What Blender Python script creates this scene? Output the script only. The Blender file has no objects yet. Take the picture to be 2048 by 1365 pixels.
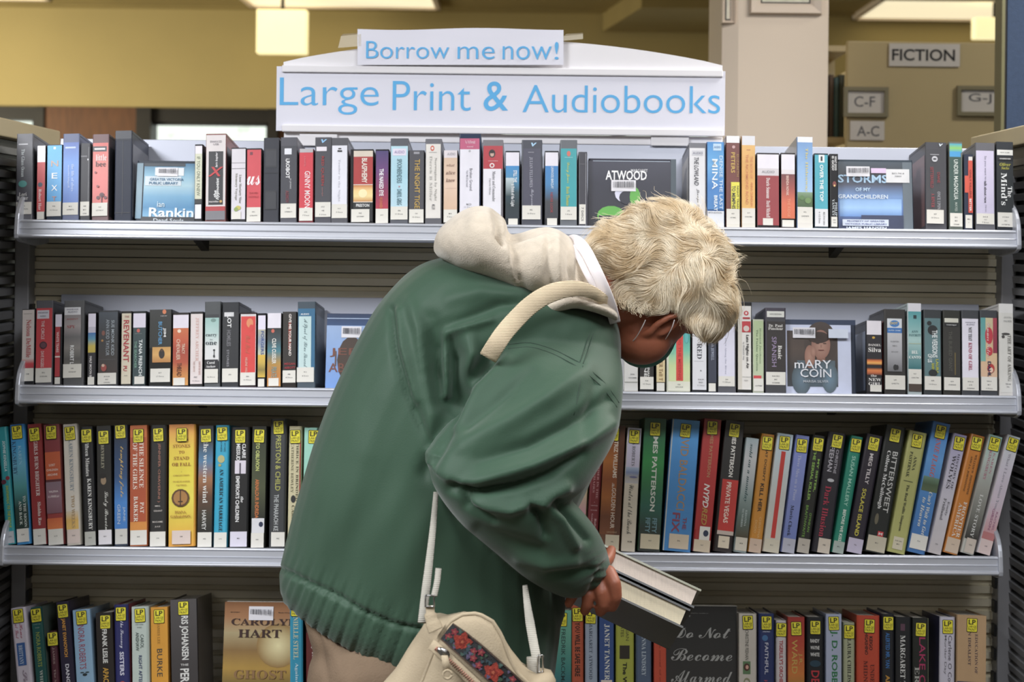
import bpy, bmesh, math, random
import numpy as np
from mathutils import Vector, Matrix, Euler, noise
from mathutils.bvhtree import BVHTree

random.seed(7); np.random.seed(7)
SC = bpy.context.scene
COL = SC.collection

# ------------------------------------------------------------------ camera
CX, CY, CZ = 0.04, -3.2, 1.62          # camera position (metres); the book spines stand on the plane y = 0
ROLL = 0.0112
HOR = 480                              # picture row of the horizon
TILT = 0.14                            # the display shelves slope down towards the back
FPX = 3200.0                           # focal length in pixels of the 2048 px wide picture
camd = bpy.data.cameras.new('camera'); cam = bpy.data.objects.new('camera', camd); COL.objects.link(cam)
camd.sensor_width = 36.0; camd.lens = 36.0 * FPX / 2048.0
camd.shift_x = -40.0 / 2048.0; camd.shift_y = (HOR - 682.5) / 2048.0
camd.clip_start = 0.05; camd.clip_end = 60
camd.dof.use_dof = True; camd.dof.focus_distance = 2.82; camd.dof.aperture_fstop = 5.6
R_ = Vector((math.cos(ROLL), 0, math.sin(ROLL))); U_ = Vector((-math.sin(ROLL), 0, math.cos(ROLL))); B_ = Vector((0, -1, 0))
cam.matrix_world = Matrix(((R_.x, U_.x, B_.x, CX), (R_.y, U_.y, B_.y, CY), (R_.z, U_.z, B_.z, CZ), (0, 0, 0, 1)))
SC.camera = cam

def P(px, py, Y=0.0):
    """the point at depth Y that the photograph shows at (px, py)"""
    d = (Y - CY) / FPX
    v = R_ * ((px - 1064) * d) + U_ * ((HOR - py) * d)
    return Vector((CX + v.x, Y, CZ + v.z))

# ------------------------------------------------------------------ world, lamps, exposure
w = bpy.data.worlds.new('library_air'); SC.world = w; w.use_nodes = True
w.node_tree.nodes['Background'].inputs[0].default_value = (1.0, 0.90, 0.74, 1)
w.node_tree.nodes['Background'].inputs[1].default_value = 0.12
SC.view_settings.view_transform = 'Standard'; SC.view_settings.look = 'None'
SC.view_settings.exposure = 0.0; SC.view_settings.gamma = 1.0; SC.view_settings.use_curve_mapping = False

def area(name, loc, sx, sy, power, col, rot=(0, 0, 0)):
    l = bpy.data.lights.new(name, 'AREA'); l.shape = 'RECTANGLE'; l.size = sx; l.size_y = sy
    l.energy = power; l.color = col
    o = bpy.data.objects.new(name, l); o.location = loc; o.rotation_euler = rot; COL.objects.link(o); return o
# fluorescent troffers over the aisle in front of the bookcase and further back over the reading room, plus two added fill lamps
area('troffer_or_fill_lamp', (-2.1, -2.3, 3.13), 1.2, 1.2, 190, (0.95, 0.97, 1.0))
area('troffer_or_fill_lamp', (0.7, -2.3, 3.13), 1.2, 1.0, 64, (0.95, 0.97, 1.0))
area('troffer_or_fill_lamp', (1.7, -0.2, 3.13), 1.2, 0.5, 60, (1.0, 0.97, 0.93))  # added fill to brighten the column, not one of the troffers
area('troffer_or_fill_lamp', (-2.6, -4.8, 3.13), 1.6, 1.2, 44, (1.0, 0.96, 0.90))
area('troffer_or_fill_lamp', (1.6, -4.8, 3.13), 1.6, 1.2, 18, (1.0, 0.95, 0.88))
area('troffer_or_fill_lamp', (0.0, -7.4, 3.13), 3.6, 1.2, 14, (1.0, 0.95, 0.88), (math.radians(25), 0, 0))
area('troffer_or_fill_lamp', (2.3, 0.7, 3.13), 0.6, 0.6, 34, (1.0, 0.95, 0.82))  # added fill that lifts the face of the FICTION end panel
# troffers of the room behind the bookcase
area('troffer_or_fill_lamp', (-2.6, 3.0, 3.13), 1.2, 0.6, 46, (1.0, 0.90, 0.66))
area('troffer_or_fill_lamp', (1.2, 3.6, 3.13), 1.2, 0.6, 50, (1.0, 0.90, 0.70))
# added wall wash low on the left, standing in for bounced daylight on the back wall
area('wall_wash_lamp', (-5.2, 5.0, 1.5), 1.8, 1.4, 150, (1.0, 0.93, 0.72), (math.radians(96), 0, math.radians(-38)))

# ------------------------------------------------------------------ materials
def srgb(h):
    if isinstance(h, (tuple, list)): c = [x / 255 for x in h[:3]]
    else:
        if len(h) == 3: h = ''.join(x * 2 for x in h)
        c = [int(h[i:i + 2], 16) / 255 for i in (0, 2, 4)]
    return tuple(x / 12.92 if x <= 0.04045 else ((x + 0.055) / 1.055) ** 2.4 for x in c)

def mat(name, col=None, rough=0.5, metal=0.0, bump=0.0, bscale=200.0, vary=0.0, vscale=8.0, emit=None, estr=0.0, spec=0.5,
        coat=0.0, attr=False, kind='noise', sheen=0.0, alpha=1.0, trans=0.0, sss=0.0, stretch=None, haze=0.0, sat=1.0):
    m = bpy.data.materials.new(name); m.use_nodes = True; nt = m.node_tree; N = nt.nodes; L = nt.links
    b = N['Principled BSDF']; b.inputs['Roughness'].default_value = rough; b.inputs['Metallic'].default_value = metal
    b.inputs['Specular IOR Level'].default_value = spec; b.inputs['Coat Weight'].default_value = coat
    b.inputs['Coat Roughness'].default_value = 0.12; b.inputs['Sheen Weight'].default_value = sheen
    b.inputs['Alpha'].default_value = alpha; b.inputs['Transmission Weight'].default_value = trans
    if sss: b.inputs['Subsurface Weight'].default_value = sss; b.inputs['Subsurface Radius'].default_value = (0.012, 0.004, 0.002); b.inputs['Subsurface Scale'].default_value = 1
    tc = N.new('ShaderNodeTexCoord'); mp = N.new('ShaderNodeMapping'); L.new(tc.outputs['Object'], mp.inputs[0])
    if stretch: mp.inputs['Scale'].default_value = stretch
    n = N.new('ShaderNodeTexNoise'); n.inputs['Scale'].default_value = vscale; n.inputs['Detail'].default_value = 4; L.new(mp.outputs[0], n.inputs[0])
    mx = N.new('ShaderNodeMixRGB'); mx.blend_type = 'MULTIPLY'; mx.inputs[0].default_value = 1.0
    rp = N.new('ShaderNodeMapRange'); rp.inputs[1].default_value = 0.3; rp.inputs[2].default_value = 0.7
    rp.inputs[3].default_value = 1 - vary; rp.inputs[4].default_value = 1 + vary * 0.4
    L.new(n.outputs[0], rp.inputs[0]); L.new(rp.outputs[0], mx.inputs[2])
    if attr:
        a = N.new('ShaderNodeAttribute'); a.attribute_name = 'Col'; L.new(a.outputs['Color'], mx.inputs[1])
    else: mx.inputs[1].default_value = (*srgb(col), 1)
    out = mx.outputs[0]
    if haze or sat != 1.0:
        hs = N.new('ShaderNodeHueSaturation'); hs.inputs['Saturation'].default_value = sat; L.new(out, hs.inputs['Color'])
        hz = N.new('ShaderNodeMixRGB'); hz.inputs[0].default_value = haze; hz.inputs[2].default_value = (0.36, 0.36, 0.38, 1); L.new(hs.outputs[0], hz.inputs[1]); out = hz.outputs[0]  # gloss haze of the plastic wraps, mixed into the base colour as grey
    L.new(out, b.inputs['Base Color'])
    if bump:
        bp = N.new('ShaderNodeBump'); bp.inputs['Strength'].default_value = bump; bp.inputs['Distance'].default_value = 0.002
        if kind == 'noise': t = N.new('ShaderNodeTexNoise'); t.inputs['Detail'].default_value = 3
        elif kind == 'wave': t = N.new('ShaderNodeTexWave'); t.bands_direction = 'Z'; t.inputs['Distortion'].default_value = 0.4
        else: t = N.new('ShaderNodeTexVoronoi')
        t.inputs['Scale'].default_value = bscale; L.new(mp.outputs[0], t.inputs[0]); L.new(t.outputs[0], bp.inputs['Height']); L.new(bp.outputs[0], b.inputs['Normal'])
    if emit: b.inputs['Emission Color'].default_value = (*srgb(emit), 1); b.inputs['Emission Strength'].default_value = estr
    return m

M = {}
M['print'] = mat('glossy_printed_cover', attr=True, rough=0.38, vary=0.06, vscale=30, bump=0.05, bscale=60, coat=0.15, haze=0.03, sat=0.96)
M['plastic'] = mat('case_plastic', attr=True, rough=0.34, spec=0.25, vary=0.08, vscale=20, bump=0.04, bscale=40, haze=0.03, sat=0.95)
M['paper'] = mat('matt_paper', attr=True, rough=0.75, vary=0.04, vscale=40)
M['pages'] = mat('page_block', attr=True, rough=0.85, bump=0.12, bscale=220, kind='wave', vary=0.1, vscale=60, stretch=(12, 1, 1))
M['alu'] = mat('brushed_aluminium', 'c6c9d2', rough=0.36, metal=0.45, vary=0.12, vscale=12, bump=0.05, bscale=200, stretch=(0.2, 4, 4))
M['shelf'] = mat('shelf_enamel', 'b4b8c6', rough=0.38, metal=0.15, vary=0.05, vscale=6, bump=0.04, bscale=300)
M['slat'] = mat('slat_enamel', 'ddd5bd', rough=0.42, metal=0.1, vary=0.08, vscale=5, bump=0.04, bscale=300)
M['groove'] = mat('groove_backing', '3a362e', rough=0.8, vary=0.1)
M['post'] = mat('post_enamel', '96969a', rough=0.42, metal=0.2, vary=0.06, vscale=6, bump=0.05, bscale=300)
M['shaded_slat'] = mat('shaded_slat_enamel', '7c7c7e', rough=0.45, vary=0.08, vscale=5, bump=0.05, bscale=200)  # shade of the neighbours' unlit sides is put into this grey
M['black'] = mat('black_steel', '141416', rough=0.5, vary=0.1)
M['cap'] = mat('beige_cap_enamel', 'c6b795', rough=0.55, vary=0.06, vscale=4, bump=0.05)
M['white'] = mat('white_header_enamel', 'e6e4e8', rough=0.5, vary=0.03, vscale=4, bump=0.03)
M['sign'] = mat('white_sign_paper', 'e2e2ee', rough=0.35, vary=0.03, vscale=3, bump=0.02, bscale=15)
M['ink'] = mat('blue_sign_ink', '5fb0e6', rough=0.45, vary=0.04)
M['blackink'] = mat('black_sign_ink', '17171a', rough=0.5, vary=0.04)
M['greyink'] = mat('grey_sign_ink', '5a5a60', rough=0.5, vary=0.04)
M['tape'] = mat('clear_packing_tape', 'ece3cf', rough=0.12, spec=0.8, alpha=0.4, vary=0.1)

# ------------------------------------------------------------------ mesh helpers
class MB:
    def __init__(s): s.v = []; s.f = []; s.c = []; s.m = []
    def face(s, pts, col=(1, 1, 1), mi=0, cols=None):
        b = len(s.v); s.v += [tuple(p) for p in pts]; s.f.append(list(range(b, b + len(pts))))
        s.c.append(cols if cols else [col] * len(pts)); s.m.append(mi)
    def box(s, x0, x1, y0, y1, z0, z1, col=(1, 1, 1), mi=0):
        b = len(s.v)
        s.v += [(x0, y0, z0), (x1, y0, z0), (x1, y1, z0), (x0, y1, z0), (x0, y0, z1), (x1, y0, z1), (x1, y1, z1), (x0, y1, z1)]
        for q in ((0, 1, 5, 4), (1, 2, 6, 5), (2, 3, 7, 6), (3, 0, 4, 7), (4, 5, 6, 7), (3, 2, 1, 0)):
            s.f.append([b + i for i in q]); s.c.append([col] * 4); s.m.append(mi)
    def prism(s, poly, a0, a1, axis='z', col=(1, 1, 1), mi=0):
        """poly in the other two axes (x,y for z; y,z for x; x,z for y), extruded from a0 to a1"""
        def pt(p, a): return (p[0], p[1], a) if axis == 'z' else ((a, p[0], p[1]) if axis == 'x' else (p[0], a, p[1]))
        n = len(poly); b = len(s.v); s.v += [pt(p, a0) for p in poly] + [pt(p, a1) for p in poly]
        for i in range(n):
            j = (i + 1) % n; s.f.append([b + i, b + j, b + n + j, b + n + i]); s.c.append([col] * 4); s.m.append(mi)
        s.f.append([b + i for i in range(n)][::-1]); s.c.append([col] * n); s.m.append(mi)
        s.f.append([b + n + i for i in range(n)]); s.c.append([col] * n); s.m.append(mi)
    def tube(s, pts, r, n=8, col=(1, 1, 1), mi=0, flat=1.0, up=None, cap=True):
        pts = [Vector(p) for p in pts]; m = len(pts); b = len(s.v)
        rr = r if isinstance(r, (list, tuple)) else [r] * m
        for i, p in enumerate(pts):
            t = (pts[min(i + 1, m - 1)] - pts[max(i - 1, 0)]).normalized()
            u = Vector(up) if up else Vector((0, -1, 0.01))
            a = t.cross(u)
            if a.length < 1e-4: a = t.cross(Vector((0.3, 0, 1)))
            a.normalize(); c = a.cross(t).normalized()
            for k in range(n):
                th = 2 * math.pi * k / n
                q = p + a * (rr[i] * math.cos(th)) + c * (rr[i] * flat * math.sin(th)); s.v.append(tuple(q))
        for i in range(m - 1):
            for k in range(n):
                k2 = (k + 1) % n; s.f.append([b + i * n + k, b + i * n + k2, b + (i + 1) * n + k2, b + (i + 1) * n + k]); s.c.append([col] * 4); s.m.append(mi)
        if cap:
            s.f.append([b + k for k in range(n)][::-1]); s.c.append([col] * n); s.m.append(mi)
            s.f.append([b + (m - 1) * n + k for k in range(n)]); s.c.append([col] * n); s.m.append(mi)
    def raw(s, verts, faces, col=(1, 1, 1), mi=0):
        b = len(s.v); s.v += [tuple(v) for v in verts]
        for f in faces: s.f.append([b + i for i in f]); s.c.append([col] * len(f)); s.m.append(mi)
    def mesh(s, name, mats, smooth=False, recalc=False):
        me = bpy.data.meshes.new(name); me.from_pydata(s.v, [], s.f)
        for m in mats: me.materials.append(m)
        me.polygons.foreach_set('material_index', s.m)
        a = me.color_attributes.new('Col', 'FLOAT_COLOR', 'CORNER')
        flat = np.array([(c[0], c[1], c[2], 1.0) for fc in s.c for c in fc], dtype=np.float32).ravel()
        a.data.foreach_set('color', flat)
        if recalc:
            bm = bmesh.new(); bm.from_mesh(me); bmesh.ops.recalc_face_normals(bm, faces=bm.faces); bm.to_mesh(me); bm.free()
        if smooth: me.polygons.foreach_set('use_smooth', [True] * len(me.polygons))
        me.update(); return me
    def build(s, name, mats, parent=None, smooth=False, recalc=False, **props):
        if not isinstance(mats, (list, tuple)): mats = [mats]
        return link(name, s.mesh(name, mats, smooth, recalc), parent, **props)

def link(name, data, parent=None, **props):
    o = bpy.data.objects.new(name, data); COL.objects.link(o)
    if parent is not None: o.parent = parent
    for k, v in props.items(): o[k] = v
    return o
def thing(name, label, category, loc=(0, 0, 0), rot=(0, 0, 0), group=None):
    o = bpy.data.objects.new(name, None); o.empty_display_size = 0.05; COL.objects.link(o); o.location = loc; o.rotation_euler = rot
    o['label'] = label; o['category'] = category
    if group: o['group'] = group
    return o
def tag(o, label, category, group=None):
    o['label'] = label; o['category'] = category
    if group: o['group'] = group
    return o
def bevel(o, w=0.002, seg=2):
    md = o.modifiers.new('bevel', 'BEVEL'); md.width = w; md.segments = seg; md.limit_method = 'ANGLE'; md.angle_limit = 0.6

# lettering: glyph outlines filled as meshes, normalised to a unit box; serif and script come from the mathematical alphabets
_tc = {}
_fc = bpy.data.curves.new('glyphs', 'FONT'); _fo = bpy.data.objects.new('glyphs', _fc)
def glyphs(s, st='n', res=2):
    k = (s, st)
    if k in _tc: return _tc[k]
    o = ''
    U, Lo = {'s': (0x1D400, 0x1D41A), 'i': (0x1D400, 0x1D41A), 'c': (0x1D4D0, 0x1D4EA)}.get(st, (None, None))
    for ch in s:
        if U and 'A' <= ch <= 'Z': o += chr(U + ord(ch) - 65)
        elif U and 'a' <= ch <= 'z': o += chr(Lo + ord(ch) - 97)
        else: o += ch
    _fc.body = o; _fc.resolution_u = res; _fc.offset = {'B': 0.022, 'I': 0.018, 'n': 0.006, 'L': -0.007}.get(st, 0.0); _fc.shear = 0.25 if st in 'iI' else 0.0
    me = bpy.data.meshes.new_from_object(_fo)
    n = len(me.vertices)
    if n == 0: bpy.data.meshes.remove(me); _tc[k] = (np.zeros((0, 2)), [], 1.0); return _tc[k]
    co = np.zeros(n * 3, dtype=np.float32); me.vertices.foreach_get('co', co); co = co.reshape(-1, 3)[:, :2]
    fs = [list(p.vertices) for p in me.polygons]; bpy.data.meshes.remove(me)
    lo = co.min(0); hi = co.max(0); sz = np.maximum(hi - lo, 1e-4)
    _tc[k] = ((co - lo) / sz, fs, sz[0] / sz[1]); return _tc[k]
def put_text(mb, s, origin, ux, uz, col=(0, 0, 0), st='n', mi=0, res=2):
    """text filling the parallelogram origin, origin + ux (reading direction), origin + uz (glyph up)"""
    co, fs, _ = glyphs(s, st, res)
    if not fs: return
    O = np.array(origin); A = np.array(ux); B = np.array(uz)
    mb.raw((O + co[:, :1] * A + co[:, 1:] * B).tolist(), fs, col, mi)
# ================================================================== the room
def plane_box(name, x0, x1, y0, y1, z0, z1, m, parent=None, **kw):
    b = MB(); b.box(x0, x1, y0, y1, z0, z1); return b.build(name, m, parent, **kw)
CEIL = 3.18
M['floor'] = mat('carpet_floor', '4a453e', rough=0.95, bump=0.6, bscale=300, vary=0.15, vscale=40)
M['ceil'] = mat('ceiling_tile_paint', 'a3915f', rough=0.85, vary=0.08, vscale=3, bump=0.1, bscale=120)
M['wallp'] = mat('olive_wall_paint', 'b8a672', rough=0.8, vary=0.05, vscale=2, bump=0.05, bscale=120)
M['wood'] = mat('brown_wood_panel', '6b4222', rough=0.5, vary=0.3, vscale=6, bump=0.1, bscale=20, stretch=(8, 1, 1))
M['darkframe'] = mat('dark_window_frame', '1d1814', rough=0.5, vary=0.1)
M['column'] = mat('cream_column_paint', 'e2d2c0', rough=0.7, vary=0.03, vscale=3, bump=0.04, bscale=150)
plane_box('floor', -7, 7, -9, 9, -0.1, 0, M['floor'], kind='structure')
plane_box('ceiling', -7, 7, -9, 9, CEIL, CEIL + 0.1, M['ceil'], kind='structure')
YW = 7.8
plane_box('wall_back', -7, 7, YW, YW + 0.3, P(300, 214, YW).z, CEIL, M['wallp'], kind='structure')
plane_box('wall_back_lower', -7, 7, YW + 0.4, YW + 0.55, 0, 1.42, M['wallp'], kind='structure')
# wood panels and dark frames between the windows under the soffit
def bx(name, p0, p1, Y, th, m, **kw):
    a = P(p0[0], p0[1], Y); c = P(p1[0], p1[1], Y); mx = kw.pop('zp', (p0[0] + p1[0]) / 2); zb = P(mx, p1[1], Y).z; zt = P(mx, p0[1], Y).z
    return plane_box(name, a.x, c.x, Y, Y + th, zb, zt, m, **kw)
bx('trim_1', (-260, 206), (1500, 243), YW + 0.12, 0.16, M['darkframe'], kind='structure', zp=300)
bx('trim_2', (84, 214), (272, 520), YW + 0.08, 0.16, M['wood'], kind='structure')
bx('trim_3', (272, 214), (298, 520), YW + 0.06, 0.2, M['darkframe'], kind='structure')
bx('trim_4', (536, 214), (552, 520), YW + 0.06, 0.2, M['darkframe'], kind='structure')
bx('trim_5', (552, 243), (1000, 520), YW + 0.14, 0.2, M['wood'], kind='structure')
bx('trim_6', (70, 214), (84, 520), YW + 0.06, 0.2, M['darkframe'], kind='structure')
bx('trim_7', (1225, 214), (1248, 520), YW + 0.06, 0.2, M['darkframe'], kind='structure')
M['glass'] = mat('window_glass', 'f4f8f4', rough=0.02, trans=1.0, spec=0.5)
def window(name, p0, p1):
    mx = (p0[0] + p1[0]) / 2; a = P(p0[0], p0[1], YW + 0.2); c = P(p1[0], p1[1], YW + 0.2); a.z = P(mx, p0[1], YW + 0.2).z; c.z = P(mx, p1[1], YW + 0.2).z
    r = bpy.data.objects.new(name, None); COL.objects.link(r); r['kind'] = 'structure'
    b = MB(); t = 0.03
    for q in ((a.x, a.x + t, c.z, a.z), (c.x - t, c.x, c.z, a.z), (a.x, c.x, a.z - t, a.z), (a.x, c.x, c.z, c.z + t)):
        b.box(q[0], q[1], YW + 0.16, YW + 0.24, q[2], q[3])
    b.build('frame', M['darkframe'], r)
    b = MB(); b.box(a.x, c.x, YW + 0.2, YW + 0.204, c.z, a.z); b.build('pane', M['glass'], r)
window('window_1', (-250, 230), (74, 520)); window('window_2', (294, 243), (540, 520)); window('window_3', (996, 243), (1500, 520))
# the garden light outside: a bright hedge of leaves and sky seen through the windows
def outside():
    m = bpy.data.materials.new('bright_garden'); m.use_nodes = True; nt = m.node_tree; N = nt.nodes; L = nt.links
    for n in list(N): N.remove(n)
    o = N.new('ShaderNodeOutputMaterial'); e = N.new('ShaderNodeEmission'); tc = N.new('ShaderNodeTexCoord')
    n = N.new('ShaderNodeTexNoise'); n.inputs['Scale'].default_value = 3.5; n.inputs['Detail'].default_value = 5
    r = N.new('ShaderNodeValToRGB'); r.color_ramp.elements[0].position = 0.24; r.color_ramp.elements[0].color = (*srgb('7f9a5c'), 1)
    r.color_ramp.elements[1].position = 0.36; r.color_ramp.elements[1].color = (0.95, 1.0, 0.93, 1)
    L.new(tc.outputs['Object'], n.inputs[0]); L.new(n.outputs[0], r.inputs[0]); L.new(r.outputs[0], e.inputs[0]); e.inputs[1].default_value = 1.35; L.new(e.outputs[0], o.inputs[0])
    return m
b = MB(); b.box(-9, 9, 10.2, 10.22, 0.0, 5.0); b.build('garden_backdrop', outside(), kind='structure')
# ceiling light fixtures and the pendant cubes
M['lens'] = mat('lit_prismatic_lens', 'fff6d8', rough=0.4, emit='fff1cc', estr=0.85, bump=0.4, bscale=60, kind='voronoi', vary=0.15, vscale=14)
M['lamp'] = mat('lit_paper_shade', 'fff3c0', rough=0.6, emit='fff0b8', estr=0.95, vary=0.05)
def fixture(label, x0, x1, y0, y1):
    r = thing('ceiling_light', label, 'ceiling light', ((x0 + x1) / 2, (y0 + y1) / 2, CEIL), group='recessed ceiling lights')
    hx = (x1 - x0) / 2; hy = (y1 - y0) / 2; t = 0.03
    b = MB()
    for q in ((-hx, -hx + t, -hy, hy), (hx - t, hx, -hy, hy), (-hx, hx, -hy, -hy + t), (-hx, hx, hy - t, hy)): b.box(q[0], q[1], q[2], q[3], -0.035, -0.001)
    b.build('frame', M['column'], r)
    b = MB(); b.box(-hx + t, hx - t, -hy + t, hy - t, -0.02, -0.004); b.build('lens', M['lens'], r)
def cx(px, Y): return P(px, 0, Y).x
fixture('lit ceiling light panel above the sign, partly cut by the top edge', cx(497, 7.4), cx(880, 7.4), 6.6, 7.48)
fixture('lit ceiling light panel at the top left corner of the picture', cx(-260, 7.2), cx(98, 7.2), 6.4, 7.27)
fixture('lit ceiling light panel at the upper right beside the column', cx(1712, 7.6), cx(2080, 7.6), 6.8, 7.74)
def pendant(label, p0, p1, Y):
    a = P(p0[0], p0[1], Y); c = P(p1[0], p1[1], Y); w = c.x - a.x
    r = thing('pendant_lamp', label, 'pendant lamp', ((a.x + c.x) / 2, Y + 0.05, c.z), group='glowing square pendants')
    h = a.z - c.z; b = MB(); b.box(-w / 2, w / 2, -0.05, 0.05, 0, h); s = b.build('shade', M['lamp'], r); bevel(s, 0.006)
    b = MB(); b.tube([(0, 0, h - 0.002), (0, 0, CEIL - c.z - 0.002)], 0.012, 10, up=(1, 0, 0)); b.build('stem', M['darkframe'], r)
pendant('glowing square pendant lamp left of the sign under a ceiling panel', (513, 18), (612, 107), 7.05)
pendant('glowing square pendant lamp at the right, half hidden by the navy panel', (1951, 34), (2036, 77), 6.9)
# ceiling beam that runs diagonally behind the sign
bm_ = MB(); q0 = [P(1283, 0, 6.6), P(1445, 0, 6.6), P(1430, 74, 7.75), P(1205, 74, 7.75)]
bot = [(p.x, p.y, CEIL - 0.13) for p in q0]; top = [(p.x, p.y, CEIL - 0.002) for p in q0]
bm_.raw(bot + top, [(0, 1, 2, 3), (0, 4, 5, 1), (1, 5, 6, 2), (2, 6, 7, 3), (3, 7, 4, 0), (4, 7, 6, 5)]); o = bm_.build('ceiling_beam', M['ceil'], kind='structure')
# ceiling grid bars
for i, yy in enumerate((6.95, 7.62)):
    plane_box('trim_%d' % (10 + i), -6.8, 6.8, yy, yy + 0.03, CEIL - 0.012, CEIL - 0.001, M['ceil'], kind='structure')
# column with two framed plaques
YC = 1.5
a = P(1476, 0, YC); c = P(1655, 0, YC)
plane_box('column', a.x - 0.045, c.x, YC, YC + 0.36, 0, CEIL - 0.001, M['column'], kind='structure')
b = MB(); b.prism([(a.x - 0.046, YC - 0.001), (a.x, YC - 0.02), (c.x, YC - 0.02), (c.x, YC - 0.001)], 0, CEIL - 0.002, 'z'); b.build('column_facing', M['column'], kind='structure')
M['plaque'] = mat('plaque_frame_paint', 'd8c8b8', rough=0.5, vary=0.04)
M['plaquein'] = mat('plaque_print', 'd9d4c0', rough=0.4, vary=0.25, vscale=25)
def plaque(label, x0, x1, y1, Y, side=False):
    a = P(x0, -150, Y); c = P(x1, y1, Y); r = thing('plaque', label, 'plaque', (a.x, Y, c.z))
    W = c.x - a.x; H = a.z - c.z
    b = MB(); t = min(0.034, W * 0.3)
    def ring(o0, y0, o1, y1_):
        A = [(o0, y0, o0), (W - o0, y0, o0), (W - o0, y0, H - o0), (o0, y0, H - o0)]; B = [(o1, y1_, o1), (W - o1, y1_, o1), (W - o1, y1_, H - o1), (o1, y1_, H - o1)]
        b.raw(A + B, [(i, (i + 1) % 4, 4 + (i + 1) % 4, 4 + i) for i in range(4)])
    ring(0, 0, 0.004, -0.02); ring(0.004, -0.02, t * 0.7, -0.012); ring(t * 0.7, -0.012, t, -0.004)
    b.build('frame', M['plaque'], r)
    b = MB(); b.box(t, W - t, -0.004, -0.002, t, H - t); b.build('print', M['plaquein'], r)
    b = MB(); e = 0.003
    for q in ((t, W - t, t, t + e), (t, W - t, H - t - e, H - t), (t, t + e, t, H - t), (W - t - e, W - t, t, H - t)): b.box(q[0], q[1], -0.006, -0.004, q[2], q[3])
    b.build('inner_rule', M['blackink'], r)
plaque('cream framed plaque on the front of the column at the top edge', 1500, 1643, 31, YC - 0.022)
plaque('small cream framed plaque on the left side of the column', 1443, 1471, 50, YC - 0.005)
# the shelving range with the FICTION end panel
YE = 2.0
M['endp'] = mat('tan_end_panel', 'b5a47c', rough=0.6, vary=0.05, vscale=3, bump=0.05, bscale=120)
M['signw'] = mat('grey_white_card', 'c9c4c0', rough=0.5, vary=0.03)
M['frameg'] = mat('grey_olive_frame', '7c755c', rough=0.5, vary=0.05)
rng = thing('shelving_range', 'tan end panel of a shelving range behind the column', 'bookshelf', (P(1686, 850, YE).x, YE, 0))
a = P(1686, 82, YE); c = P(2040, 850, YE); W = c.x - a.x
b = MB(); b.box(0, W, 0, 0.03, 0, a.z); o = b.build('end_panel', M['endp'], rng); bevel(o, 0.004)
b = MB(); x1 = P(1686, 850, YE).x
for z in (0.3, 0.7, 1.1, 1.5, 1.88, 2.2): b.box(0.14, W, 0.032, 0.9, z - 0.015, z)
b.box(0.12, 0.14, 0.032, 0.9, 0, a.z - 0.03); b.build('shelf_boards', M['cap'], rng)
xx = P(1657, 850, YE + 0.1).x
rr = random.Random(4)
bk = thing('shelving_unit', 'cream side shelf holding dark books right of the column', 'bookshelf', (P(1653, 850, YE + 0.3).x, YE + 0.3, 0))
b = MB()
for z in (0.4, 0.9, 1.4, 1.985, 2.3): b.box(-0.3, 0.062, 0, 0.25, z - 0.02, z)
b.box(-0.3, 0.062, 0.25, 0.27, 0, 2.3); b.build('shelf_boards', M['cap'], bk)
names = ['teal', 'dark green', 'near-black', 'brown', 'dull teal', 'deep green']
cols = ['2e6a70', '23302b', '1f1c1a', '4a3222', '2f5660', '27332c']
x = P(1657, 0, YE + 0.3).x - 0.05
k = 0
while x < P(1686, 0, YE + 0.3).x:
    wd = rr.uniform(0.016, 0.028); b = MB(); cc = srgb(cols[k % 6])
    b.box(0, wd - 0.001, 0, 0.15, 0, 0.24); hh = 0.215 if k % 2 else 0.205
    b = MB(); b.prism([(0, 0.15), (0, 0.003), (0.003, 0), (wd - 0.004, 0), (wd - 0.001, 0.003), (wd - 0.001, 0.15)], 0, hh, 'z', cc)
    o = b.build('cover', M['print']); o.location = (x, YE + 0.31, 1.986)
    o.name = 'shelved_book'; tag(o, '%s tall book, number %s from the left between column and FICTION panel' % (names[k % 6], ('one', 'two', 'three', 'four', 'five', 'six', 'seven')[k]), 'book', 'dark books beside the column'); x += wd; k += 1
def card(label, text, p0, p1, Y, ink, st, framed=False, trect=None, group=None):
    a = P(p0[0], p0[1], Y); c = P(p1[0], p1[1], Y); W = c.x - a.x; H = a.z - c.z
    r = thing('range_sign' if not framed else 'framed_range_sign', label, 'sign', (a.x, Y, c.z))
    t = 0.0
    if framed:
        t = 0.013; b = MB()
        for q in ((0, W, 0, t), (0, W, H - t, H), (0, t, t, H - t), (W - t, W, t, H - t)): b.box(q[0], q[1], -0.014, 0, q[2], q[3])
        b.build('frame', M['frameg'], r)
    b = MB(); b.box(t, W - t, -0.004, -0.002, t, H - t); b.build('card', M['signw'], r)
    b = MB(); u0, u1, v0, v1 = trect or (0.1, 0.9, 0.25, 0.75)
    put_text(b, text, (W * u0, -0.0045, H * v0), (W * (u1 - u0), 0, 0), (0, 0, H * (v1 - v0)), st=st, res=4); b.build('lettering', ink, r)
card('white card sign reading FICTION on the tan end panel', 'FICTION', (1778, 87), (1919, 134), YE - 0.003, M['blackink'], 'B', trect=(0.04, 0.93, 0.24, 0.76))
card('framed sign reading C-F at the left of the tan end panel', 'C-F', (1687, 174), (1775, 235), YE - 0.003, M['greyink'], 'n', True, (0.24, 0.71, 0.34, 0.69))
card('framed sign reading G-J at the right of the tan end panel', 'G-J', (1913, 172), (2004, 233), YE - 0.003, M['greyink'], 'n', True, (0.26, 0.76, 0.4, 0.75))
card('unframed card reading A-C stuck below the framed C-F sign', 'A-C', (1700, 242), (1768, 281), YE - 0.003, M['greyink'], 'n', trect=(0.2, 0.85, 0.2, 0.74))
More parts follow.
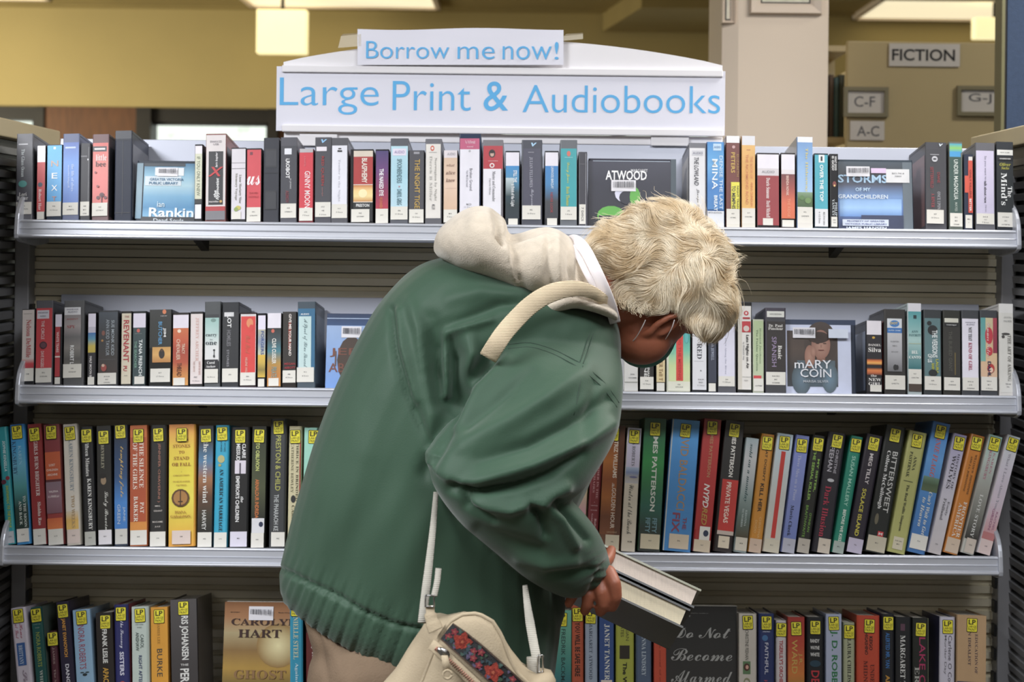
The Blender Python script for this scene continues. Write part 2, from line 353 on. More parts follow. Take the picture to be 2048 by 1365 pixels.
# navy fabric partition at the right
YN = 0.9
M['navy'] = mat('navy_fabric', '36455e', rough=0.95, vary=0.12, vscale=90, bump=0.8, bscale=500)
M['oliv'] = mat('olive_metal_edge', '6d6a4c', rough=0.45, metal=0.2, vary=0.05)
r = thing('partition_panel', 'navy blue fabric partition with olive metal edge at the upper right', 'partition', (P(2000, 850, YN).x, YN, 0))
b = MB(); b.box(0.008, 0.9, 0, 0.05, 0.05, 2.9); o = b.build('fabric_panel', M['navy'], r)
b = MB(); b.box(-0.008, 0.0, -0.006, 0.056, 0, 2.92); b.box(0.0, 0.008, 0.004, 0.05, 0, 2.92, mi=1); b.build('edge_trim', [M['oliv'], M['darkframe']], r)

# ================================================================== the bookcase
ZS = [CZ + (HOR - y) / 1000 for y in (454, 783, 1103, 1458)]      # shelf surfaces
def X(px, row):                                                    # px on the base line of a row -> world x at y = 0
    return P(px, (454, 783, 1103, 1458)[row] + (px - 1024) * 0.0112, 0).x
case = thing('bookcase', 'grey metal library bookcase with slatted back and four shelves', 'bookcase', (0, 0.2, 0))
ztop = ZS[0] + 0.15
YB = 0.19
for s, px in ((-1, 46), (1, 2009)):
    x = P(px, 850, 0.17).x
    b = MB(); b.box(x - 0.0155, x + 0.0155, -0.05, 0.03, 0.0, ztop - 0.03); o = b.build('post', M['post'], case); bevel(o, 0.003)
    b = MB(); 
    for k in range(26):
        z = 0.2 + k * 0.05; b.box(x - 0.021 * s - 0.0025, x - 0.021 * s + 0.0025, -0.052, -0.03, z, z + 0.024)
    b.build('slotted_channel', M['black'], case, kind='stuff')
xl, xr = P(62, 850, YB).x, P(1994, 850, YB).x
b = MB(); b.box(xl - 0.02, xr + 0.02, 0.014, 0.03, 0.05, ztop - 0.02); b.build('back_sheet', M['groove'], case)
slm = MB(); slm.raw([(0, -0.0120, 0.0), (1, -0.0120, 0.0), (1, -0.0125, 0.0155), (0, -0.0125, 0.0155), (1, -0.0040, 0.0168), (0, -0.0040, 0.0168), (1, -0.0045, 0.0254), (0, -0.0045, 0.0254), (1, 0.014, 0.0254), (0, 0.014, 0.0254), (1, 0.014, 0), (0, 0.014, 0)],
    [(0, 1, 2, 3), (3, 2, 4, 5), (5, 4, 6, 7), (7, 6, 8, 9), (9, 8, 10, 11), (11, 10, 1, 0), (0, 3, 5, 7, 9, 11), (1, 10, 8, 6, 4, 2)])
slme = slm.mesh('slat', [M['slat']])
z = 0.3
while z < ztop - 0.04:
    o = link('slat', slme, case); o.location = (xl, 0, z); o.scale = (xr - xl, 1, 1); z += 0.0277
EX = [(27, 2036), (32, 2040), (4, 2007), (10, 2015)]
def make_shelf(row, x0, x1, plate):
    # modelled in the bookcase's frame (origin y = 0.2)
    z = ZS[row]; sh = link('shelf', None, case); sh.location = (0, -0.2, z); sh.rotation_euler = (-TILT, 0, 0)
    tl = P(x0, 850, -0.02).x + 0.009; tr = P(x1, 850, -0.02).x - 0.009
    b = MB(); b.box(tl, tr, -0.012, 0.178, -0.004, 0.0); b.build('tray', M['shelf'], sh)
    # rolled front lip: top bead, flat, thin ridge, cove and the bright round lower bead
    prof = [(-0.010, 0.0), (-0.019, 0.001), (-0.021, -0.001), (-0.0215, -0.003), (-0.0195, -0.006), (-0.0195, -0.0155), (-0.0215, -0.0165), (-0.0222, -0.0175), (-0.0215, -0.0185), (-0.0205, -0.0195),
            (-0.0205, -0.0275), (-0.0245, -0.0285), (-0.0268, -0.0305), (-0.0272, -0.033), (-0.0255, -0.0355), (-0.022, -0.0365), (-0.012, -0.0365), (-0.012, -0.004)]
    b = MB(); b.prism(prof, tl, tr, 'x'); b.build('front_lip', M['alu'], sh, smooth=False, recalc=True)
    # end bracket: rounded plate that sweeps up at the back
    arc = [(-0.026, -0.038), (-0.029, -0.03), (-0.029, 0.0)] + [(-0.0285 + 0.11 * (1 - math.cos(t)), 0.075 * math.sin(t)) for t in [math.pi / 2 * k / 10 for k in range(1, 11)]] + [(0.172, 0.075), (0.176, -0.02), (0.1, -0.036), (0.0, -0.042)]
    for xe in (tl - 0.009, tr):
        b = MB(); b.prism(arc, xe, xe + 0.009, 'x'); o = b.build('end_bracket', M['alu'], sh, recalc=True); bevel(o, 0.002)
    if plate:
        b = MB(); b.box(tl + 0.02, tr - 0.02, 0.150, 0.157, 0.0, 0.2); b.box(tl + 0.02, tr - 0.02, 0.157, 0.165, 0.186, 0.2); o = b.build('back_plate', M['shelf'], sh); bevel(o, 0.0015)
    for px in (375, 1690):
        xx = P(px, 850, 0).x; b = MB(); b.prism([(0.02, -0.004), (0.16, -0.004), (0.16, -0.035), (0.05, -0.022)], xx - 0.008, xx + 0.008, 'x'); b.build('shelf_bracket', M['black'], sh)
for row in range(4): make_shelf(row, EX[row][0], EX[row][1], row < 2)

# neighbouring bookcases at either side: slatted end panels standing at an angle
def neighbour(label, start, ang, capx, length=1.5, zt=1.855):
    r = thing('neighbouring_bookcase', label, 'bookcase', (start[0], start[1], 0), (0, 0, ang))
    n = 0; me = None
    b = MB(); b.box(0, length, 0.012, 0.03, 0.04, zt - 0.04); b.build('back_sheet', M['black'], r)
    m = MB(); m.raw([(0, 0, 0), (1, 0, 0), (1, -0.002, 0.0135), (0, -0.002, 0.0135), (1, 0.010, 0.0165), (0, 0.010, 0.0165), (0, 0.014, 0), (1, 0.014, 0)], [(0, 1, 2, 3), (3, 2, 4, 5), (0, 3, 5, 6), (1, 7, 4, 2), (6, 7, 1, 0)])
    me = m.mesh('slat', [M['shaded_slat']]); z = 0.12
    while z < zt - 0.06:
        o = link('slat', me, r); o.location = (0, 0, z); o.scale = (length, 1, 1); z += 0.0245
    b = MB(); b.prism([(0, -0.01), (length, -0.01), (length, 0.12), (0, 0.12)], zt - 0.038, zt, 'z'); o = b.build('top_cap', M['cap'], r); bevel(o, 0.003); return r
a = P(112, 262, 0.45); nl = neighbour('shaded slatted neighbouring bookcase with beige cap at the left edge', (a.x, 0.45), math.radians(-90), 0, 0.95, a.z)
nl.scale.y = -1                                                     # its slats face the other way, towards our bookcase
a = P(1950, 275, 0.45); neighbour('shaded slatted neighbouring bookcase with beige cap at the right edge', (a.x, 0.45), math.radians(-90), 0, 0.95, a.z)

# ================================================================== header sign on top
YH = 0.17
hd = thing('header_sign', 'white arched header board with large print and audiobooks lettering', 'sign', (P(1006, 280, YH).x, YH, ztop))
ox = hd.location.x; oz = hd.location.z
def hp(px, py, dy=0.0): p = P(px, py, YH + dy); return (p.x - ox, dy, p.z - oz)
b = MB(); top = []
for k in range(25):
    t = k / 24; px = 567 + (1445 - 567) * t; py = 124 + 7 * t - 49 * math.sin(math.pi * t) ** 0.85
    top.append((hp(px, py)[0], hp(px, py)[2]))
poly = [(hp(1445, 152)[0], hp(1445, 152)[2]), (hp(567, 148)[0], hp(567, 148)[2])] + top
b.prism(poly, 0.0, 0.02, 'y'); o = b.build('arched_board', M['white'], hd, recalc=True)
def bar(name, p0, p1, y0, y1, m, bev=0.002):
    a = hp(*p0); c = hp(*p1); b = MB(); b.raw([(a[0], y, z) for y, z in ()], []) ; 
    s = (hp(p1[0], p0[1])[2] - a[2]); b = MB()
    b.raw([(a[0], y0, hp(p0[0], p1[1])[2]), (c[0], y0, hp(p0[0], p1[1])[2]), (c[0], y1, hp(p0[0], p1[1])[2]), (a[0], y1, hp(p0[0], p1[1])[2]), (a[0], y0, a[2]), (c[0], y0, a[2]), (c[0], y1, a[2]), (a[0], y1, a[2])],
          [(0, 1, 5, 4), (1, 2, 6, 5), (2, 3, 7, 6), (3, 0, 4, 7), (4, 5, 6, 7), (3, 2, 1, 0)])
    o = b.build(name, m, hd, recalc=True); bevel(o, bev); return o
bar('upper_rail', (565, 131), (1445, 145), -0.010, 0.0, M['white'])
bar('lower_rail', (565, 250), (1446, 264), -0.010, 0.0, M['white'])
bar('backing_board', (567, 145), (1445, 252), 0.0, 0.018, M['white'])
bar('base_rail', (567, 264), (1446, 282), 0.004, 0.03, M['white'])
for px in (637, 1340): bar('support_foot', (px - 38, 268), (px + 38, 292), -0.003, 0.004, M['white'])
bar('paper_strip', (554, 133), (1449, 262), -0.004, -0.0025, M['sign'], 0.0003)
def htext(text, x0, x1, ytop, ybot, dy, st='n', m=None, par=None, slope=0.0):
    a = hp(x0, ybot, dy); c = hp(x1, ybot + slope * (x1 - x0), dy); t = hp(x0, ytop, dy)
    b = MB(); put_text(b, text, a, (c[0] - a[0], 0, c[2] - a[2]), (0, 0, t[2] - a[2]), st=st, res=5); return b.build('lettering', m or M['ink'], par or hd)
htext('Large', 559, 757, 155, 229, -0.0046, 'L', slope=0.004 + .0)
htext('Print', 785, 941, 162, 221, -0.0046, 'L', slope=0.006)
htext('&', 967, 1016, 163, 222, -0.0046, 'n')
htext('Audiobooks', 1045, 1440, 170, 225, -0.0046, 'L', slope=0.006)
pp = thing('paper_notice', 'laminated paper reading Borrow me now taped to the header arch', 'notice', (ox, YH, oz))
b = MB(); g = []
for i in range(17):
    for j in range(5):
        px = 715 + (1127 - 715) * i / 16; py = 58 + (130 - 58) * j / 4 + (2 * math.sin(i * 0.5)) * (1 - j / 4)
        p = hp(px, py, -0.0130 - 0.0002 * math.sin(i * 0.7 + j)); g.append(p)
b.raw(g, [(i * 5 + j, i * 5 + j + 1, (i + 1) * 5 + j + 1, (i + 1) * 5 + j) for i in range(16) for j in range(4)])
o = b.build('sheet', M['sign'], pp); sm = o.modifiers.new('thick', 'SOLIDIFY'); sm.thickness = 0.0006; sm.offset = 1
for tx, x0, x1, yt, yb in (('Borrow', 732, 898, 82, 117), ('me', 915, 989, 93, 118), ('now', 1005, 1103, 92, 119), ('!', 1109, 1117, 84, 119)):
    htext(tx, x0, x1, yt, yb, -0.0153, 'L', par=pp, slope=0.004)
for x0, x1, y0, y1 in ((676, 722, 68, 96), (1122, 1166, 68, 82)):
    b = MB(); b.raw([hp(x0, y1, -0.012), hp(x1, y1 - 4, -0.014), hp(x1, y0, -0.014), hp(x0 + 6, y0 + 4, -0.012), hp(x0 + 10, y0, 0.03), hp(x1, y0 - 2, 0.03)], [(0, 1, 2, 3), (3, 2, 5, 4)])
    o = b.build('tape', M['tape'], pp); sm = o.modifiers.new('thick', 'SOLIDIFY'); sm.thickness = 0.0004
# ================================================================== books and audiobook cases
# spine print items, u across 0..1 from the left, v down 0..1 from the top
def R(u0, v0, u1, v1, c): return ('r', u0, v0, u1, v1, c)
def G(v0, v1, *cs, u0=0.0, u1=1.0): return ('g', v0, v1, cs, u0, u1)
def T(s, u, v0, v1, sz, c='fff', st='B', up=0): return ('t', s, u, v0, v1, sz, c, st, up)   # reads downwards
def H(s, u, v, w, h, c='fff', st='B'): return ('h', s, u, v, w, h, c, st)                     # reads across
def O(u, v, r, c, k=1.0): return ('o', u, v, r, c, k)
def L(v0, v1, s='', u0=0.0, u1=1.0, c='dedbd3'): return ('l', v0, v1, s, u0, u1, c)
def S(s, u=0.5, v=None): return ('lp', s, u, v)
LPI = ('lp', '', 0.5, 0.025)
def lerp(a, b, t): return tuple(a[i] + (b[i] - a[i]) * t for i in range(3))

_lpmesh = None
def lp_mesh():
    """yellow LARGE PRINT sticker, 21 x 27 mm, origin at its centre"""
    global _lpmesh
    if _lpmesh: return _lpmesh
    b = MB(); k = srgb('14140c'); y = srgb('e8dc1e'); w, h, r = 0.0108, 0.0138, 0.0018
    def rr(w, h, r, yy, c):
        pts = []
        for (sx, sz, a0) in ((1, 1, 0), (-1, 1, 90), (-1, -1, 180), (1, -1, 270)):
            for a in (0, 45, 90):
                t = math.radians(a0 + a); pts.append((sx * (w - r) + r * math.cos(t), yy, sz * (h - r) + r * math.sin(t)))
        b.face(pts[::-1], c)
    rr(w, h, r, 0.0, k); rr(w - 0.0011, h - 0.0011, r * 0.7, -0.00015, y)
    put_text(b, 'LP', (-0.0072, -0.0003, 0.0012), (0.0144, 0, 0), (0, 0, 0.0098), k, 'B')
    put_text(b, 'LARGE', (-0.0084, -0.0003, -0.0050), (0.0168, 0, 0), (0, 0, 0.0046), k, 'n', res=1)
    put_text(b, 'PRINT', (-0.0078, -0.0003, -0.0108), (0.0156, 0, 0), (0, 0, 0.0046), k, 'n', res=1)
    _lpmesh = b.mesh('large_print_sticker', [M['print']]); return _lpmesh

def spine_items(root, items, W, Hh, ins, y0, vis=None):
    """ins: side inset of the printed area"""
    w = W - 2 * ins; x0 = ins
    pr = MB(); tx = MB(); n = 0; stickers = []
    def X_(u): return x0 + u * w
    def Z_(v): return Hh * (1 - v)
    for it in items:
        n += 1; y = y0 - 0.00022 * n
        if it[0] == 'r':
            _, u0, v0, u1, v1, c = it; pr.face([(X_(u0), y, Z_(v1)), (X_(u1), y, Z_(v1)), (X_(u1), y, Z_(v0)), (X_(u0), y, Z_(v0))], srgb(c))
        elif it[0] == 'g':
            _, v0, v1, cs, u0, u1 = it; cs = [srgb(c) for c in cs]; k = len(cs) - 1
            for i in range(k):
                a = v0 + (v1 - v0) * i / k; e = v0 + (v1 - v0) * (i + 1) / k
                pr.face([(X_(u0), y, Z_(e)), (X_(u1), y, Z_(e)), (X_(u1), y, Z_(a)), (X_(u0), y, Z_(a))], cols=[cs[i + 1], cs[i + 1], cs[i], cs[i]])
        elif it[0] == 'o':
            _, u, v, r, c, k = it; r *= w; pr.face([(X_(u) + r * math.cos(t), y, Z_(v) + r * k * math.sin(t)) for t in [math.pi * 2 * q / 14 for q in range(14)]], srgb(c))
        elif it[0] == 'w':
            _, u, v, r, ca, cb, k = it; r *= w; ca = srgb(ca); cb = srgb(cb); q = [(X_(u) + r * math.cos(t), y, Z_(v) + r * k * math.sin(t)) for t in [math.pi * 2 * a / 20 for a in range(21)]]
            for a in range(20): pr.face([(X_(u), y, Z_(v)), q[a], q[a + 1]], cols=[ca, cb, cb])
        elif it[0] == 't':
            _, s, u, v0, v1, sz, c, st, up = it; g = sz * w
            if up: put_text(tx, s, (X_(u) + g / 2, y - 0.0002, Z_(v1)), (0, 0, (v1 - v0) * Hh), (-g, 0, 0), srgb(c), st, res=2 if len(s) < 20 else 1)
            else: put_text(tx, s, (X_(u) - g / 2, y - 0.0002, Z_(v0)), (0, 0, -(v1 - v0) * Hh), (g, 0, 0), srgb(c), st, res=2 if len(s) < 20 else 1)
        elif it[0] == 'h':
            _, s, u, v, ww, hh, c, st = it; put_text(tx, s, (X_(u - ww / 2), y - 0.0002, Z_(v) - hh * w / 2), (ww * w, 0, 0), (0, 0, hh * w), srgb(c), st)
        elif it[0] == 'l':
            _, v0, v1, s, u0, u1, c = it; lb = MB(); hh = (v1 - v0) * Hh
            lb.face([(X_(u0), y, Z_(v1)), (X_(u1), y, Z_(v1)), (X_(u1), y, Z_(v0)), (X_(u0), y, Z_(v0))], srgb(c))
            if s:
                lines = s.split('|'); lw = (u1 - u0) * w; um = (u0 + u1) / 2
                for i, ln in enumerate(lines):
                    tw = min(lw * 0.72, 0.0019 * len(ln)); th = 0.0026; zc = Z_(v0) - hh * (0.32 + 0.26 * i) if len(lines) > 1 else Z_(v0) - hh * 0.45
                    put_text(lb, ln, (X_(um) - tw / 2, y - 0.00022, zc - th / 2), (tw, 0, 0), (0, 0, th), srgb('3a3a40'), 'n', res=1)
            lb.build('call_number_label', M['paper'], root)
        elif it[0] == 'lp':
            u = it[2]; v = it[3] if it[3] is not None else 0.025
            st = link('large_print_sticker', lp_mesh(), root); st.location = (X_(u), y0 - 0.0004 - 0.00022 * n, Hh * (1 - v) - 0.0138); st.rotation_euler = (0, random.uniform(-0.05, 0.05), 0)
    if pr.f: pr.build('spine_print', M['print'], root)
    if tx.f: tx.build('title_lettering', M['print'], root)

def make_book(kind, x0, x1, shift, ytop, row, base, label, items, depth=None, side=None, push=0.0, zoff=0.0, xrange=None, boards=True):
    """x0, x1: left and right foot of the spine in photo pixels on the row's base line"""
    ybase = (454, 783, 1103, 1458)[row]; z = ZS[row] + 0.0006
    xa, xb = P(x0, ybase + (x0 - 1024) * 0.0112, 0).x, P(x1, ybase + (x1 - 1024) * 0.0112, 0).x
    yb = ybase + (x0 - 1024) * 0.0112
    s = (shift - 0.0112 * (yb - ytop)) / 1000.0                     # real lean, the camera's roll taken out
    hgt = (yb - ytop) / 1000.0
    av = (HOR - ytop) / 1000.0; hl = hgt / (math.cos(TILT) - av * math.sin(TILT) / 3.2); hgt = hl
    s += ((xa + xb) / 2 + s - CX) * hl * math.sin(TILT) / 3.2
    th = math.atan2(s, hl); Hh = hgt / math.cos(th); W = (xb - xa) * math.cos(th) - 0.0008
    if kind in 'CD': th *= 0.75; Hh = hgt
    nm = {'C': 'audiobook_case', 'D': 'audiobook_case', 'B': 'large_print_book', 'P': 'hardcover_book'}[kind]
    lean_r = th > 0
    off = -W if lean_r else 0.0
    root = thing(nm, label, 'audiobook' if kind in 'CD' else 'book', (xb if lean_r else xa, push, z), (-TILT, th, 0),
                 group=('audiobooks on the top shelf', 'audiobooks on the second shelf', 'large-print books on the third shelf', 'large-print books on the bottom shelf')[row])
    root.rotation_mode = 'ZYX'
    bc = srgb(base); sc = srgb(side) if side else bc
    def inner():   # everything below is built from x = 0 and moved by off
        return None
    n0 = set(o.name for o in root.children)
    D = depth or {'C': 0.142, 'D': 0.132, 'B': 0.15, 'P': 0.15}[kind]
    kids = []
    if kind in 'BP':
        t = 0.0025 if boards else 0.0006; b = MB()
        prof = [(0, D), (0, 0.005), (0.0012, 0.0016), (0.0042, 0), (W - 0.0042, 0), (W - 0.0012, 0.0016), (W, 0.005), (W, D), (W - t, D), (W - t, 0.0042), (t, 0.0042), (t, D)]
        b.prism(prof, 0, Hh, 'z', bc); b.c = [[sc] * len(f) if abs(b.v[f[0]][0] - b.v[f[2]][0]) < 1e-6 and b.v[f[0]][1] + b.v[f[2]][1] > 0.05 else c for f, c in zip(b.f, b.c)]
        b.build('cover', M['print'], root)
        b = MB(); e = 0.003 if boards else 0.0003; b.box(t, W - t, 0.0045, D - 0.004, e, Hh - e, srgb('ded8cc')); b.build('pages', M['pages'], root)
        spine_items(root, items, W, Hh, 0.0013 if kind == 'B' else 0.001, -0.0001)
    else:
        b = MB(); r = 0.0022
        prof = [(0, D), (0, r), (r * 0.3, r * 0.3), (r, 0), (W - r, 0), (W - r * 0.3, r * 0.3), (W, r), (W, D)]
        b.prism(prof, 0, Hh, 'z', bc)
        b.build('case_shell', M['plastic'], root)
        b = MB(); zt = Hh - 0.004     # lid seam and hinge ribs
        for q in (0.004, Hh - 0.0055): b.box(-0.0004, W + 0.0004, 0.006, D + 0.0006, q, q + 0.0015, lerp(bc, (0, 0, 0), 0.5))
        b.build('lid_seam', M['plastic'], root)
        if side:
            b = MB()
            for sx in (-0.0005, W + 0.0005):
                p = [(sx, 0.006, Hh * 0.06), (sx, D - 0.004, Hh * 0.06), (sx, D - 0.004, Hh * 0.86), (sx, 0.006, Hh * 0.86)]
                b.face(p if sx > 0 else p[::-1], sc)
            b.build('cover_insert', M['print'], root)
        spine_items(root, items, W, Hh, 0.0012, -0.0001)
    if off:
        for c in root.children: c.location.x += off
    return root

def face_out(nm, label, px0, px1, ytop, row, Yf, base, items, depth=0.03, tilt=-0.03, cat='audiobook', name='displayed_audiobook_case', group=None, pagecol=None):
    z = ZS[row] + 0.001 - Yf * math.sin(TILT); a = P(px0, ytop + 80, Yf); c = P(px1, ytop + 80, Yf); W = c.x - a.x; pm_ = (px0 + px1) / 2
    av = (HOR - ytop - 0.0112 * (pm_ - 1064) * -1) / 1000.0; Hh = (av * (1 + Yf / 3.2) + CZ - z) / (math.cos(TILT) - av * math.sin(TILT) / 3.2)
    root = thing(name, label, cat, (a.x, Yf, z), (-TILT, 0, 0))
    b = MB(); r = 0.003
    prof = [(0, depth), (0, r), (r * 0.3, r * 0.3), (r, 0), (W - r, 0), (W - r * 0.3, r * 0.3), (W, r), (W, depth)]
    b.prism(prof, 0, Hh, 'z', srgb(base)); b.build('case_shell' if cat == 'audiobook' else 'cover', M['plastic'] if cat == 'audiobook' else M['print'], root)
    if cat != 'audiobook':
        b = MB(); b.box(0.003, W + 0.0006, 0.003, depth - 0.003, Hh * 0.02, Hh + 0.0005, srgb('ded8cc')); b.build('pages', M['pages'], root)
    spine_items(root, items, W, Hh, 0.0, -0.0001)
    return root
def bars(u0, u1, v0, v1, n=26, seed=1):
    r = random.Random(seed); out = [R(u0 - 0.02, v0 - 0.02, u1 + 0.02, v1 + 0.05, 'e6e4ea')]; x = u0
    for i in range(n):
        w = (u1 - u0) / n * r.choice((0.3, 0.5, 0.7)); out.append(('r', x, v0 + 0.003, x + w, v1, '55555c')); x += (u1 - u0) / n
    return out

def q(row, kind, rows):
    for t in rows:
        x0, x1, sh, yt, base, label, items = t[:7]; ex = t[7] if len(t) > 7 else {}
        make_book(kind if not ex.get('k') else ex['k'], x0, x1, sh, yt, row, base, label, items, **{k: v for k, v in ex.items() if k != 'k'})

GR = '6a6a70'; GD = '4a4a50'; BK = '1c1c20'
ex_s = lambda s: dict(side=s)
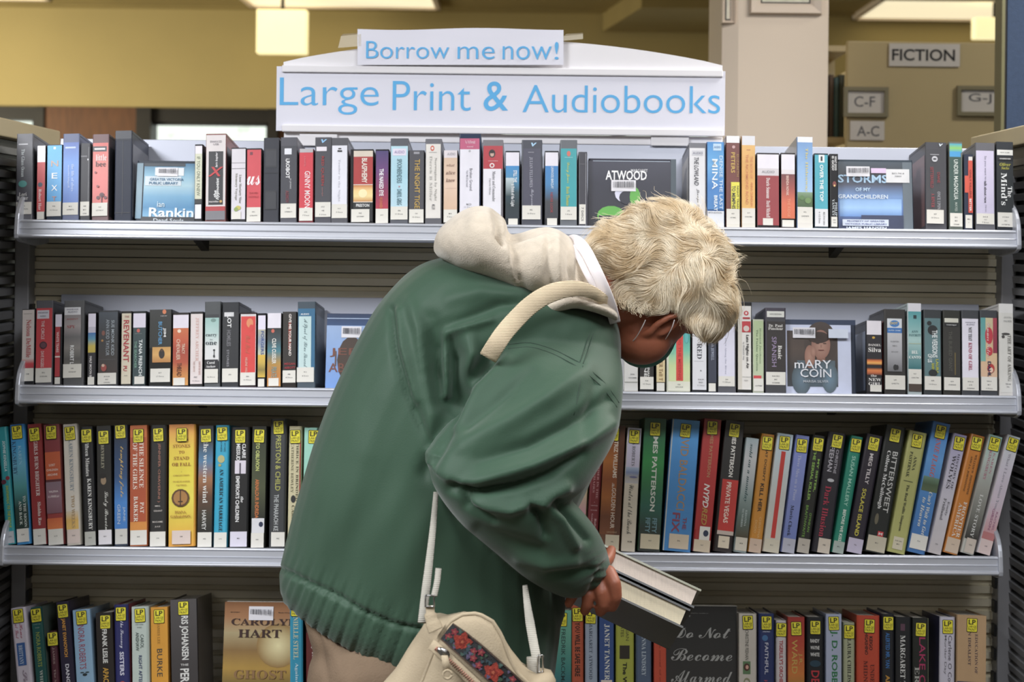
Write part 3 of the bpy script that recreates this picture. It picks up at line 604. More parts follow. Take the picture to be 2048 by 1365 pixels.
# ------------------------------------------------------------------ row 1 (top shelf)
q(0, 'C', [
 (31, 65, 0, 269, GR, 'dark grey tall audiobook case at the left end of the top shelf', [G(.08, .79, '4c4c54', '45454d', '50505a'), R(.1, .115, .7, .13, 'b9b9c0'), T('The Glass Ocean', .4, .18, .5, .22, 'c9d0d4', 's'), O(.4, .58, .28, '4f9794', .8), H('Lori', .42, .70, .5, .24, 'e4e4e4', 's'), H('Baker', .42, .745, .7, .24, 'e4e4e4', 's'), L(.79, .93, 'BAK|GV7875735')], ex_s('3e3e44')),
 (72, 91, 0, 293, BK, 'thin red audiobook case with white top block beside the dark grey one', [R(0, .0, 1, .22, 'f1eef4'), R(0, .22, 1, .88, 'c1373a'), O(.4, .52, .3, '3c4a5c'), T('Robert Har', .4, .58, .86, .35, 'f0dcdc', 's'), L(.88, .98, '', .05, .95)], dict(k='D')),
 (92, 124, 0, 291, '16283e', 'sky blue audiobook case with stacked letters N E X T', [G(.01, .75, '4fb0e2', '5cabe0', '4aa0dc'), R(.42, .03, .58, .06, 'e8f4fa'), H('N', .52, .25, .5, .42, 'c4a08a', 'n'), H('E', .52, .41, .4, .40, 'f6fafc', 'n'), H('X', .52, .57, .42, .40, 'f6fafc', 'n'), H('T', .52, .71, .3, .3, 'd08d70', 'n'), L(.75, .94, 'WAR|10 Discs')], dict(k='D')),
 (124, 158, 0, 269, '6a7290', 'tall blue audiobook case on the top shelf left of the thin black one', [G(.1, .79, '4a68b4', '5f8fd8', '5a85cc', '4c74c0'), R(.12, .15, .8, .17, 'b8c8e6'), T('the life of elves', .62, .35, .66, .18, 'b9cdf0', 's'), T('unabridged', .36, .36, .62, .14, 'b9cdf0', 's'), L(.79, .93, 'MCG|GV788712')], ex_s('26336a')),
 (159, 180, 0, 288, '47474c', 'narrow plain charcoal audiobook case right of the tall blue one', [R(.02, .16, .7, .175, '6e6e74'), R(.75, .2, .85, .22, 'ececf0'), R(.86, .05, .93, .92, '77777c'), L(.75, .93, 'GRE|MYS|G788')], dict(k='D')),
 (183, 217, 0, 270, '7b6264', 'tall salmon red audiobook case reading little bee', [G(.1, .79, 'd4625a', 'dc7a72', 'd8706c', 'cc6560'), R(0, .14, .9, .20, '3a3a40'), R(.1, .16, .8, .18, 'e8d8d8'), H('little', .55, .27, .7, .42, 'f6e4e2', 's'), H('bee', .52, .345, .68, .34, '5c3a3c', 's'), O(.62, .70, .16, '5a3038'), O(.38, .73, .12, '5a3038'), O(.85, .73, .1, '6a3a42'), T('l', .62, .70, .79, .05, '4a2a30', 'n'), O(.2, .44, .07, '8a4a4c'), O(.35, .60, .08, '8a4a4c'), L(.79, .94, 'CLE|G7778507')], ex_s('35353b')),
 (228, 263, 0, 263, '232a3c', 'plain navy black audiobook case without a label on the top shelf', [R(.0, .0, 1, .09, '1b2130'), R(.46, .1, .49, .93, '141926'), R(0, .10, 1, .105, '141926'), R(0, .9, 1, .905, '141926')], ex_s('5a5c66')),
 (388, 405, 0, 290, BK, 'thin pale audiobook case with green lettering left of the hypnotist case', [R(0, .02, 1, .12, 'e9e2f0'), R(0, .12, 1, .70, 'd3d4bc'), T('IF YOU ONLY KNEW', .5, .16, .66, .5, '66705a', 'n'), R(0, .70, 1, .76, '202022'), L(.77, .95, '', .05, .95, 'ece8f2')], dict(k='D')),
 (410, 452, 0, 269, '8c5a58', 'tall white and black audiobook case reading the hypnotist', [R(0, .015, 1, .82, 'dcd4d4'), H('ENHANCED', .5, .09, .6, .12, '77727c', 'n'), H('USB', .5, .12, .28, .1, '77727c', 'n'), R(.13, .2, .88, .80, '26262c'), T('lars kepler', .55, .21, .38, .15, 'e8e4e8', 'I', 1), T('the', .48, .64, .72, .16, 'f4f4f4', 'I', 1), T('hypnotist', .62, .50, .745, .2, 'f4f4f4', 'I', 1), H('X', .5, .43, .8, .5, 'c3222c', 'I'), H('macmillan', .42, .765, .5, .1, 'e6dede', 'n'), O(.78, .765, .07, 'c39a50'), R(0, .82, 1, .87, 'b02a32'), R(0, .87, 1, .97, '77767c')], ex_s('3f3538')),
 (461, 492, 0, 297, '2c2c30', 'white and grey audiobook case with a yellow flower left of the red us case', [R(0, .015, 1, .95, 'd9d4dc'), R(0, .2, 1, .205, '55555a'), R(0, .275, 1, .28, '55555a'), T('Liane Moriarty Nine', .62, .36, .74, .22, '77766e', 's'), T('Memory Voyage', .34, .34, .70, .2, '8a897f', 's'), O(.5, .80, .2, 'c3b85a', .8), O(.35, .82, .15, '8fa25a'), L(.85, .95, '', .05, .7)], dict(k='D')),
 (492, 523, 0, 298, '2c2426', 'red audiobook case with the word us in white script', [R(0, .02, 1, .79, 'cf3c48'), R(.2, .05, .4, .09, '76303f'), H('us', .48, .43, .95, .7, 'f6e8ec', 'c'), H('DAVID', .5, .60, .6, .14, 'a92c38', 'n'), H('NICHOLLS', .5, .65, .7, .14, 'a92c38', 'n'), L(.79, .98, 'NIC|G7869795')], dict(k='D')),
 (526, 558, 0, 277, '3c3e46', 'dark grey audiobook case shown from the open side with two oval cutouts', [R(.08, .13, .88, .35, '2b2d34'), R(.12, .15, .86, .33, '34363e'), R(.0, .41, 1, .416, '202228'), R(.08, .62, .88, .84, '2b2d34'), R(.12, .64, .86, .83, '33353c')]),
 (560, 594, 0, 276, '5c5c64', 'tall charcoal audiobook case with white and pink lettering left of the bright red one', [R(0, .1, 1, .77, '3e3f48'), R(.22, .13, .68, .2, 'e4e6ee'), T('i,ROBOT', .42, .25, .48, .3, 'f0f0f2', 'B'), T('to protect', .62, .48, .6, .14, 'c8c8cc', 'n'), T('ASIMOV', .42, .62, .76, .22, '7c3844', 'B'), L(.77, .935, 'ASI|G7888871')], ex_s('4b4b50')),
 (597, 627, 0, 299, '7d2630', 'bright red audiobook case with large thin white capitals down the spine', [R(0, .05, 1, .79, 'd02f40'), R(0, .0, 1, .05, 'b8b4b8'), T('GINNY MOON', .6, .30, .79, .42, 'f6e8ea', 'n'), T('a novel by', .4, .1, .24, .2, 'e07a84', 'n'), L(.79, .96, 'LUD|7 Discs')], dict(k='D')),
 (629, 663, 0, 276, '55555c', 'tall charcoal audiobook case with blue tick on top, right of the bright red one', [R(.05, .12, .95, .76, '45454d'), R(.05, .11, .72, .16, 'e6e0e8'), H('v', .55, .045, .4, .25, '8fc4ee', 'I'), T('RED QUEEN', .46, .22, .56, .2, '9c2c30', 'B'), T('unabridged', .46, .58, .68, .12, '9a6a6a', 'n'), L(.75, .92, 'ATLT|VIE|5 Discs')], ex_s('4b4b50')),
 (662, 696, 0, 277, '5c5c62', 'tall white audiobook case with small black emblem left of the BLASPHEMY case', [R(0, .09, .98, .77, 'e4e4ee'), R(.4, .12, .6, .135, '2c2c30'), R(.35, .145, .65, .165, '2c2c30'), T('Tender is the Night', .46, .25, .74, .16, 'c0c0cc', 's'), L(.77, .93, 'ROY|3 Discs')], ex_s('7c4a38')),
 (700, 747, 0, 300, '1e1e20', 'wide red and black audiobook case lettered BLASPHEMY with a fireball', [R(.12, .02, 1, .10, 'd8ccbc'), R(.12, .1, 1, .47, 'ac3230'), T('BLASPHEMY', .62, .12, .45, .25, 'e9e0d6', 'B'), G(.48, .70, 'c9773a', 'f0cf8c', 'f4dc9a', 'c98a4a', u0=.12), O(.55, .59, .2, 'f9e8b6'), R(.12, .47, 1, .48, 'e8ddd0'), R(.12, .7, 1, .71, 'e8ddd0'), R(.12, .71, 1, .96, '232326'), H('PRESTON', .55, .75, .6, .14, 'e6e6e6', 'B'), L(.80, .97, 'PRE|GV178489', .03, .86)], dict(k='D')),
 (750, 778, 0, 300, '1e1e26', 'purple and red audiobook case lettered THE NAKED EYE', [G(.02, .8, '4a3f74', '6a3f7a', '8a3058', 'b83248'), T('THE NAKED EYE', .45, .26, .62, .34, 'f4f2f6', 'B'), T('IRIS JOHANSEN', .4, .64, .78, .3, 'd97a54', 'B'), L(.79, .98, 'JOH')], dict(k='D')),
 (780, 817, 0, 278, '5f6168', 'tall pale blue audiobook case lettered SPOONBENDERS', [G(.09, .79, 'b7dbe8', 'a8d2e2', 'bcdcea'), R(.1, .12, .9, .2, 'e2dcec'), H('AUDIO', .5, .16, .6, .18, '9a8ab8', 'n'), T('SPOONBENDERS', .5, .24, .52, .3, '6a8a96', 'B'), H('x', .5, .56, .12, .1, 'c06060', 'n'), T('DARYL GREG', .5, .59, .77, .28, '6a8a96', 'B'), L(.79, .94, 'GRE|11 Discs')], ex_s('4b4b50')),
 (817, 849, 0, 302, '2e2e32', 'dark grey audiobook case lettered THE NIGHT TIGER in gold', [R(0, .0, 1, .79, '4b4b52'), R(.3, .02, .7, .05, '9a9aa2'), T('THE NIGHT TIGE', .55, .12, .78, .36, 'c9a447', 'n'), L(.79, .97, 'CHO|12 Discs')], dict(k='D')),
 (850, 884, 0, 279, '6f6f76', 'tall white audiobook case with red oval emblem right of THE NIGHT TIGER', [R(0, .06, .96, .92, 'e2ded8'), O(.42, .11, .13, 'd0604a', 1.4), O(.42, .11, .07, 'e8ded8', 1.2), R(.2, .155, .7, .16, '9c9c9c'), T('Norwegian by Night', .62, .22, .72, .18, 'a6a4a0', 's'), T('Derek B Miller', .32, .2, .72, .16, 'b4b2ae', 's'), T('MILLER', .5, .76, .82, .2, '77767a', 'n'), R(0, .92, 1, 1, '5a5a60')], ex_s('a09a92')),
 (886, 916, 0, 302, '35302e', 'peach audiobook case with hand-lettered title left of the tall white and pink one', [R(0, .0, 1, .1, 'e0d8dc'), H('AUDIO', .55, .05, .6, .2, '9a98a0', 'n'), G(.1, .79, 'd9bda4', 'e2c6b0', 'd9b89c'), H('what', .5, .2, .6, .2, '9a7a68', 'i'), H('alice', .5, .30, .7, .28, '8a6a5c', 'i'), H('knew', .5, .40, .7, .28, '8a6a5c', 'i'), R(.1, .5, .9, .505, 'e8cdbf'), L(.79, .96, 'MOR|7 Discs')], dict(k='D')),
 (918, 962, 0, 269, '24334e', 'tallest white audiobook case with pink band and navy top on the top shelf', [R(0, .05, .96, .17, 'c0577c'), H('Val McDermid', .5, .09, .5, .16, 'eec6d6', 's'), H('novel', .5, .14, .3, .08, 'eec6d6', 'n'), R(0, .17, .96, .99, 'e6e4ee'), O(.48, .19, .06, 'b4b4bc'), T('Broken Ground', .55, .38, .62, .14, '6a6a76', 'n'), T('Val McDermid', .36, .40, .58, .1, '9a9aa6', 'n'), H('MCD', .45, .77, .24, .1, '88888c', 'n'), H('11 Discs', .42, .80, .4, .08, '88888c', 'n')], ex_s('5a2a44')),
 (965, 1007, 0, 281, '7e7a80', 'tall audiobook case, red above and white below, with a small black portrait', [R(0, .07, 1, .34, 'b52e3c'), O(.45, .16, .17, '3c3436', 1.3), O(.45, .17, .1, 'c9a898', 1.2), O(.45, .14, .12, '2a2426', .7), R(.25, .245, .75, .25, 'e0b8bc'), O(.45, .30, .13, 'e9dede', 1), O(.45, .30, .07, 'b52e3c', 1), R(0, .34, .92, .99, 'e8e6ee'), T('Master and Commander', .55, .37, .72, .16, '66666c', 's'), T('Patrick OBrian', .35, .45, .64, .1, '9a9aa0', 's')], ex_s('a03040')),
 (1010, 1040, 0, 303, '1a2028', 'audiobook case with white top block and snowy dark landscape', [R(0, .02, 1, .2, 'e6e2ee'), G(.2, .9, '2f88c8', '4a8fb8', '2a4a56', '1e3036', '202c38'), G(.36, .6, 'c0d0d6', '3a4c50', u0=.0, u1=.6), T('STILL THE', .7, .26, .42, .26, 'e9eef2', 'B'), T('A Trick of the Light', .5, .44, .74, .3, 'f0f2f4', 's'), L(.90, .99, '', .2, .9)], dict(k='D')),
 (1043, 1085, 0, 281, '50525c', 'tall slate audiobook case lettered BELGRAVIA with a rounded label', [R(.05, .1, .95, .77, '4a4a5c'), H('v', .6, .055, .3, .2, 'a8d0ee', 'I'), R(.3, .14, .6, .15, '8a8a96'), T('JULIAN FELLOWES', .45, .2, .55, .18, 'a9a9b8', 's'), T('Belgravia', .5, .57, .76, .2, 'b4b4c2', 'c'), L(.76, .92, 'FEL|13 Discs', .0, .95)], ex_s('3a3a40')),
 (1089, 1118, 0, 303, '17181e', 'audiobook case with white top block, blue and grey with a red word', [R(0, .02, 1, .2, 'e6e2ee'), G(.2, .9, '2f7fc4', '3a82b8', '3f4248', '34363e'), T('LINWOOD BARCLAY', .55, .21, .50, .2, 'e4ecf2', 'n'), T('NEVER LOOK', .5, .55, .82, .2, 'a0343c', 'n'), L(.89, .99, '', .15, .92)], dict(k='D')),
 (1120, 1155, 0, 281, '6a6e74', 'tall teal audiobook case with yellow lettering', [R(0, .1, 1, .77, '2fa0a8'), O(.5, .16, .12, 'd06a5a', 1.5), R(.25, .2, .75, .205, '9ad4d4'), T('Daisy Jones', .45, .26, .5, .24, 'c9cc58', 'c'), T('Rosie Thomas', .45, .54, .76, .2, 'c9cc58', 's'), L(.77, .92, 'ATK|9 Discs')], ex_s('50545c')),
 (1157, 1175, 0, 305, '4a4a52', 'thin charcoal audiobook case with vertical white label left of the face-out navy case', [R(.08, .16, .78, .165, '6a6a70'), R(.86, .02, .93, .98, '9a9aa2'), L(.70, .96, '', .02, .86), T('7 DISCS', .45, .74, .92, .3, '44444a', 'n')], dict(k='D')),
 (1377, 1413, 0, 287, '77777e', 'tall white audiobook case lettered THE LOWLAND', [R(0, .06, .95, .96, 'dfdee2'), R(.15, .09, .85, .15, 'c9c9d0'), H('AUDIO', .5, .12, .6, .14, '77778a', 'n'), T('THE LOWLAND', .42, .17, .50, .28, '3c3c46', 'I'), T('Jhumpa Lahiri', .5, .54, .84, .2, '55555c', 'c'), H('LAH', .6, .9, .2, .09, '88888c', 'n')], ex_s('a8a29a')),
 (1413, 1449, 0, 285, '2b5a94', 'blue audiobook case with big white letters between THE LOWLAND and the brown one', [G(.0, .78, '2c86cc', '5aa8e0', '2f7cc4', '3a80c0'), R(.35, .02, .85, .1, 'bcd8ee'), H('AUDIO', .6, .06, .4, .14, '4a7ab0', 'B'), T('DENISE THE LAST', .83, .16, .78, .2, 'cfe2f2', 'n'), T('MINA', .45, .2, .55, .34, 'e9f2f8', 'n'), T('BREATH', .5, .62, .84, .2, 'e9f2f8', 'B'), R(0, .8, 1, 1, 'dadde4'), H('FIFTH EDITION', .45, .82, .8, .1, '66666c', 'n')]),
 (1451, 1480, 0, 273, '6a2e22', 'brown and yellow audiobook with a white cap, lettered TO MEMPHIS', [R(0, .0, 1, .075, 'e9e8ea'), R(0, .075, 1, .79, '6e2c22'), O(.55, .12, .12, 'c9a0a0'), T('PETERS', .5, .18, .4, .3, 'd9b44a', 'n'), T('ELIZABETH', .86, .2, .44, .16, 'a8843a', 'n'), R(.35, .5, 1, .79, 'e2d93c'), T('TO MEMPHIS', .55, .54, .79, .28, '2f2f2c', 'B'), T('NIGHT TRAIN', .86, .54, .79, .14, '55552c', 'B'), L(.79, .95, 'PET|GV74AL'), R(0, .95, 1, 1, 'd8d4c8')], dict(k='P', depth=0.15, side='b8a898')),
 (1482, 1511, 0, 273, 'c98f3c', 'amber audiobook with a white cap, right of the brown TO MEMPHIS one', [R(0, 0, 1, .1, 'dcdce2'), G(.1, .78, 'e2b264', 'dca24c', 'e4b25c'), R(.35, .15, .65, .155, 'a83c2c'), T('THE BOOK OF', .72, .22, .46, .22, 'd98c54', 'n'), T('THE RICHMOND ROAD', .38, .2, .74, .2, 'c97a4c', 'n'), T('ANNA QUINDLEN', .72, .5, .76, .22, 'd2804c', 'n'), L(.78, .94, 'QUI|GV837880'), R(0, .94, 1, 1, 'd8d4c8')], dict(k='P', depth=0.15, side='b8a898')),
 (1513, 1559, 0, 307, '221a1c', 'wide dark red audiobook case with white top block', [R(0, .02, 1, .205, 'e9e4ee'), R(0, .205, 1, .3, 'd2ccd0'), H('AUDIO', .5, .25, .6, .12, '8a8a92', 'n'), R(0, .3, 1, .95, '94202a'), T('Dearie Someone', .5, .33, .6, .18, 'ecdedc', 's'), T('David Mitchell', .5, .63, .85, .18, 'ecdedc', 's'), L(.86, .95, '', .25, .72)], dict(k='D')),
 (1561, 1591, 0, 307, '241a1a', 'audiobook case fading from brown to orange with white top block', [R(0, .02, 1, .22, 'e6e2ee'), R(0, .22, 1, .28, 'ded8dc'), G(.28, .86, '6e3436', 'a04238', 'd9653c', 'd4622f'), T('BRENDA NOVAK', .45, .3, .56, .2, 'e4c0b4', 'B'), T('THE RIDGE', .55, .6, .84, .2, 'e89a74', 'n'), L(.88, .97, '', .05, .92)], dict(k='D')),
 (1593, 1626, 0, 275, '5f86ba', 'pale blue audiobook with green hedge picture and white cap', [R(0, 0, 1, .06, 'e6e8ee'), G(.06, .62, '6d98cc', '8eb6e0', 'a2c2e6'), G(.60, .76, '7e9a78', '4c6a3c', '3c5a34'), T('The Hideaway', .6, .12, .6, .2, 'd6c878', 's'), O(.3, .66, .16, '5a7f48'), O(.7, .69, .2, '6a8c50'), L(.76, .93, 'HOL|GV874878'), R(0, .93, 1, 1, 'd8d4cc')], dict(k='P', depth=0.15, side='b4b0ac')),
 (1628, 1657, 0, 308, '1a3640', 'turquoise audiobook case lettered OVER THE TOP', [R(0, .02, 1, .73, '3ba6ba'), R(.3, .02, .75, .12, 'e8eef0'), R(.45, .04, .6, .1, '22262a'), T('OVER THE TOP', .52, .15, .63, .28, 'eef4f4', 'B'), R(0, .73, 1, .96, 'dcdce0'), T('822.914 VAN', .7, .77, .94, .14, '55555a', 'n'), T('6 1/2 Discs', .35, .77, .92, .14, '55555a', 'n')], dict(k='D')),
 (1659, 1677, 0, 309, '101014', 'thin black audiobook case lettered WHAT GOOD IS GOD', [T('WHAT GOOD', .72, .03, .22, .3, 'e6e6e6', 'B'), T('IS GOD?', .35, .03, .22, .3, 'e6e6e6', 'B'), O(.55, .4, .25, '7a2c28', 1.6), O(.55, .42, .12, 'e2c27a', 1.2), T('PHILIP', .75, .64, .82, .3, 'c9d0d6', 's'), T('YANCEY', .38, .6, .82, .3, 'c9d0d6', 's'), L(.83, .96, 'GEN|YAN', .1, .9)], dict(k='D')),
 (1851, 1894, 0, 286, '4c4c52', 'tall charcoal audiobook case with red lettering ONCE UPON A RIVER', [R(0, .08, 1, .9, '3c3c42'), H('v', .75, .03, .2, .14, 'dfe9f2', 'I'), R(.2, .135, .65, .145, '9a9aa0'), O(.43, .19, .15, 'c6c6cc'), O(.43, .19, .09, '44444a', .5), T('SETTERFIELD', .28, .28, .52, .16, '8c3a42', 'B'), T('DIANE', .62, .34, .46, .14, '8c3a42', 'B'), T('ONCE UPON', .62, .56, .76, .16, 'a8a8ae', 's'), T('A RIVER', .32, .58, .74, .16, 'a03c46', 's'), L(.765, .92, 'SET|13 Discs', .0, .86)], ex_s('7e5a58')),
 (1898, 1926, 0, 285, '6a7068', 'green and teal audiobook lettered UNDER MAGNOLIA', [G(.02, .12, '3fa6c8', '8ac860', '3fa6c8'), R(0, .11, .9, .17, '3a9ad4'), R(0, .17, .92, .80, '35524c'), T('UNDER MAGNOLIA', .5, .2, .65, .34, 'dfe6e0', 'n'), T('MAYES', .5, .68, .78, .2, 'b0bcb4', 'n'), L(.80, .95, 'BIO|MAY|GV8488')], ex_s('8a8a80')),
 (1928, 1947, 0, 310, '30364a', 'thin audiobook case split dark blue and orange red', [R(.5, .03, 1, .08, 'd9d4d0'), G(.08, .76, 'c9442c', 'd24a30', 'cc4028', u0=.45), R(0, .28, .45, .5, 'd24a30'), T('ONLY KILLERS', .72, .2, .56, .25, '8c2c24', 'B'), T('BETTER', .7, .58, .74, .25, 'f0e6e2', 'B'), L(.79, .96, 'BRA|V', .05, .9)], dict(k='D')),
 (1951, 1991, 0, 287, '66666c', 'tall lilac audiobook case lettered talk about race', [R(0, .09, .96, .92, 'cbc4de'), T('So you want to', .5, .15, .42, .14, '77758a', 'n'), T('talk about race', .5, .43, .68, .14, '35333c', 'B'), T('IJEOMA OLUO', .5, .7, .78, .1, '9a98ac', 'n'), L(.80, .92, '305.8|OLU|7 Discs', 0, .96)], ex_s('7c7266')),
 (1993, 2028, 0, 285, '2e3238', 'tall black audiobook case lettered The Mind, right end of the top shelf', [R(0, .09, 1, .15, 'dcdcd8'), H('NEW YORK', .5, .12, .6, .08, '55555a', 'n'), R(.05, .17, .95, .21, '0c0c10'), H('UNABRIDGED', .5, .19, .7, .09, 'd8d8d8', 'B'), R(0, .22, 1, .8, '1b2226'), H('Oliver', .5, .255, .7, .2, 'b8b43c', 'i'), H('Sacks', .5, .295, .5, .18, 'b8b43c', 'i'), T("Mind's", .42, .35, .71, .38, 'eef0f0', 's'), T('The', .78, .5, .62, .28, 'eef0f0', 's'), L(.79, .95, 'SCI.860|SAC|GV7787786')], ex_s('2c3036')),
])
face_out('x', 'face-out icy blue audiobook case reading Dead Souls on the top shelf', 270, 391, 322, 0, 0.014, '2c3440',
  [G(.04, .93, '2f6f96', '7fb2cc', 'a8cbd8', '6aa4c8', '3f86b4', '7cb6d8', u0=.12), G(.04, .93, '7490a0', '8aa6b4', '6f94aa', u0=.0, u1=.1), R(.12, .04, .8, .09, '24303c'), R(.14, .25, .74, .40, 'ccd8e0'), R(.3, .11, .78, .24, 'e2e6ea'),
   H('GREATER VICTORIA', .5, .30, .56, .045, '2c6a90', 'B'), H('PUBLIC LIBRARY', .45, .36, .48, .045, '2c6a90', 'B'), H('ian', .42, .70, .12, .09, 'd6e6ee', 'n'), H('Rankin', .60, .83, .74, .16, 'dfeaf2', 'B'), R(.1, .9, 1, 1, '20262e'), H('Dead Souls', .56, .955, .5, .06, 'd0d8de', 'n')] + bars(.36, .66, .13, .20, 22), tilt=-0.02)
face_out('x', 'face-out navy audiobook case with green leaf shapes behind the white hair', 1177, 1353, 318, 0, 0.014, '2b2c3c',
  [G(.03, 1, '3a3b4c', '2b2c3c', '2c2d3a', '26262e'), R(.05, .03, .93, .04, 'a8b4c4'), R(.94, 0, 1, 1, '4c5a64'), H('MARGARET', .58, .17, .19, .035, 'e0e0e4', 'n'), H('ATWOOD', .43, .24, .47, .11, 'f2f2f4', 'B'),
   O(.42, .50, .12, 'dcdcf0', .9), O(.44, .56, .09, '2c2d3a', .9), O(.53, .55, .06, '5fae46', 1.9), O(.26, .82, .16, '5fae46', .7), R(.12, .82, .4, 1, '2c2d3a')] + bars(.28, .52, .33, .42, 26, 2), tilt=-0.02)
face_out('x', 'face-out audiobook case reading Storms of my Grandchildren', 1678, 1829, 320, 0, 0.014, '3a4652',
  [G(.03, 1, '46525e', '3c4048', '4a5064', '6f92c4', '5c82c4', '3c5488', '2c3450', u0=0, u1=.86), G(.55, .8, '86aee0', '9cc4f0', '5f8ccc', u0=.02, u1=.84), R(.86, .03, .985, 1, '66727c'), H('STORMS', .33, .27, .66, .11, 'a9cbe8', 'B'), H('OF MY', .33, .42, .2, .05, 'b4cfe8', 'B'), H('GRANDCHILDREN', .33, .52, .66, .055, 'd4e0ec', 'B'),
   R(.64, .13, .95, .32, 'e2e2e4'), H('BIO.7414', .8, .19, .16, .02, '66666a', 'n'), H('HAN', .8, .23, .08, .02, '66666a', 'n'), R(.44, .12, .64, .19, 'dcc4e4'), G(.78, .98, '2e3a5c', '2a3450', u0=.3, u1=.86), R(.05, .84, .66, .93, 'c9d2e0'), H('PROPERTY OF GREATER', .36, .865, .5, .02, '44508c', 'B'), H('VICTORIA PUBLIC LIBRARY', .36, .905, .56, .02, '44508c', 'B'), H('JAMES HANSEN', .36, .965, .54, .045, 'd9e2ee', 'B')] + bars(.13, .4, .12, .19, 24, 3), tilt=-0.02)
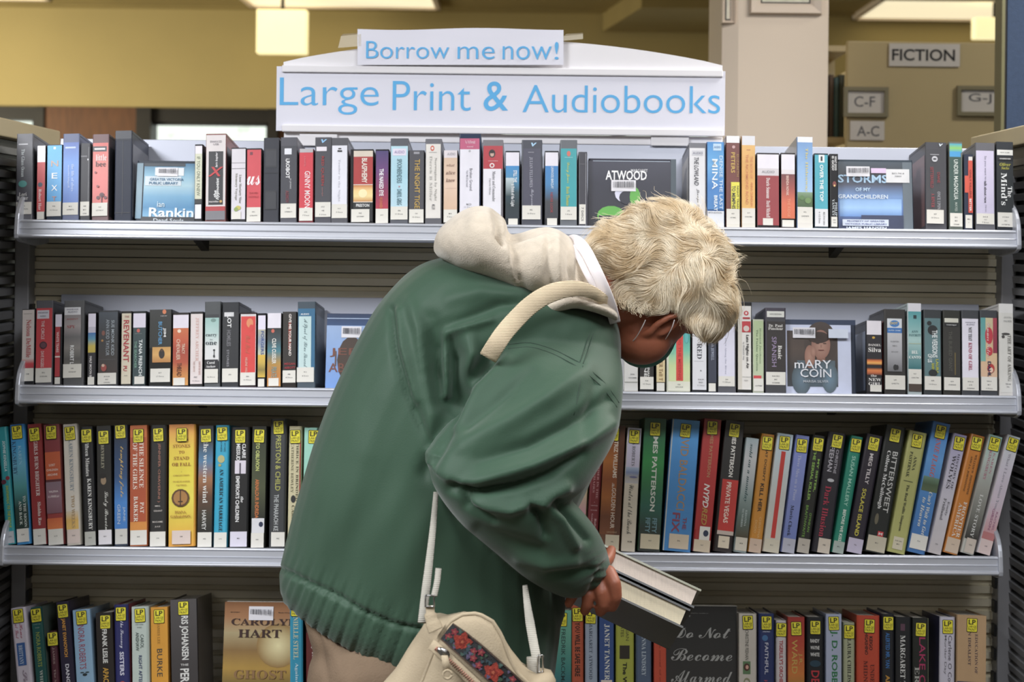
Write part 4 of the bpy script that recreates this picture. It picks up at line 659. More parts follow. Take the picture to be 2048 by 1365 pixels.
# ------------------------------------------------------------------ row 2
q(1, 'C', [
 (42, 69, 0, 620, BK, 'cream audiobook case with red vertical lettering at the left end of the second shelf', [R(0, .01, 1, .68, 'dcd2ce'), G(.66, .78, 'd8c0bc', 'c93a44', 'b43642'), R(.1, .06, .8, .065, '9a9690'), T('Nelson DeMille', .55, .14, .64, .4, 'c05a5c', 's'), L(.78, .95, 'DEM')], dict(k='D')),
 (70, 105, 0, 603, '5c5c62', 'tall red audiobook case lettered THE CIRCLE with a dark disc', [R(0, .09, 1, .8, 'cc3a42'), R(.04, .115, .8, .215, 'dcdae4'), H('RANDOM HOUSE', .42, .145, .6, .1, '66667c', 'n'), H('AUDIO', .42, .185, .36, .1, '66667c', 'n'), T('THE CIRCLE', .42, .24, .46, .2, 'f0dcdc', 'n'), O(.46, .53, .24, '4c2a34'), O(.46, .53, .17, '6a4450'), T('DAVE EGGERS', .42, .60, .79, .2, 'f0dcdc', 'n'), L(.8, .97, 'EGG|GV850040')], ex_s('33333a')),
 (108, 124, 0, 626, BK, 'thin red audiobook case with white top block left of the grey spy case', [R(0, .03, 1, .2, 'e6e0f0'), R(0, .2, .78, .88, 'b42a34'), R(0, .6, .78, .62, 'e8dcd8'), T('WHITE TEARS', .4, .27, .55, .4, 'e8d0d0', 'B'), L(.89, .98, '', .02, .85)], dict(k='D')),
 (126, 168, 0, 603, '5a5a5c', 'tall grey photo audiobook case lettered SPY with rounded label', [R(0, .08, .84, .17, 'dcdce0'), H('RANDOM HOUSE', .42, .105, .6, .08, '77778a', 'n'), H('AUDIO', .42, .135, .5, .1, '77778a', 'n'), G(.17, .82, '8c8688', 'a49c9c', '6c6a6c', '84807c', '5a5856', '77746e', u0=0, u1=.86), H('AGENT', .42, .22, .6, .08, '9c3c3c', 'n'), H('SPY', .36, .31, .42, .16, '9c2c34', 's'), T('ROBERT LI', .42, .53, .76, .2, 'ececec', 'B'), L(.75, .91, 'HAR|GV758047', -.03, .92)], ex_s('33312e')),
 (174, 192, 0, 626, BK, 'thin audiobook case, blue over yellow over black, lettered HALF MOON', [R(0, .02, 1, .2, 'e6e0f0'), R(0, .2, 1, .28, 'c8c4d4'), G(.28, .55, '2c6cb4', '5a9ab4', 'cbb64a', 'c9b03c'), R(0, .55, 1, .88, '1e1c24'), T('HALF MOON B', .4, .6, .88, .32, 'e2dede', 'B'), L(.88, .985, '', .02, .9)], dict(k='D')),
 (195, 236, 0, 623, '3a3c40', 'dark audiobook case with pink figure and two lines of pale lettering', [G(.02, .83, '3c4652', '2c3036', '33302f', '3a2f2c'), T('SUE MONK KIDD', .75, .13, .6, .16, 'a9b4bc', 'n'), T('ANN KIDD TAYLOR', .48, .12, .6, .18, '9aa4ac', 'n'), O(.25, .3, .09, '7c4a3c', 1.5), O(.2, .4, .06, 'b0803c'), R(.0, .65, .9, .653, '66666a'), O(.3, .76, .15, '9a4038', 1.3), O(.26, .73, .08, 'cfb09a'), L(.83, .98, '813.54|KID|GV83836', -.02, .96)], dict(k='D')),
 (241, 263, 0, 624, '2a2826', 'cream audiobook case lettered THE REVENANT in red', [R(0, .03, 1, .97, 'd9cfb8'), H('THE', .55, .075, .5, .22, '9c2c2c', 's'), T('REVENANT', .5, .12, .68, .6, 'b02830', 'B'), T('PU', .42, .73, .8, .4, 'b02830', 'B'), H('PUN', .5, .86, .3, .12, '66666a', 'n')], dict(k='D')),
 (264, 292, 0, 624, '20282a', 'dark green audiobook case with white top block and spaced white capitals', [R(0, .03, 1, .22, 'e6e0f0'), R(0, .22, 1, .98, '2f4448'), O(.42, .26, .13, 'c9584a', 1.2), R(.15, .3, .7, .303, '9aa4a4'), T('TANA FRENCH', .62, .38, .86, .28, 'e4eaea', 'B'), T('THE SEARCHER', .22, .40, .76, .2, '7fae9a', 'n'), L(.87, .97, '', .15, .95)], dict(k='D')),
 (297, 343, 0, 621, '1b1d1c', 'wide black audiobook case with an amber picture of a figure', [G(.0, .5, '2a2c2c', '20241f', '1c201c'), O(.68, .03, .09, 'd97a4a', 1.2), H('NEW', .66, .085, .3, .05, 'c6c6c6', 'n'), T('BUTCHER', .5, .16, .46, .17, '5ca8dc', 'n'), T('JIM', .7, .24, .36, .15, 'e4e4e4', 'B'), G(.49, .69, 'c9964a', 'dba85c', 'b87c3c', u0=.14), O(.58, .58, .14, '241c18', 1.6), O(.58, .53, .07, '4a3424'), L(.77, .945, 'BUT|17 Discs', .06, .98)], dict(k='D')),
 (344, 378, 0, 627, '26201c', 'orange brown audiobook case with white top block right of the wide black one', [R(0, .03, 1, .21, 'e9e2ee'), G(.21, .98, 'cc6a34', 'c4552c', 'a83c24', 'b44a28', 'c9803a', 'd69a4a'), O(.4, .25, .12, 'f0d8c0', 1), T('CHEVALIER', .35, .36, .64, .24, 'e8d0b8', 'n'), T('TRACY', .68, .42, .56, .2, 'e8d0b8', 'n'), T('THREAD', .42, .68, .86, .3, '5c2c1c', 'n'), L(.88, .98, '', .05, .8)], dict(k='D')),
 (379, 406, 0, 625, '2c2a2a', 'pale pink audiobook case with faint red vertical lettering', [R(0, .03, 1, .96, 'e2d6d4'), T('JEFFREY ARCHER', .55, .08, .66, .28, 'd2a8a0', 's'), T('COMETH THE HOUR', .78, .66, .84, .18, 'c9a09a', 's'), T('THE HOUR', .32, .66, .8, .15, 'c9a8a0', 's'), H('ARC', .45, .87, .3, .13, '66666a', 'n'), H('10 Discs', .5, .92, .6, .1, '66666a', 'n')], dict(k='D')),
 (408, 441, 0, 605, '55585a', 'tall mint audiobook case lettered carry the one', [R(0, .15, .93, .19, '33363a'), G(.19, .7, '9cc2bc', 'b6d0cc', 'dcdede', 'e2e2e2', u0=0, u1=.93), O(.55, .22, .18, '77968f', .7), H('carry', .42, .4, .75, .22, '33424a', 's'), H('the', .42, .445, .2, .09, '55666a', 'n'), H('one', .42, .49, .75, .22, '33424a', 's'), O(.62, .57, .07, '2a2c30', 1), R(.6, .57, .64, .66, '2a2c30'), O(.62, .64, .06, '2a2c30', 1.6), R(0, .68, .9, .79, '26262a'), H('Carol', .42, .715, .52, .18, 'ececec', 's'), H('Anshaw', .42, .76, .64, .16, 'ececec', 's'), L(.79, .95, '|12 Discs', 0, .9)], ex_s('3c4044')),
 (443, 478, 0, 606, '34363a', 'tall black audiobook case right of the mint one on the second shelf', [R(0, .12, 1, .78, '26282c'), R(.1, .12, .7, .17, 'd6d6d8'), T('LOT', .42, .15, .3, .26, 'ececec', 'B'), T('HOMILIES', .4, .33, .52, .26, '77777c', 'B'), T('STORIES', .35, .56, .76, .14, '9a9aa0', 'n'), L(.78, .94, 'AAA', 0, .98)], ex_s('55605e')),
 (479, 513, 0, 627, '2a1a1c', 'bright red audiobook case with cream floral flourish', [R(.0, .02, 1, .97, 'd8d4d6'), R(.03, .05, .97, .8, 'd8352f'), O(.6, .14, .22, 'e08a5a', 1.4), O(.7, .2, .14, 'd8352f', 1.4), T('Red Bird', .48, .3, .55, .3, 'c9604a', 'c'), T('HELENE WEL', .4, .6, .8, .14, 'e8b8a8', 'n'), L(.8, .97, 'BEN|10 Discs', 0, .98)], dict(k='D')),
 (514, 532, 0, 628, '1a1c22', 'thin audiobook case, blue letters over yellow taxi picture', [R(0, .03, 1, .22, 'e6e0f0'), G(.22, .56, 'b8b49c', '8c98b0', 'd0cfae'), T('FORGERS', .6, .24, .56, .42, '33508c', 'B'), G(.56, .86, 'dcb63c', 'cfae44', '8c7c3a', 'd9b43a'), L(.88, .985, '', .05, .9)], dict(k='D')),
 (533, 563, 0, 628, '2c2a26', 'audiobook case with white top block, dark above and amber below', [R(0, .0, 1, .2, 'e9e4ee'), G(.2, .98, '2a2c2c', '3a4a50', '3f7c8a', 'b08a3c', 'c07a30', 'c98a3a'), O(.4, .24, .12, 'c9604c', 1.2), T('CLIVE CUSSLER', .5, .34, .68, .3, 'eceae2', 'B'), T('PIRATE', .5, .72, .86, .4, '8f9a8c', 'B'), L(.87, .975, '', .1, .86)], dict(k='D')),
 (564, 593, 0, 625, '26221f', 'black audiobook case lettered GIVE ME YOUR HAND', [R(0, .0, 1, .77, '2b2724'), R(.42, .14, .62, .5, '8c3424'), T('GIVE ME YOUR HAND', .55, .03, .58, .2, 'efe6e0', 'B'), H('MEGAN', .55, .685, .85, .18, '9c2830', 'B'), H('ABBOTT', .55, .735, .85, .18, '9c2830', 'B'), L(.77, .93, 'ABB|8 Discs')], dict(k='D')),
 (594, 631, 0, 605, '4c5862', 'tall steel blue audiobook case with pale script panel, beside the face-out case', [R(0, .08, 1, .79, '2c6a90'), H('AUDIO', .4, .145, .5, .1, 'e9eef2', 'B'), R(.04, .17, .78, .78, 'c3dcdc'), T('A Spool of Blue Thread', .42, .2, .76, .3, '4c6870', 'c'), L(.76, .93, 'MCQ|8 Discs', -.05, .96)], ex_s('66788a')),
 (1248, 1277, 0, 650, 'cfcac0', 'white audiobook case half hidden below the mask on the second shelf', [R(0, .0, 1, .98, 'd8d6d2'), T('another', .5, .3, .6, .2, '9a9a96', 's'), H('DON', .6, .74, .3, .12, '55555a', 'n'), H('GV388', .6, .79, .6, .1, '55555a', 'n'), R(0, .85, 1, .86, '8a8a84')], dict(k='D')),
 (1279, 1309, 0, 640, '1e1e20', 'black audiobook case with white lettering just under the face', [R(0, .02, 1, .8, '2c2a28'), T('SOMEONE', .4, .2, .8, .2, 'dcdcd8', 'B'), T('HANNAH', .62, .55, .8, .18, 'e2e2de', 'B'), L(.79, .96, 'EGA|12 Discs')], dict(k='D')),
 (1311, 1331, 0, 640, '2a2824', 'thin yellow audiobook case beside the one with a red stripe', [R(0, .02, 1, .86, 'dcc99a'), T('JEFFREY ARCHER Tell T', .5, .1, .84, .5, '8c6a44', 's'), L(.87, .98, '', .02, .95)], dict(k='D')),
 (1332, 1381, 0, 640, 'd4d4c0', 'wide turquoise audiobook with a vertical red stripe', [G(.0, .85, '2fa0a8', '3ca8a4', '6fbfa4', 'c6d89c', 'd4dca8', u0=.08), R(.4, .0, .70, .84, 'd2382c'), T('AMONG THE MISSING', .55, .06, .82, .12, 'b02018', 'n'), O(.2, .4, .08, '88c8a8', 3), O(.85, .25, .08, '5cb4b4', 3), L(.85, .98, 'DEA|GV012564', .05, 1, 'dcdccc')], dict(k='P')),
 (1383, 1414, 0, 640, '202226', 'white audiobook case lettered RED in spaced capitals', [R(0, .02, 1, .96, 'dfdfe4'), T('RED', .5, .33, .54, .34, '3c3e4a', 's'), R(.1, .57, .8, .573, '8a8a92'), H('B', .6, .7, .1, .1, '66666a', 'n'), H('818.39', .6, .82, .4, .09, '55555a', 'n'), H('RED', .6, .86, .3, .09, '55555a', 'n'), H('11 Discs', .6, .9, .5, .09, '55555a', 'n')], dict(k='D')),
 (1415, 1434, 0, 640, '22242c', 'thin navy audiobook case right of the white RED one', [R(0, .02, 1, .86, '33384a'), T('LISA JEWELL', .5, .28, .56, .4, 'a8b0c4', 's'), L(.87, .98, '', .02, .9)], dict(k='D')),
 (1435, 1472, 0, 620, '5a5a60', 'tall lilac white audiobook case right of the thin navy one', [R(0, .1, .96, .92, 'dcdaea'), T('The Hare Along the River', .42, .25, .78, .12, 'a8a8bc', 's'), L(.80, .92, 'GLA|11 Discs', 0, .96)], ex_s('77747c')),
 (1474, 1504, 0, 606, '20201e', 'tall white audiobook case lettered Late Nights on Air with red emblems', [R(0, .04, .98, .96, 'e4e0da'), R(.0, .04, .3, .96, 'd2ccc0'), O(.62, .12, .18, 'c02830', 1.0), O(.62, .12, .08, 'ecd8d8', 1.2), R(.35, .165, .9, .185, 'b02830'), R(.3, .21, .95, .33, 'c02a34'), O(.62, .29, .22, 'd8c8c0'), T('Late Nights on Air', .68, .36, .73, .26, '26262a', 'B'), T('by Elizabeth Hay', .4, .44, .64, .14, '66666c', 'n'), R(.3, .82, 1, .823, '66666a'), H('HAY', .6, .86, .3, .09, '66666a', 'n')], ex_s('c0b8ac')),
 (1505, 1528, 0, 640, 'c2c6b0', 'pale green audiobook lettered The Finkler Question', [G(.02, .97, 'b0c294', 'b8c8a0', 'c2ccb0'), T('The Finkler Question', .35, .14, .70, .22, '6a8060', 's'), T('Howard Jacobson', .68, .12, .60, .16, '809470', 's'), R(0, .76, .8, .8, 'cc3c40'), L(.8, .97, '|GV77888')], dict(k='D')),
 (1530, 1572, 0, 617, '4a4550', 'tall dark audiobook case lettered Basic SPANISH with purple side', [R(.05, .04, .95, .11, 'dcdcd4'), H('NEW EDITION', .5, .075, .6, .07, '55555a', 'n'), R(.0, .12, 1, .16, '3a3a40'), R(.05, .16, 1, .74, '2b2523'), H('Dr. Paul', .5, .21, .72, .14, 'e8e6e0', 's'), H('Pimsleur', .5, .245, .76, .13, 'e8e6e0', 's'), T('SPANISH', .42, .34, .69, .24, '9a88a8', 'n'), T('Basic', .72, .44, .6, .2, 'f0eeea', 's'), L(.75, .9, '468.3421|BAS|GV288888', .0, 1), R(0, .9, 1, 1, '3c3c40')], ex_s('8a78a4')),
 (1732, 1765, 0, 643, '1c1a1e', 'audiobook case with a sunset picture, lettered THE NEW GIRL', [R(0, .0, .98, .19, 'ece6ec'), R(0, .19, .98, .96, '221f24'), O(.45, .23, .1, 'c9a030', .8), H('DANIEL', .52, .33, .85, .15, 'e9e6e2', 's'), H('Silva', .52, .395, .85, .3, 'f4f2ee', 's'), G(.52, .6, '6a2c20', 'e07a30', 'f0b050', '7a3420'), G(.64, .74, '4a2420', 'e08038', 'c0602c', '221f24'), H('the', .45, .745, .4, .16, 'e6e2de', 's'), H('NEW', .52, .80, .85, .2, 'f4f2ee', 's'), H('GIRL', .52, .855, .85, .2, 'f4f2ee', 's'), L(.87, .96, '', .2, .96)], dict(k='D', side='6a7488')),
 (1768, 1812, 0, 620, '3c3a38', 'tall grey audiobook case with a blue band and coloured letters on top', [R(.12, .11, .84, .22, 'd8dce0'), O(.48, .17, .24, '3a7cc0', .7), H('DOT', .46, .165, .36, .12, 'e8c84a', 'B'), R(.12, .22, .84, .28, '2f72b8'), H('SUPER CRIME', .48, .25, .6, .06, 'd8e8f4', 'n'), G(.28, .73, 'c4c4c6', 'b2b2b6', '9a9a9e', '6c6c70', u0=.12, u1=.84), H('HARPERS', .48, .38, .42, .07, '77777a', 's'), H('MILL', .48, .43, .24, .07, '77777a', 's'), H('BYATT', .48, .5, .34, .06, '77777a', 's'), O(.5, .68, .1, '2a2a2c', 1.4), O(.6, .68, .06, '2a2a2c', 2), L(.775, .94, 'LAW|GV442TTA', .0, .98)], ex_s('a0322c')),
 (1815, 1844, 0, 608, 'b8c4c4', 'teal audiobook with white cap lettered BEL CANTO', [R(0, 0, 1, .09, 'dcdae0'), G(.09, .72, '4a9aa0', '7fb4b4', 'a8c8c4', '6f9a9c', '2f7076'), R(.4, .13, .65, .17, '22363c'), H('ANN', .5, .31, .5, .18, '3c6a70', 's'), H('PATCHETT', .5, .35, .9, .18, '3c6a70', 's'), H('BEL', .5, .535, .5, .24, 'f0f4f0', 's'), H('CANTO', .5, .59, .9, .22, 'f0f4f0', 's'), R(0, .44, 1, .443, 'c8bc7c'), L(.72, .88, 'PAT|GV837786'), R(0, .88, 1, .96, '4a3c34')], ex_s('8aa4a4')),
 (1847, 1884, 0, 621, '3c4042', 'tall slate teal audiobook case lettered THE VERSIONS OF US', [R(.02, .1, .96, .78, '5c7c80'), O(.5, .24, .3, '1f2426', 1), O(.3, .16, .14, '1f2426', 1), T('THE VERSIONS', .62, .24, .56, .32, 'e4eaea', 'B'), T('OF US', .32, .52, .62, .26, 'e4eaea', 'B'), T('LAURA', .75, .58, .75, .16, 'b8b83a', 'B'), T('BARNETT', .5, .63, .77, .16, 'b8b83a', 'B'), O(.5, .74, .26, '1f2426', .8), L(.78, .94, 'BAR|10 Discs', 0, .97)], ex_s('34383a')),
 (1886, 1922, 0, 622, '34342f', 'tall near-black audiobook case with a framed white tag on top', [R(0, .1, 1, .2, '2a2a28'), R(.05, .095, .9, .145, 'd6d4c6'), R(.08, .16, .86, .19, '111112'), H('Unabridged', .47, .175, .6, .09, 'dcdcdc', 'B'), R(0, .2, 1, .79, '302e2a'), T('THE BURIED GIANT', .4, .25, .72, .2, '55554c', 'n'), R(.65, .5, .72, .76, '6a5c34'), L(.79, .94, 'ISH|GV883868', 0, .97)], ex_s('2c2c2a')),
 (1923, 1959, 0, 622, '44464a', 'tall white audiobook case lettered NOT THAT KIND OF GIRL', [R(0, .1, .98, .8, 'e6e2ee'), H('RANDOM HOUSE', .5, .145, .6, .08, '7a7a8c', 'n'), H('AUDIO', .5, .17, .5, .09, '7a7a8c', 'n'), T('NOT THAT', .48, .2, .36, .22, '3c3c42', 's'), T('KIND OF GIRL', .48, .38, .71, .22, 'a83a5c', 's'), L(.79, .94, '818.60|DUN|GV883864', 0, .98)], ex_s('2c2c2e')),
 (1960, 1996, 0, 622, '44464a', 'tall multicoloured audiobook case with red script and a red-haired figure', [G(.09, .78, 'cfc39c', 'd8b88c', 'dcb89a', u0=0), G(.09, .6, '5aa0a0', '7ab0a4', u0=0, u1=.3), G(.09, .5, 'a83a4c', '8c2c44', u0=.75, u1=1), O(.5, .3, .24, 'c22c3c', 2.2), O(.52, .48, .2, 'c22c3c', 1.4), T('Summer Sisters', .48, .14, .56, .22, 'e8cfc8', 'c'), O(.6, .68, .22, 'b8302c', 1.3), O(.62, .7, .12, 'e8c8b0', 1.3), T('DAHL', .5, .6, .78, .2, '2c2c50', 'B'), L(.78, .94, 'NAR.A|MOY|6 Discs', 0, .97)], ex_s('2c2c2e')),
 (1998, 2028, 0, 609, 'd4d0ca', 'white audiobook lettered THE ART OF ASKING at the right end of the second shelf', [R(0, 0, 1, .1, 'e4e2e0'), R(0, .1, 1, .96, 'dad8d2'), H('AMANDA', .6, .15, .6, .14, '9a9a98', 's'), H('PALMER', .6, .19, .6, .14, '9a9a98', 's'), O(.45, .33, .32, '4c4a48', .28), O(.25, .36, .12, '4c4a48', 1), T('THE ART OF ASKING', .7, .34, .84, .26, '8f8d88', 's'), H('782.42', .6, .87, .4, .09, '66666a', 'n'), H('PAL', .6, .9, .2, .09, '66666a', 'n')], ex_s('a8a49c')),
])
face_out('x', 'face-out pale blue audiobook case with dark arch, behind the green jacket', 651, 800, 628, 1, 0.014, '2a3a58',
  [G(.0, .16, '2a3a58', '34507c'), G(.16, 1, '9ab4dc', '86a8dc', '6f98d8'), R(.0, .06, 1, .07, 'b4c8e4'), O(.34, .62, .19, '4a3c34', 1.7), H('JEFF', .3, .52, .5, .12, '7a4a3c', 'n'), H('ABBOT', .32, .72, .56, .12, '7a4a3c', 'n'), R(.12, .5, .14, .7, '6a5450')] + bars(.22, .45, .19, .27, 22, 5), tilt=-0.02)
face_out('x', 'face-out audiobook case showing a woman resting her chin', 1573, 1714, 640, 1, 0.012, '2c3444',
  [R(0, 0, 1, .07, '2a3a58'), R(0, .07, .93, 1, 'cfd6ee'), G(.15, .9, '4a3e38', '54463e', '3e3a38', '42464c', u0=.02, u1=.74), ('w', .50, .32, .24, '3a2a24', '4a3e38', 1.3), G(.55, .9, '55646c', '5c7080', '4a5862', u0=.16, u1=.7),
   ('w', .22, .80, .14, '6a8090', '4c5a62', 1.6), ('w', .62, .78, .12, '7390a4', '55646c', 1.8), R(.44, .44, .56, .56, '8a6252'), ('w', .50, .335, .135, 'b58c7a', '94695a', 1.55), ('w', .47, .24, .15, '33241f', '3c2c26', .55), ('w', .34, .50, .075, 'b08674', '946a5a', 2.2), ('w', .39, .43, .04, 'b08674', '986e5e', 2.0),
   R(.43, .315, .475, .325, '3c2620'), R(.53, .315, .575, .325, '3c2620'), R(.495, .33, .505, .375, '9a7060'), R(.46, .405, .54, .415, '7c443e'),
   H('mARY', .38, .60, .52, .12, 'e6e8ee', 'n'), H('COIN', .42, .72, .44, .12, 'e6e8ee', 'n'), H('MARISA SILVER', .42, .83, .36, .035, 'c0c4cc', 'n')] + bars(.12, .4, .13, .2, 26, 6) + [R(.6, .13, .88, .25, 'd4dcec')], tilt=-0.02)
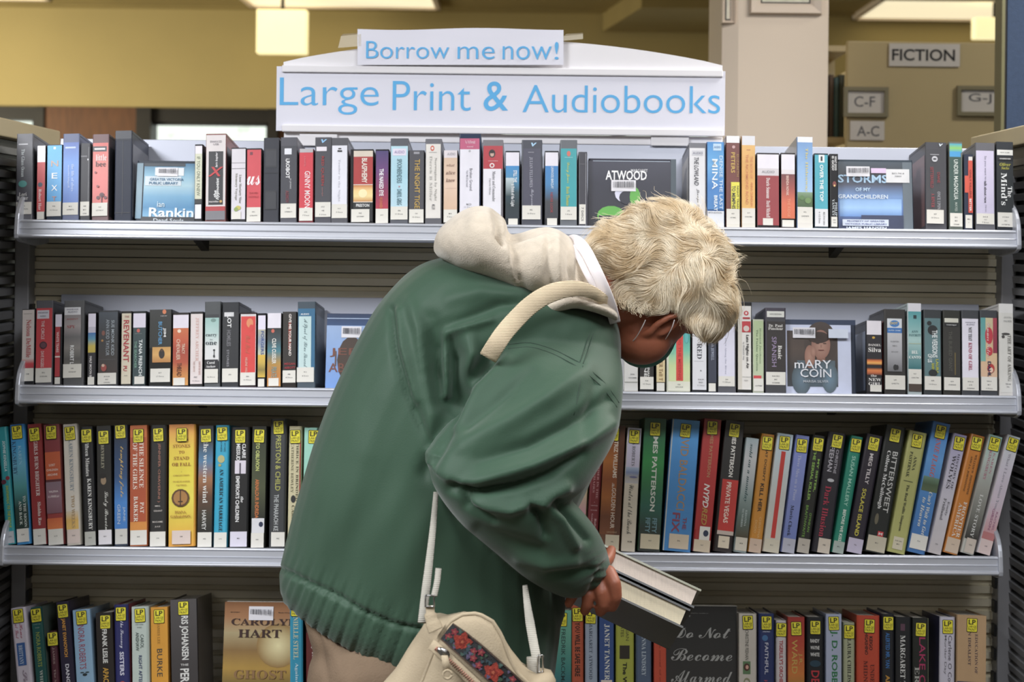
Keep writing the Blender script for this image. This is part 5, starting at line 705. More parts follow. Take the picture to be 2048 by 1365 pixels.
# ------------------------------------------------------------------ row 3 (large print)
def B3(v=.03, u=.5): return ('lp', '', u, v)
q(2, 'B', [
 (12, 32, -18, 857, '1f98a0', 'teal large-print book lettered SHOPAHOLIC, first on the third shelf', [T('SOPHIE KINSELLA', .6, .12, .38, .34, 'd8eef0', 'I'), O(.25, .47, .3, '5c1e34', 1), O(.75, .44, .25, '8c2438', 1), T('SHOPAHOLIC TO THE RESCUE', .6, .50, .86, .36, 'b8c83c', 'I'), L(.89, .99, 'KIN', 0, 1, 'b4b8bc')]),
 (33, 63, -14, 852, '2e8cc8', 'sky blue large-print book darkening to green at the foot', [G(0, .87, '2f7cc8', '3ca6dc', '6ab8d4', '4f9c9c', '22403a', '1e332c'), T('KINGSBURY', .2, .14, .42, .3, '2a4a70', 's'), T('KAREN', .62, .18, .34, .24, '9ad0e8', 's'), T('TO THE MOON', .75, .60, .86, .2, 'dfe8e0', 's'), T('AND BACK', .42, .64, .84, .2, 'dfe8e0', 's'), L(.87, .98, 'KIN', .05, .95), B3(.01)]),
 (66, 95, -12, 851, '8c2424', 'dark red large-print book lettered GIRLS BURN BRIGHTER', [R(0, 0, 1, .87, '98292a'), T('GIRLS BURN BRIGHTER', .55, .14, .60, .3, 'e8dcd8', 's'), T('Shobha Rao', .6, .65, .84, .26, 'e8dcd8', 's'), L(.87, 1, 'RAO', .02, 1), B3(.03)]),
 (96, 130, -10, 852, '7c3030', 'maroon and orange large-print book lettered LOST CHILDREN ARCHIVE', [G(0, .87, '8c3c40', '8c2c30', 'a03832'), R(0, .23, 1, .46, 'cc5c2c'), H('LOST', .45, .34, .4, .15, 'f0d8c8', 'B'), H('CHILDREN', .45, .38, .76, .14, 'f0d8c8', 'B'), H('ARCHIVE', .45, .42, .66, .14, 'f0d8c8', 'B'), R(0, .46, 1, .48, '5c2428'), G(.48, .74, '8c7480', '94707c', '7c5460'), H('VALERIA', .48, .56, .62, .13, 'ecdcdc', 'B'), H('LUISELLI', .48, .6, .7, .13, 'ecdcdc', 'B'), G(.78, .87, 'd0602c', 'dc7838'), L(.87, 1, 'LUI', .03, 1), B3(.01)]),
 (133, 163, -8, 851, 'd6cec0', 'cream large-print book lettered TWO WEEKS, yellow at the foot', [R(0, 0, .92, .87, 'dcd4c8'), G(.72, .87, 'd8ccb8', 'e0b45c', 'e4bc64', u1=.92), T('KAREN KINGSBURY', .52, .12, .56, .3, '8c98a0', 's'), T('TWO WEEKS', .55, .59, .86, .26, 'b0946a', 's'), L(.87, .985, 'KIN', .05, 1, 'd8c8c0'), B3(.02)]),
 (168, 194, -8, 856, '16161a', 'black large-print book lettered Fifteen Minutes', [T('Fifteen Minutes', .5, .12, .42, .34, 'e8e8e4', 's'), T('KAREN KINGSBURY', .6, .44, .87, .34, 'f0f0ec', 's'), L(.885, 1, 'KIN', .05, 1, 'b8b8b0'), B3(.02)]),
 (195, 226, -3, 854, '1a1a18', 'black large-print book with a pale face and script lettering', [G(0, .87, '22221e', '1c1c18', '26231e', '16140f'), T('BEVERLEY', .4, .16, .36, .22, 'a8a48c', 's'), O(.45, .46, .2, '9c8468', 1.5), O(.4, .42, .24, '1a1612', .8), T('Lady Bravin', .6, .55, .87, .36, 'dcdcd4', 'c'), L(.87, .99, 'BEV', .05, 1, 'e0dce0'), B3(.04)]),
 (228, 257, -1, 852, '1a2c44', 'navy and blue large-print book lettered tempting fate in gold', [G(0, .86, '20201e', '1e3a5c', '284c78', '3a80c8', '3478c0'), T('tempting fate', .55, .18, .60, .34, 'd8b45c', 'c'), T('JANE', .75, .68, .8, .2, 'b8c8d8', 'n'), T('GREEN', .35, .66, .82, .24, 'b8c8d8', 'n'), L(.86, .985, 'GRE', .05, 1, 'cccac4'), B3(.0)]),
 (259, 296, 0, 853, 'c4672c', 'orange large-print book lettered THE SILENCE OF THE GIRLS', [G(0, .87, 'c8682c', 'cc742c', 'd88c34'), R(0, .1, .96, .80, 'b04c20'), T('THE SILENCE', .68, .14, .52, .26, 'f0e2d4', 's'), T('OF THE GIRLS', .3, .14, .53, .26, 'f0e2d4', 's'), T('PAT', .72, .64, .73, .22, 'f0e2d4', 's'), T('BARKER', .35, .59, .8, .24, 'f0e2d4', 's'), L(.87, .99, 'BAR', .02, 1), B3(.03)]),
 (298, 333, 2, 852, '22211f', 'black large-print book with red-brown vertical lettering in brackets', [T('( JENNIFER CHIAVERINI )', .55, .13, .64, .2, 'a8705c', 'n'), H('MRS.', .5, .67, .35, .09, 'd8d0c8', 'n'), H('GRANT', .52, .71, .55, .1, 'd8d0c8', 'n'), H('MADAME', .5, .8, .65, .1, 'd8d0c8', 'n'), H('JULE', .5, .84, .35, .1, 'd8d0c8', 'n'), L(.88, 1, 'CHI', .02, 1), B3(.025)]),
 (336, 392, 1, 851, 'dc9c2c', 'wide yellow large-print book with a round medallion', [G(0, 1, 'e89448', 'e6c83c', 'e6d43c', 'e6d84a', 'e2c23a', 'dc9a30', u1=.95), H('SEVEN', .5, .125, .5, .12, '9c6020', 's'), H('STONES', .48, .18, .66, .13, '9c6020', 's'), H('TO', .48, .23, .22, .11, '9c6020', 's'), H('STAND', .48, .28, .58, .13, '9c6020', 's'), H('OR FALL', .48, .33, .72, .13, '9c6020', 's'), H('A', .48, .39, .04, .05, 'b89038', 's'), H('COLLECTION', .48, .42, .62, .06, 'b89038', 's'), H('OF OUTLANDER', .48, .47, .64, .06, 'b89038', 's'), H('FICTION', .48, .5, .4, .06, 'b89038', 's'), O(.45, .605, .34, '5c3c20', 1), O(.45, .605, .27, 'a8783c', 1), R(.43, .54, .47, .67, '3c2818'), R(.36, .63, .54, .64, '3c2818'), H('DIANA', .45, .72, .42, .1, '9c6020', 's'), H('GABALDON', .46, .755, .76, .1, '9c6020', 's'), L(.87, .98, 'GAB', .14, .84, 'd4c4bc'), B3(.03)]),
 (393, 425, 4, 853, '22262a', 'large-print book lettered the western wind, blue sky over brown field', [G(0, .88, '2a2e34', '3c4650', '4f7ca0', '9c6a44', '5c3c28', '3a3428', '1c1c18'), T('the western wind', .5, .13, .64, .34, 'e0e0dc', 's'), T('HARVEY', .45, .70, .86, .28, 'e0e0dc', 'n'), L(.88, 1, 'HAR', .02, 1), B3(.025)]),
 (426, 455, 5, 852, '27a2c4', 'cyan large-print book lettered AN AMERICAN MARRIAGE', [T('TAYARI', .72, .13, .22, .18, '1f5c70', 'n'), T('JONES', .42, .13, .22, .18, '1f5c70', 'n'), O(.45, .28, .28, 'b8b47c', 1.1), O(.35, .33, .12, 'a8a468', 1), T('AN AMERICAN MARRIAGE', .5, .36, .87, .28, '1a3844', 's'), L(.88, 1, 'JON', .02, 1, 'dcdad2'), B3(.015)]),
 (458, 497, 4, 856, '141414', 'black large-print book with a city tower photo, lettered EMPEROR CHILDREN', [T('CLAIRE', .72, .14, .26, .2, 'ececec', 'B'), T('MESSUD', .4, .14, .28, .22, 'ececec', 'B'), R(.22, .28, .84, .39, 'dcd4e0'), R(.48, .3, .56, .39, '4c4454'), T("EMPEROR'S CHILDREN", .4, .41, .79, .22, 'ececec', 'B'), T('the', .66, .58, .63, .16, 'ececec', 'i'), L(.87, .995, 'MES', .02, .96, 'd6d2e0'), B3(.02)]),
 (500, 531, 4, 854, '1e2016', 'black and olive large-print book lettered INTO OBLIVION', [G(0, .76, '26281c', '38402a', '4a5034', '22241a'), T('INTO OBLIVION', .4, .1, .37, .28, 'c8d078', 'B'), T('ARNALDUR INDRIDA', .4, .44, .76, .28, 'cc7434', 'B'), R(.05, .76, .96, .88, 'dcdce0'), O(.72, .81, .16, '26304c', 1.2), L(.88, 1, 'IND', .02, .94), B3(.025)]),
 (537, 571, 4, 839, '3a3c3e', 'tall dark grey large-print book lettered THE PHARAOH KEY', [T('PRESTON & CHILD', .5, .13, .56, .34, 'b8b85c', 'n'), T('THE PHARAOH KE', .42, .59, .87, .3, 'c8cccc', 'n'), L(.88, .99, 'PRE', .12, 1), B3(.015)]),
 (574, 601, 4, 854, 'cfc6a0', 'cream large-print book touching the green jacket on the third shelf', [T('CATHERINE BEWLEY', .28, .14, .55, .22, '6a6448', 's'), T('THRICE IN BRINDED', .7, .13, .62, .2, '5c5640', 's'), O(.4, .6, .2, '2c2c2c', 1.6), T('CARR', .4, .65, .78, .24, '6a6448', 's'), R(.9, .12, 1, .8, '9c3024'), B3(.03)]),
 (604, 632, 4, 857, '9ad4c0', 'mint large-print book peeping out left of the green jacket', [R(0, 0, 1, 1, 'a0d8c4'), B3(.02, .75)]),
 (1146, 1168, 14, 880, 'd8d484', 'yellow and pink large-print book below the green elbow', [G(0, 1, 'dcd888', 'd8d890', 'd49ca8', 'd080a0'), T('By', .5, .4, .46, .5, '2c3020', 's')]),
 (1170, 1194, 15, 872, '7c2026', 'dark red large-print book left of the wood-brown one', [T('MURDER IN THE', .7, .2, .55, .2, 'c89090', 's'), T('CROSSHAIRS', .35, .2, .50, .2, 'c89090', 's'), H('A', .5, .58, .1, .1, 'd8b0b0', 's'), H('NERO WOLFE', .5, .61, .66, .1, 'd8b0b0', 's'), H('MYSTERY', .5, .65, .66, .1, 'd8b0b0', 's'), T('Robert', .7, .72, .84, .2, 'd8b0b0', 's'), T('Goldsborough', .35, .68, .87, .18, 'd8b0b0', 's')]),
 (1195, 1239, 13, 853, '6c3c1c', 'wood-brown large-print book lettered THE GOLDEN HOUR', [G(0, .87, '5c3418', '8c4c1c', 'b0661f', '8c4818', 'a8601f', '6c3816', '7c4218', u1=.72), R(.72, 0, 1, .87, '5a3016'), T('BEATRIZ WILLIAMS', .6, .05, .42, .2, 'e8d8c4', 'B'), T('GOLDEN HOUR', .6, .5, .82, .2, 'e8d8c4', 'n'), T('The', .55, .46, .5, .12, 'e8d8c4', 'c'), H('LARGE PRINT', .6, .85, .5, .08, 'b09070', 'n'), L(.87, .99, 'WIL', .3, .98, 'd0c4ac'), B3(.015, .45)]),
 (1240, 1270, 14, 858, 'd8cebc', 'white large-print book with a beach picture and script lettering', [G(0, .32, 'd4d0e4', 'ccc4d8'), T('NORA ROBERTS', .52, .04, .31, .24, '66646c', 's'), G(.32, .45, 'b0bcd0', '7c8cb0', 'b0a89c', 'c4c0c4'), O(.6, .4, .3, '6c6c94', .25), R(0, .45, 1, 1, 'd8ccb8'), T('Winter at the Beach', .5, .46, .86, .36, '55544c', 'c'), H('ROB', .6, .92, .32, .11, '33332e', 'B'), B3(.015)]),
 (1274, 1320, 14, 839, '1c5c38', 'green large-print book lettered FIFTY FIFTY', [G(0, 1, '2c5c44', '226c40', '2c8c44', '2c7444', '286454', '24342a', '1f2820'), T('JAMES PATTERSON', .52, .06, .70, .3, 'd8dcd0', 'B'), T('FIFTY', .7, .75, .86, .22, '7098a0', 'B'), T('FIFTY', .38, .75, .86, .22, '7098a0', 'B'), L(.87, .98, 'PAT', .08, .98, 'cfc4a8'), B3(.03)]),
 (1323, 1381, 20, 843, '3c86c8', 'wide bright blue large-print book with orange outlined lettering', [R(0, 0, .09, 1, 'c8c8c0'), G(0, 1, '4a9cdc', '3f8fd2', '3c8aca', '3a84c2', u0=.04), T('DAVID BALDACCI', .52, .04, .69, .3, 'b08858', 'n'), T('FIX', .4, .71, .86, .28, '8c3c54', 'B'), T('THE', .72, .74, .83, .14, '8c3c54', 'B'), L(.87, .98, 'BAL', .2, .92, 'd4c4ac'), B3(.03)]),
 (1383, 1420, 24, 841, 'a82420', 'red large-print book lettered NYPD RED', [G(0, .84, 'a8302c', 'b42824', 'bc2420', 'a81c1c'), T('JAMES PATTERSON', .5, .07, .44, .26, 'b8845c', 'B'), T('NYPD', .5, .49, .67, .34, 'f0ece4', 'I'), T('RED', .5, .67, .80, .32, 'b89040', 'I'), R(.3, .81, .92, .91, 'e4e0d8'), O(.68, .86, .16, '26304c', 1.2), L(.91, 1, 'PAT', .02, 1, 'd4c4ac'), B3(.015)]),
 (1424, 1464, 26, 845, '2a201e', 'black and red large-print book lettered PRIVATE VEGAS', [R(0, 0, 1, .45, '262422'), R(.12, .45, 1, .84, 'c4281c'), T('JAMES PATTERSON', .5, .06, .43, .3, 'ece8e0', 'B'), T('PRIVATE VEGAS', .5, .47, .78, .26, 'f0d8c8', 'B'), R(.1, .84, 1, .87, 'c8b8ac'), L(.88, .97, 'PAT', .22, .82, 'dccfb8'), B3(.02)]),
 (1465, 1493, 26, 879, '9caaa8', 'grey-green large-print book lettered sold on a monday', [G(0, .87, 'a0b0b4', 'c4c4c4', 'b8bcbc', '8c9c98', '5c6c64', '4c4430'), T('sold on a monday', .45, .05, .57, .3, '20484c', 'i'), T('KRISTINA', .65, .63, .77, .16, 'b8c4c0', 's'), T('MCMORRIS', .38, .62, .78, .16, 'b8c4c0', 's'), L(.87, .985, 'MCM', .05, 1, 'd0c8b8')]),
 (1494, 1522, 28, 871, 'c8851c', 'mustard large-print book lettered KILL HER', [T("WHAT DOESN'T", .55, .06, .40, .2, '3c2c14', 'B'), T('KILL HER', .5, .42, .66, .3, '2c1e10', 'B'), T('CHRISTINA', .66, .70, .88, .18, 'd8a860', 'B'), T('DODD', .35, .73, .84, .18, 'd8a860', 'B'), L(.885, 1, 'DOD', .02, 1, 'ccb4a0'), B3(.02)]),
 (1523, 1558, 30, 871, 'c8c8c0', 'pale large-print book with a long red stripe', [G(0, .9, 'b8ccd8', 'ccd0cc', 'ccc8bc'), R(.38, .15, .66, .88, 'c4281c'), L(.89, 1, 'BOS', .02, 1, 'd0c8b4'), B3(.02)]),
 (1560, 1589, 31, 874, '7884c0', 'periwinkle large-print book lettered Three Men on a Plane', [G(0, .88, '7c88c8', '8490cc', '6c7cb8'), T('Three Men on a Plane', .45, .17, .56, .24, 'b8bcdc', 's'), T('Mavis Cheek', .4, .6, .86, .26, '20243c', 's'), L(.88, 1, 'CHE', .02, 1, 'b4b4c0'), B3(.03)]),
 (1590, 1618, 34, 874, '1a1a14', 'black large-print book lettered THE SERIAL KILLER in green', [T('MY SISTER,', .72, .2, .48, .2, '8cb84c', 'B'), T('THE SERIAL KILLER', .35, .12, .56, .22, '8cb84c', 'B'), T('OYINKAN', .7, .66, .82, .18, '78a844', 'n'), T('BRAITHWAITE', .35, .60, .87, .2, '78a844', 'n'), L(.88, 1, 'BRA', .02, 1, 'b8b0a4'), B3(.02)]),
 (1621, 1659, 34, 869, '221e28', 'black large-print book lettered Dark Illusion in red', [T('CHRISTINE', .66, .14, .34, .16, 'b8b4bc', 'n'), T('FEEHAN', .34, .12, .33, .26, 'c8c4cc', 'n'), O(.5, .4, .2, 'c8c8cc', .5), T('Dark Illusion', .42, .45, .87, .34, 'b02844', 's'), L(.88, 1, 'FEE', .3, 1, 'd0c4b4'), B3(.015, .55)]),
 (1661, 1687, 40, 876, '12846c', 'emerald large-print book lettered BEFORE WE KISS', [T('SUSAN MALLERY', .5, .17, .60, .32, 'a8dcc8', 'n'), T('BEFORE WE KISS', .5, .63, .9, .28, 'dcece0', 'B'), L(.9, 1, 'MAL', .02, 1, 'a8b4ac'), B3(.02)]),
 (1689, 1724, 43, 874, '241c2a', 'plum black large-print book lettered SOLACE ISLAND', [T('MEG TILLY', .5, .16, .42, .24, 'dcd4d4', 'B'), T('SOLACE ISLAND', .45, .46, .86, .26, 'd0c444', 'B'), L(.88, 1, 'TIL', .02, .98, 'c4bcd0'), B3(.02)]),
 (1727, 1769, 44, 857, '1a1e1a', 'black large-print book lettered BITTERSWEET', [T('BITTERSWEET', .68, .2, .68, .28, 'd0d0cc', 'n'), T('Colleen McCullough', .32, .2, .66, .24, 'ececea', 's'), O(.3, .74, .1, '6a6450', 3), R(.48, .83, .78, .875, 'c42c30'), H('M', .63, .85, .2, .14, 'e8d8d8', 'B'), L(.87, .99, 'MCC', .02, 1, 'c4bca8'), B3(.02)]),
 (1772, 1810, 45, 868, 'b4b46c', 'olive yellow large-print book with grey serif lettering', [H('NEW YORK TIMES', .45, .135, .5, .05, '5c5c3c', 's'), T('ANNA', .6, .2, .32, .18, '3c402c', 's'), T('PASTERNAK', .32, .17, .38, .18, '3c402c', 's'), R(.15, .41, .7, .415, '5c6040'), T('The Real Wallis Simpson', .45, .44, .82, .2, '4c5038', 's'), L(.87, .97, '305.241|MTN', .2, .8, 'd0c8b0'), B3(.02)]),
 (1812, 1850, 52, 850, '3a72b0', 'blue large-print book with orange letters and a tree picture', [G(0, .86, '3f7cc4', '5c9cd8', '4484c4', '3c74b4'), T('FANNIE FLAGG', .5, .04, .42, .3, 'c85c4c', 'i'), G(.42, .53, '6c8c74', '4c6044', '5c6c4c', u0=.05), T("Can't Wait to Get", .66, .53, .86, .22, 'e0e4dc', 'i'), T('to Heaven', .34, .58, .8, .2, 'e0e4dc', 'i'), L(.86, .97, 'FLA', .02, 1), B3(.02)]),
 (1853, 1882, 53, 873, 'c0bcc8', 'lilac white large-print book lettered HISTORY OF WOLVES', [G(0, 1, 'a49cc4', 'c8c4d4', 'd0ccd4', 'c4bcbc'), T('HISTORY OF', .7, .16, .46, .18, '4c4858', 's'), T('WOLVES', .38, .18, .46, .3, '44404c', 's'), T('Emily', .7, .56, .68, .22, '77747c', 's'), T('Fridlund', .4, .54, .72, .24, '77747c', 's'), H('FRI', .5, .92, .2, .1, '66666a', 'n'), B3(.02)]),
 (1884, 1915, 56, 875, 'cc7c1c', 'orange large-print book with western lettering', [T('WILLIAM W. JOHNSTONE', .68, .16, .50, .18, '5c3c1c', 's'), T('AND J.A. JOHNSTONE', .38, .18, .48, .16, '5c3c1c', 's'), T('FRONTIER', .72, .56, .86, .26, 'e4dcd0', 's'), T('AMERICA', .4, .58, .86, .26, 'e4dcd0', 's'), L(.87, .99, 'JOH', .02, 1, 'ccb8a4'), B3(.015)]),
 (1918, 1948, 58, 876, 'b0b0a8', 'grey large-print book lettered LOVE STORY', [G(0, .88, '9cc4b8', 'b8c4bc', 'a4a49c', '7c7c74', '2c2824'), T('KAREN', .7, .14, .32, .16, 'b47484', 's'), T('KINGSBURY', .38, .13, .38, .22, 'b47484', 's'), T('LOVE STORY', .5, .5, .86, .26, 'd8d8d4', 's'), L(.87, .99, 'KIN', .2, .95, 'c8bcb0'), B3(.015)]),
 (1951, 1980, 62, 877, 'ccc4c8', 'pink white large-print book leaning last on the third shelf', [G(0, .88, 'c8d0d0', 'd4ccd8', 'd0c0cc', 'c88c8c'), T('What I Love About You', .5, .15, .62, .22, '9c98a4', 's'), T('RACHEL', .7, .64, .80, .16, '9c6484', 'n'), T('GIBSON', .4, .62, .8, .2, '9c6484', 'n'), R(0, .82, 1, .88, 'b87474'), L(.88, 1, 'GIB', .02, 1, 'd4c0bc'), B3(.015)]),
])
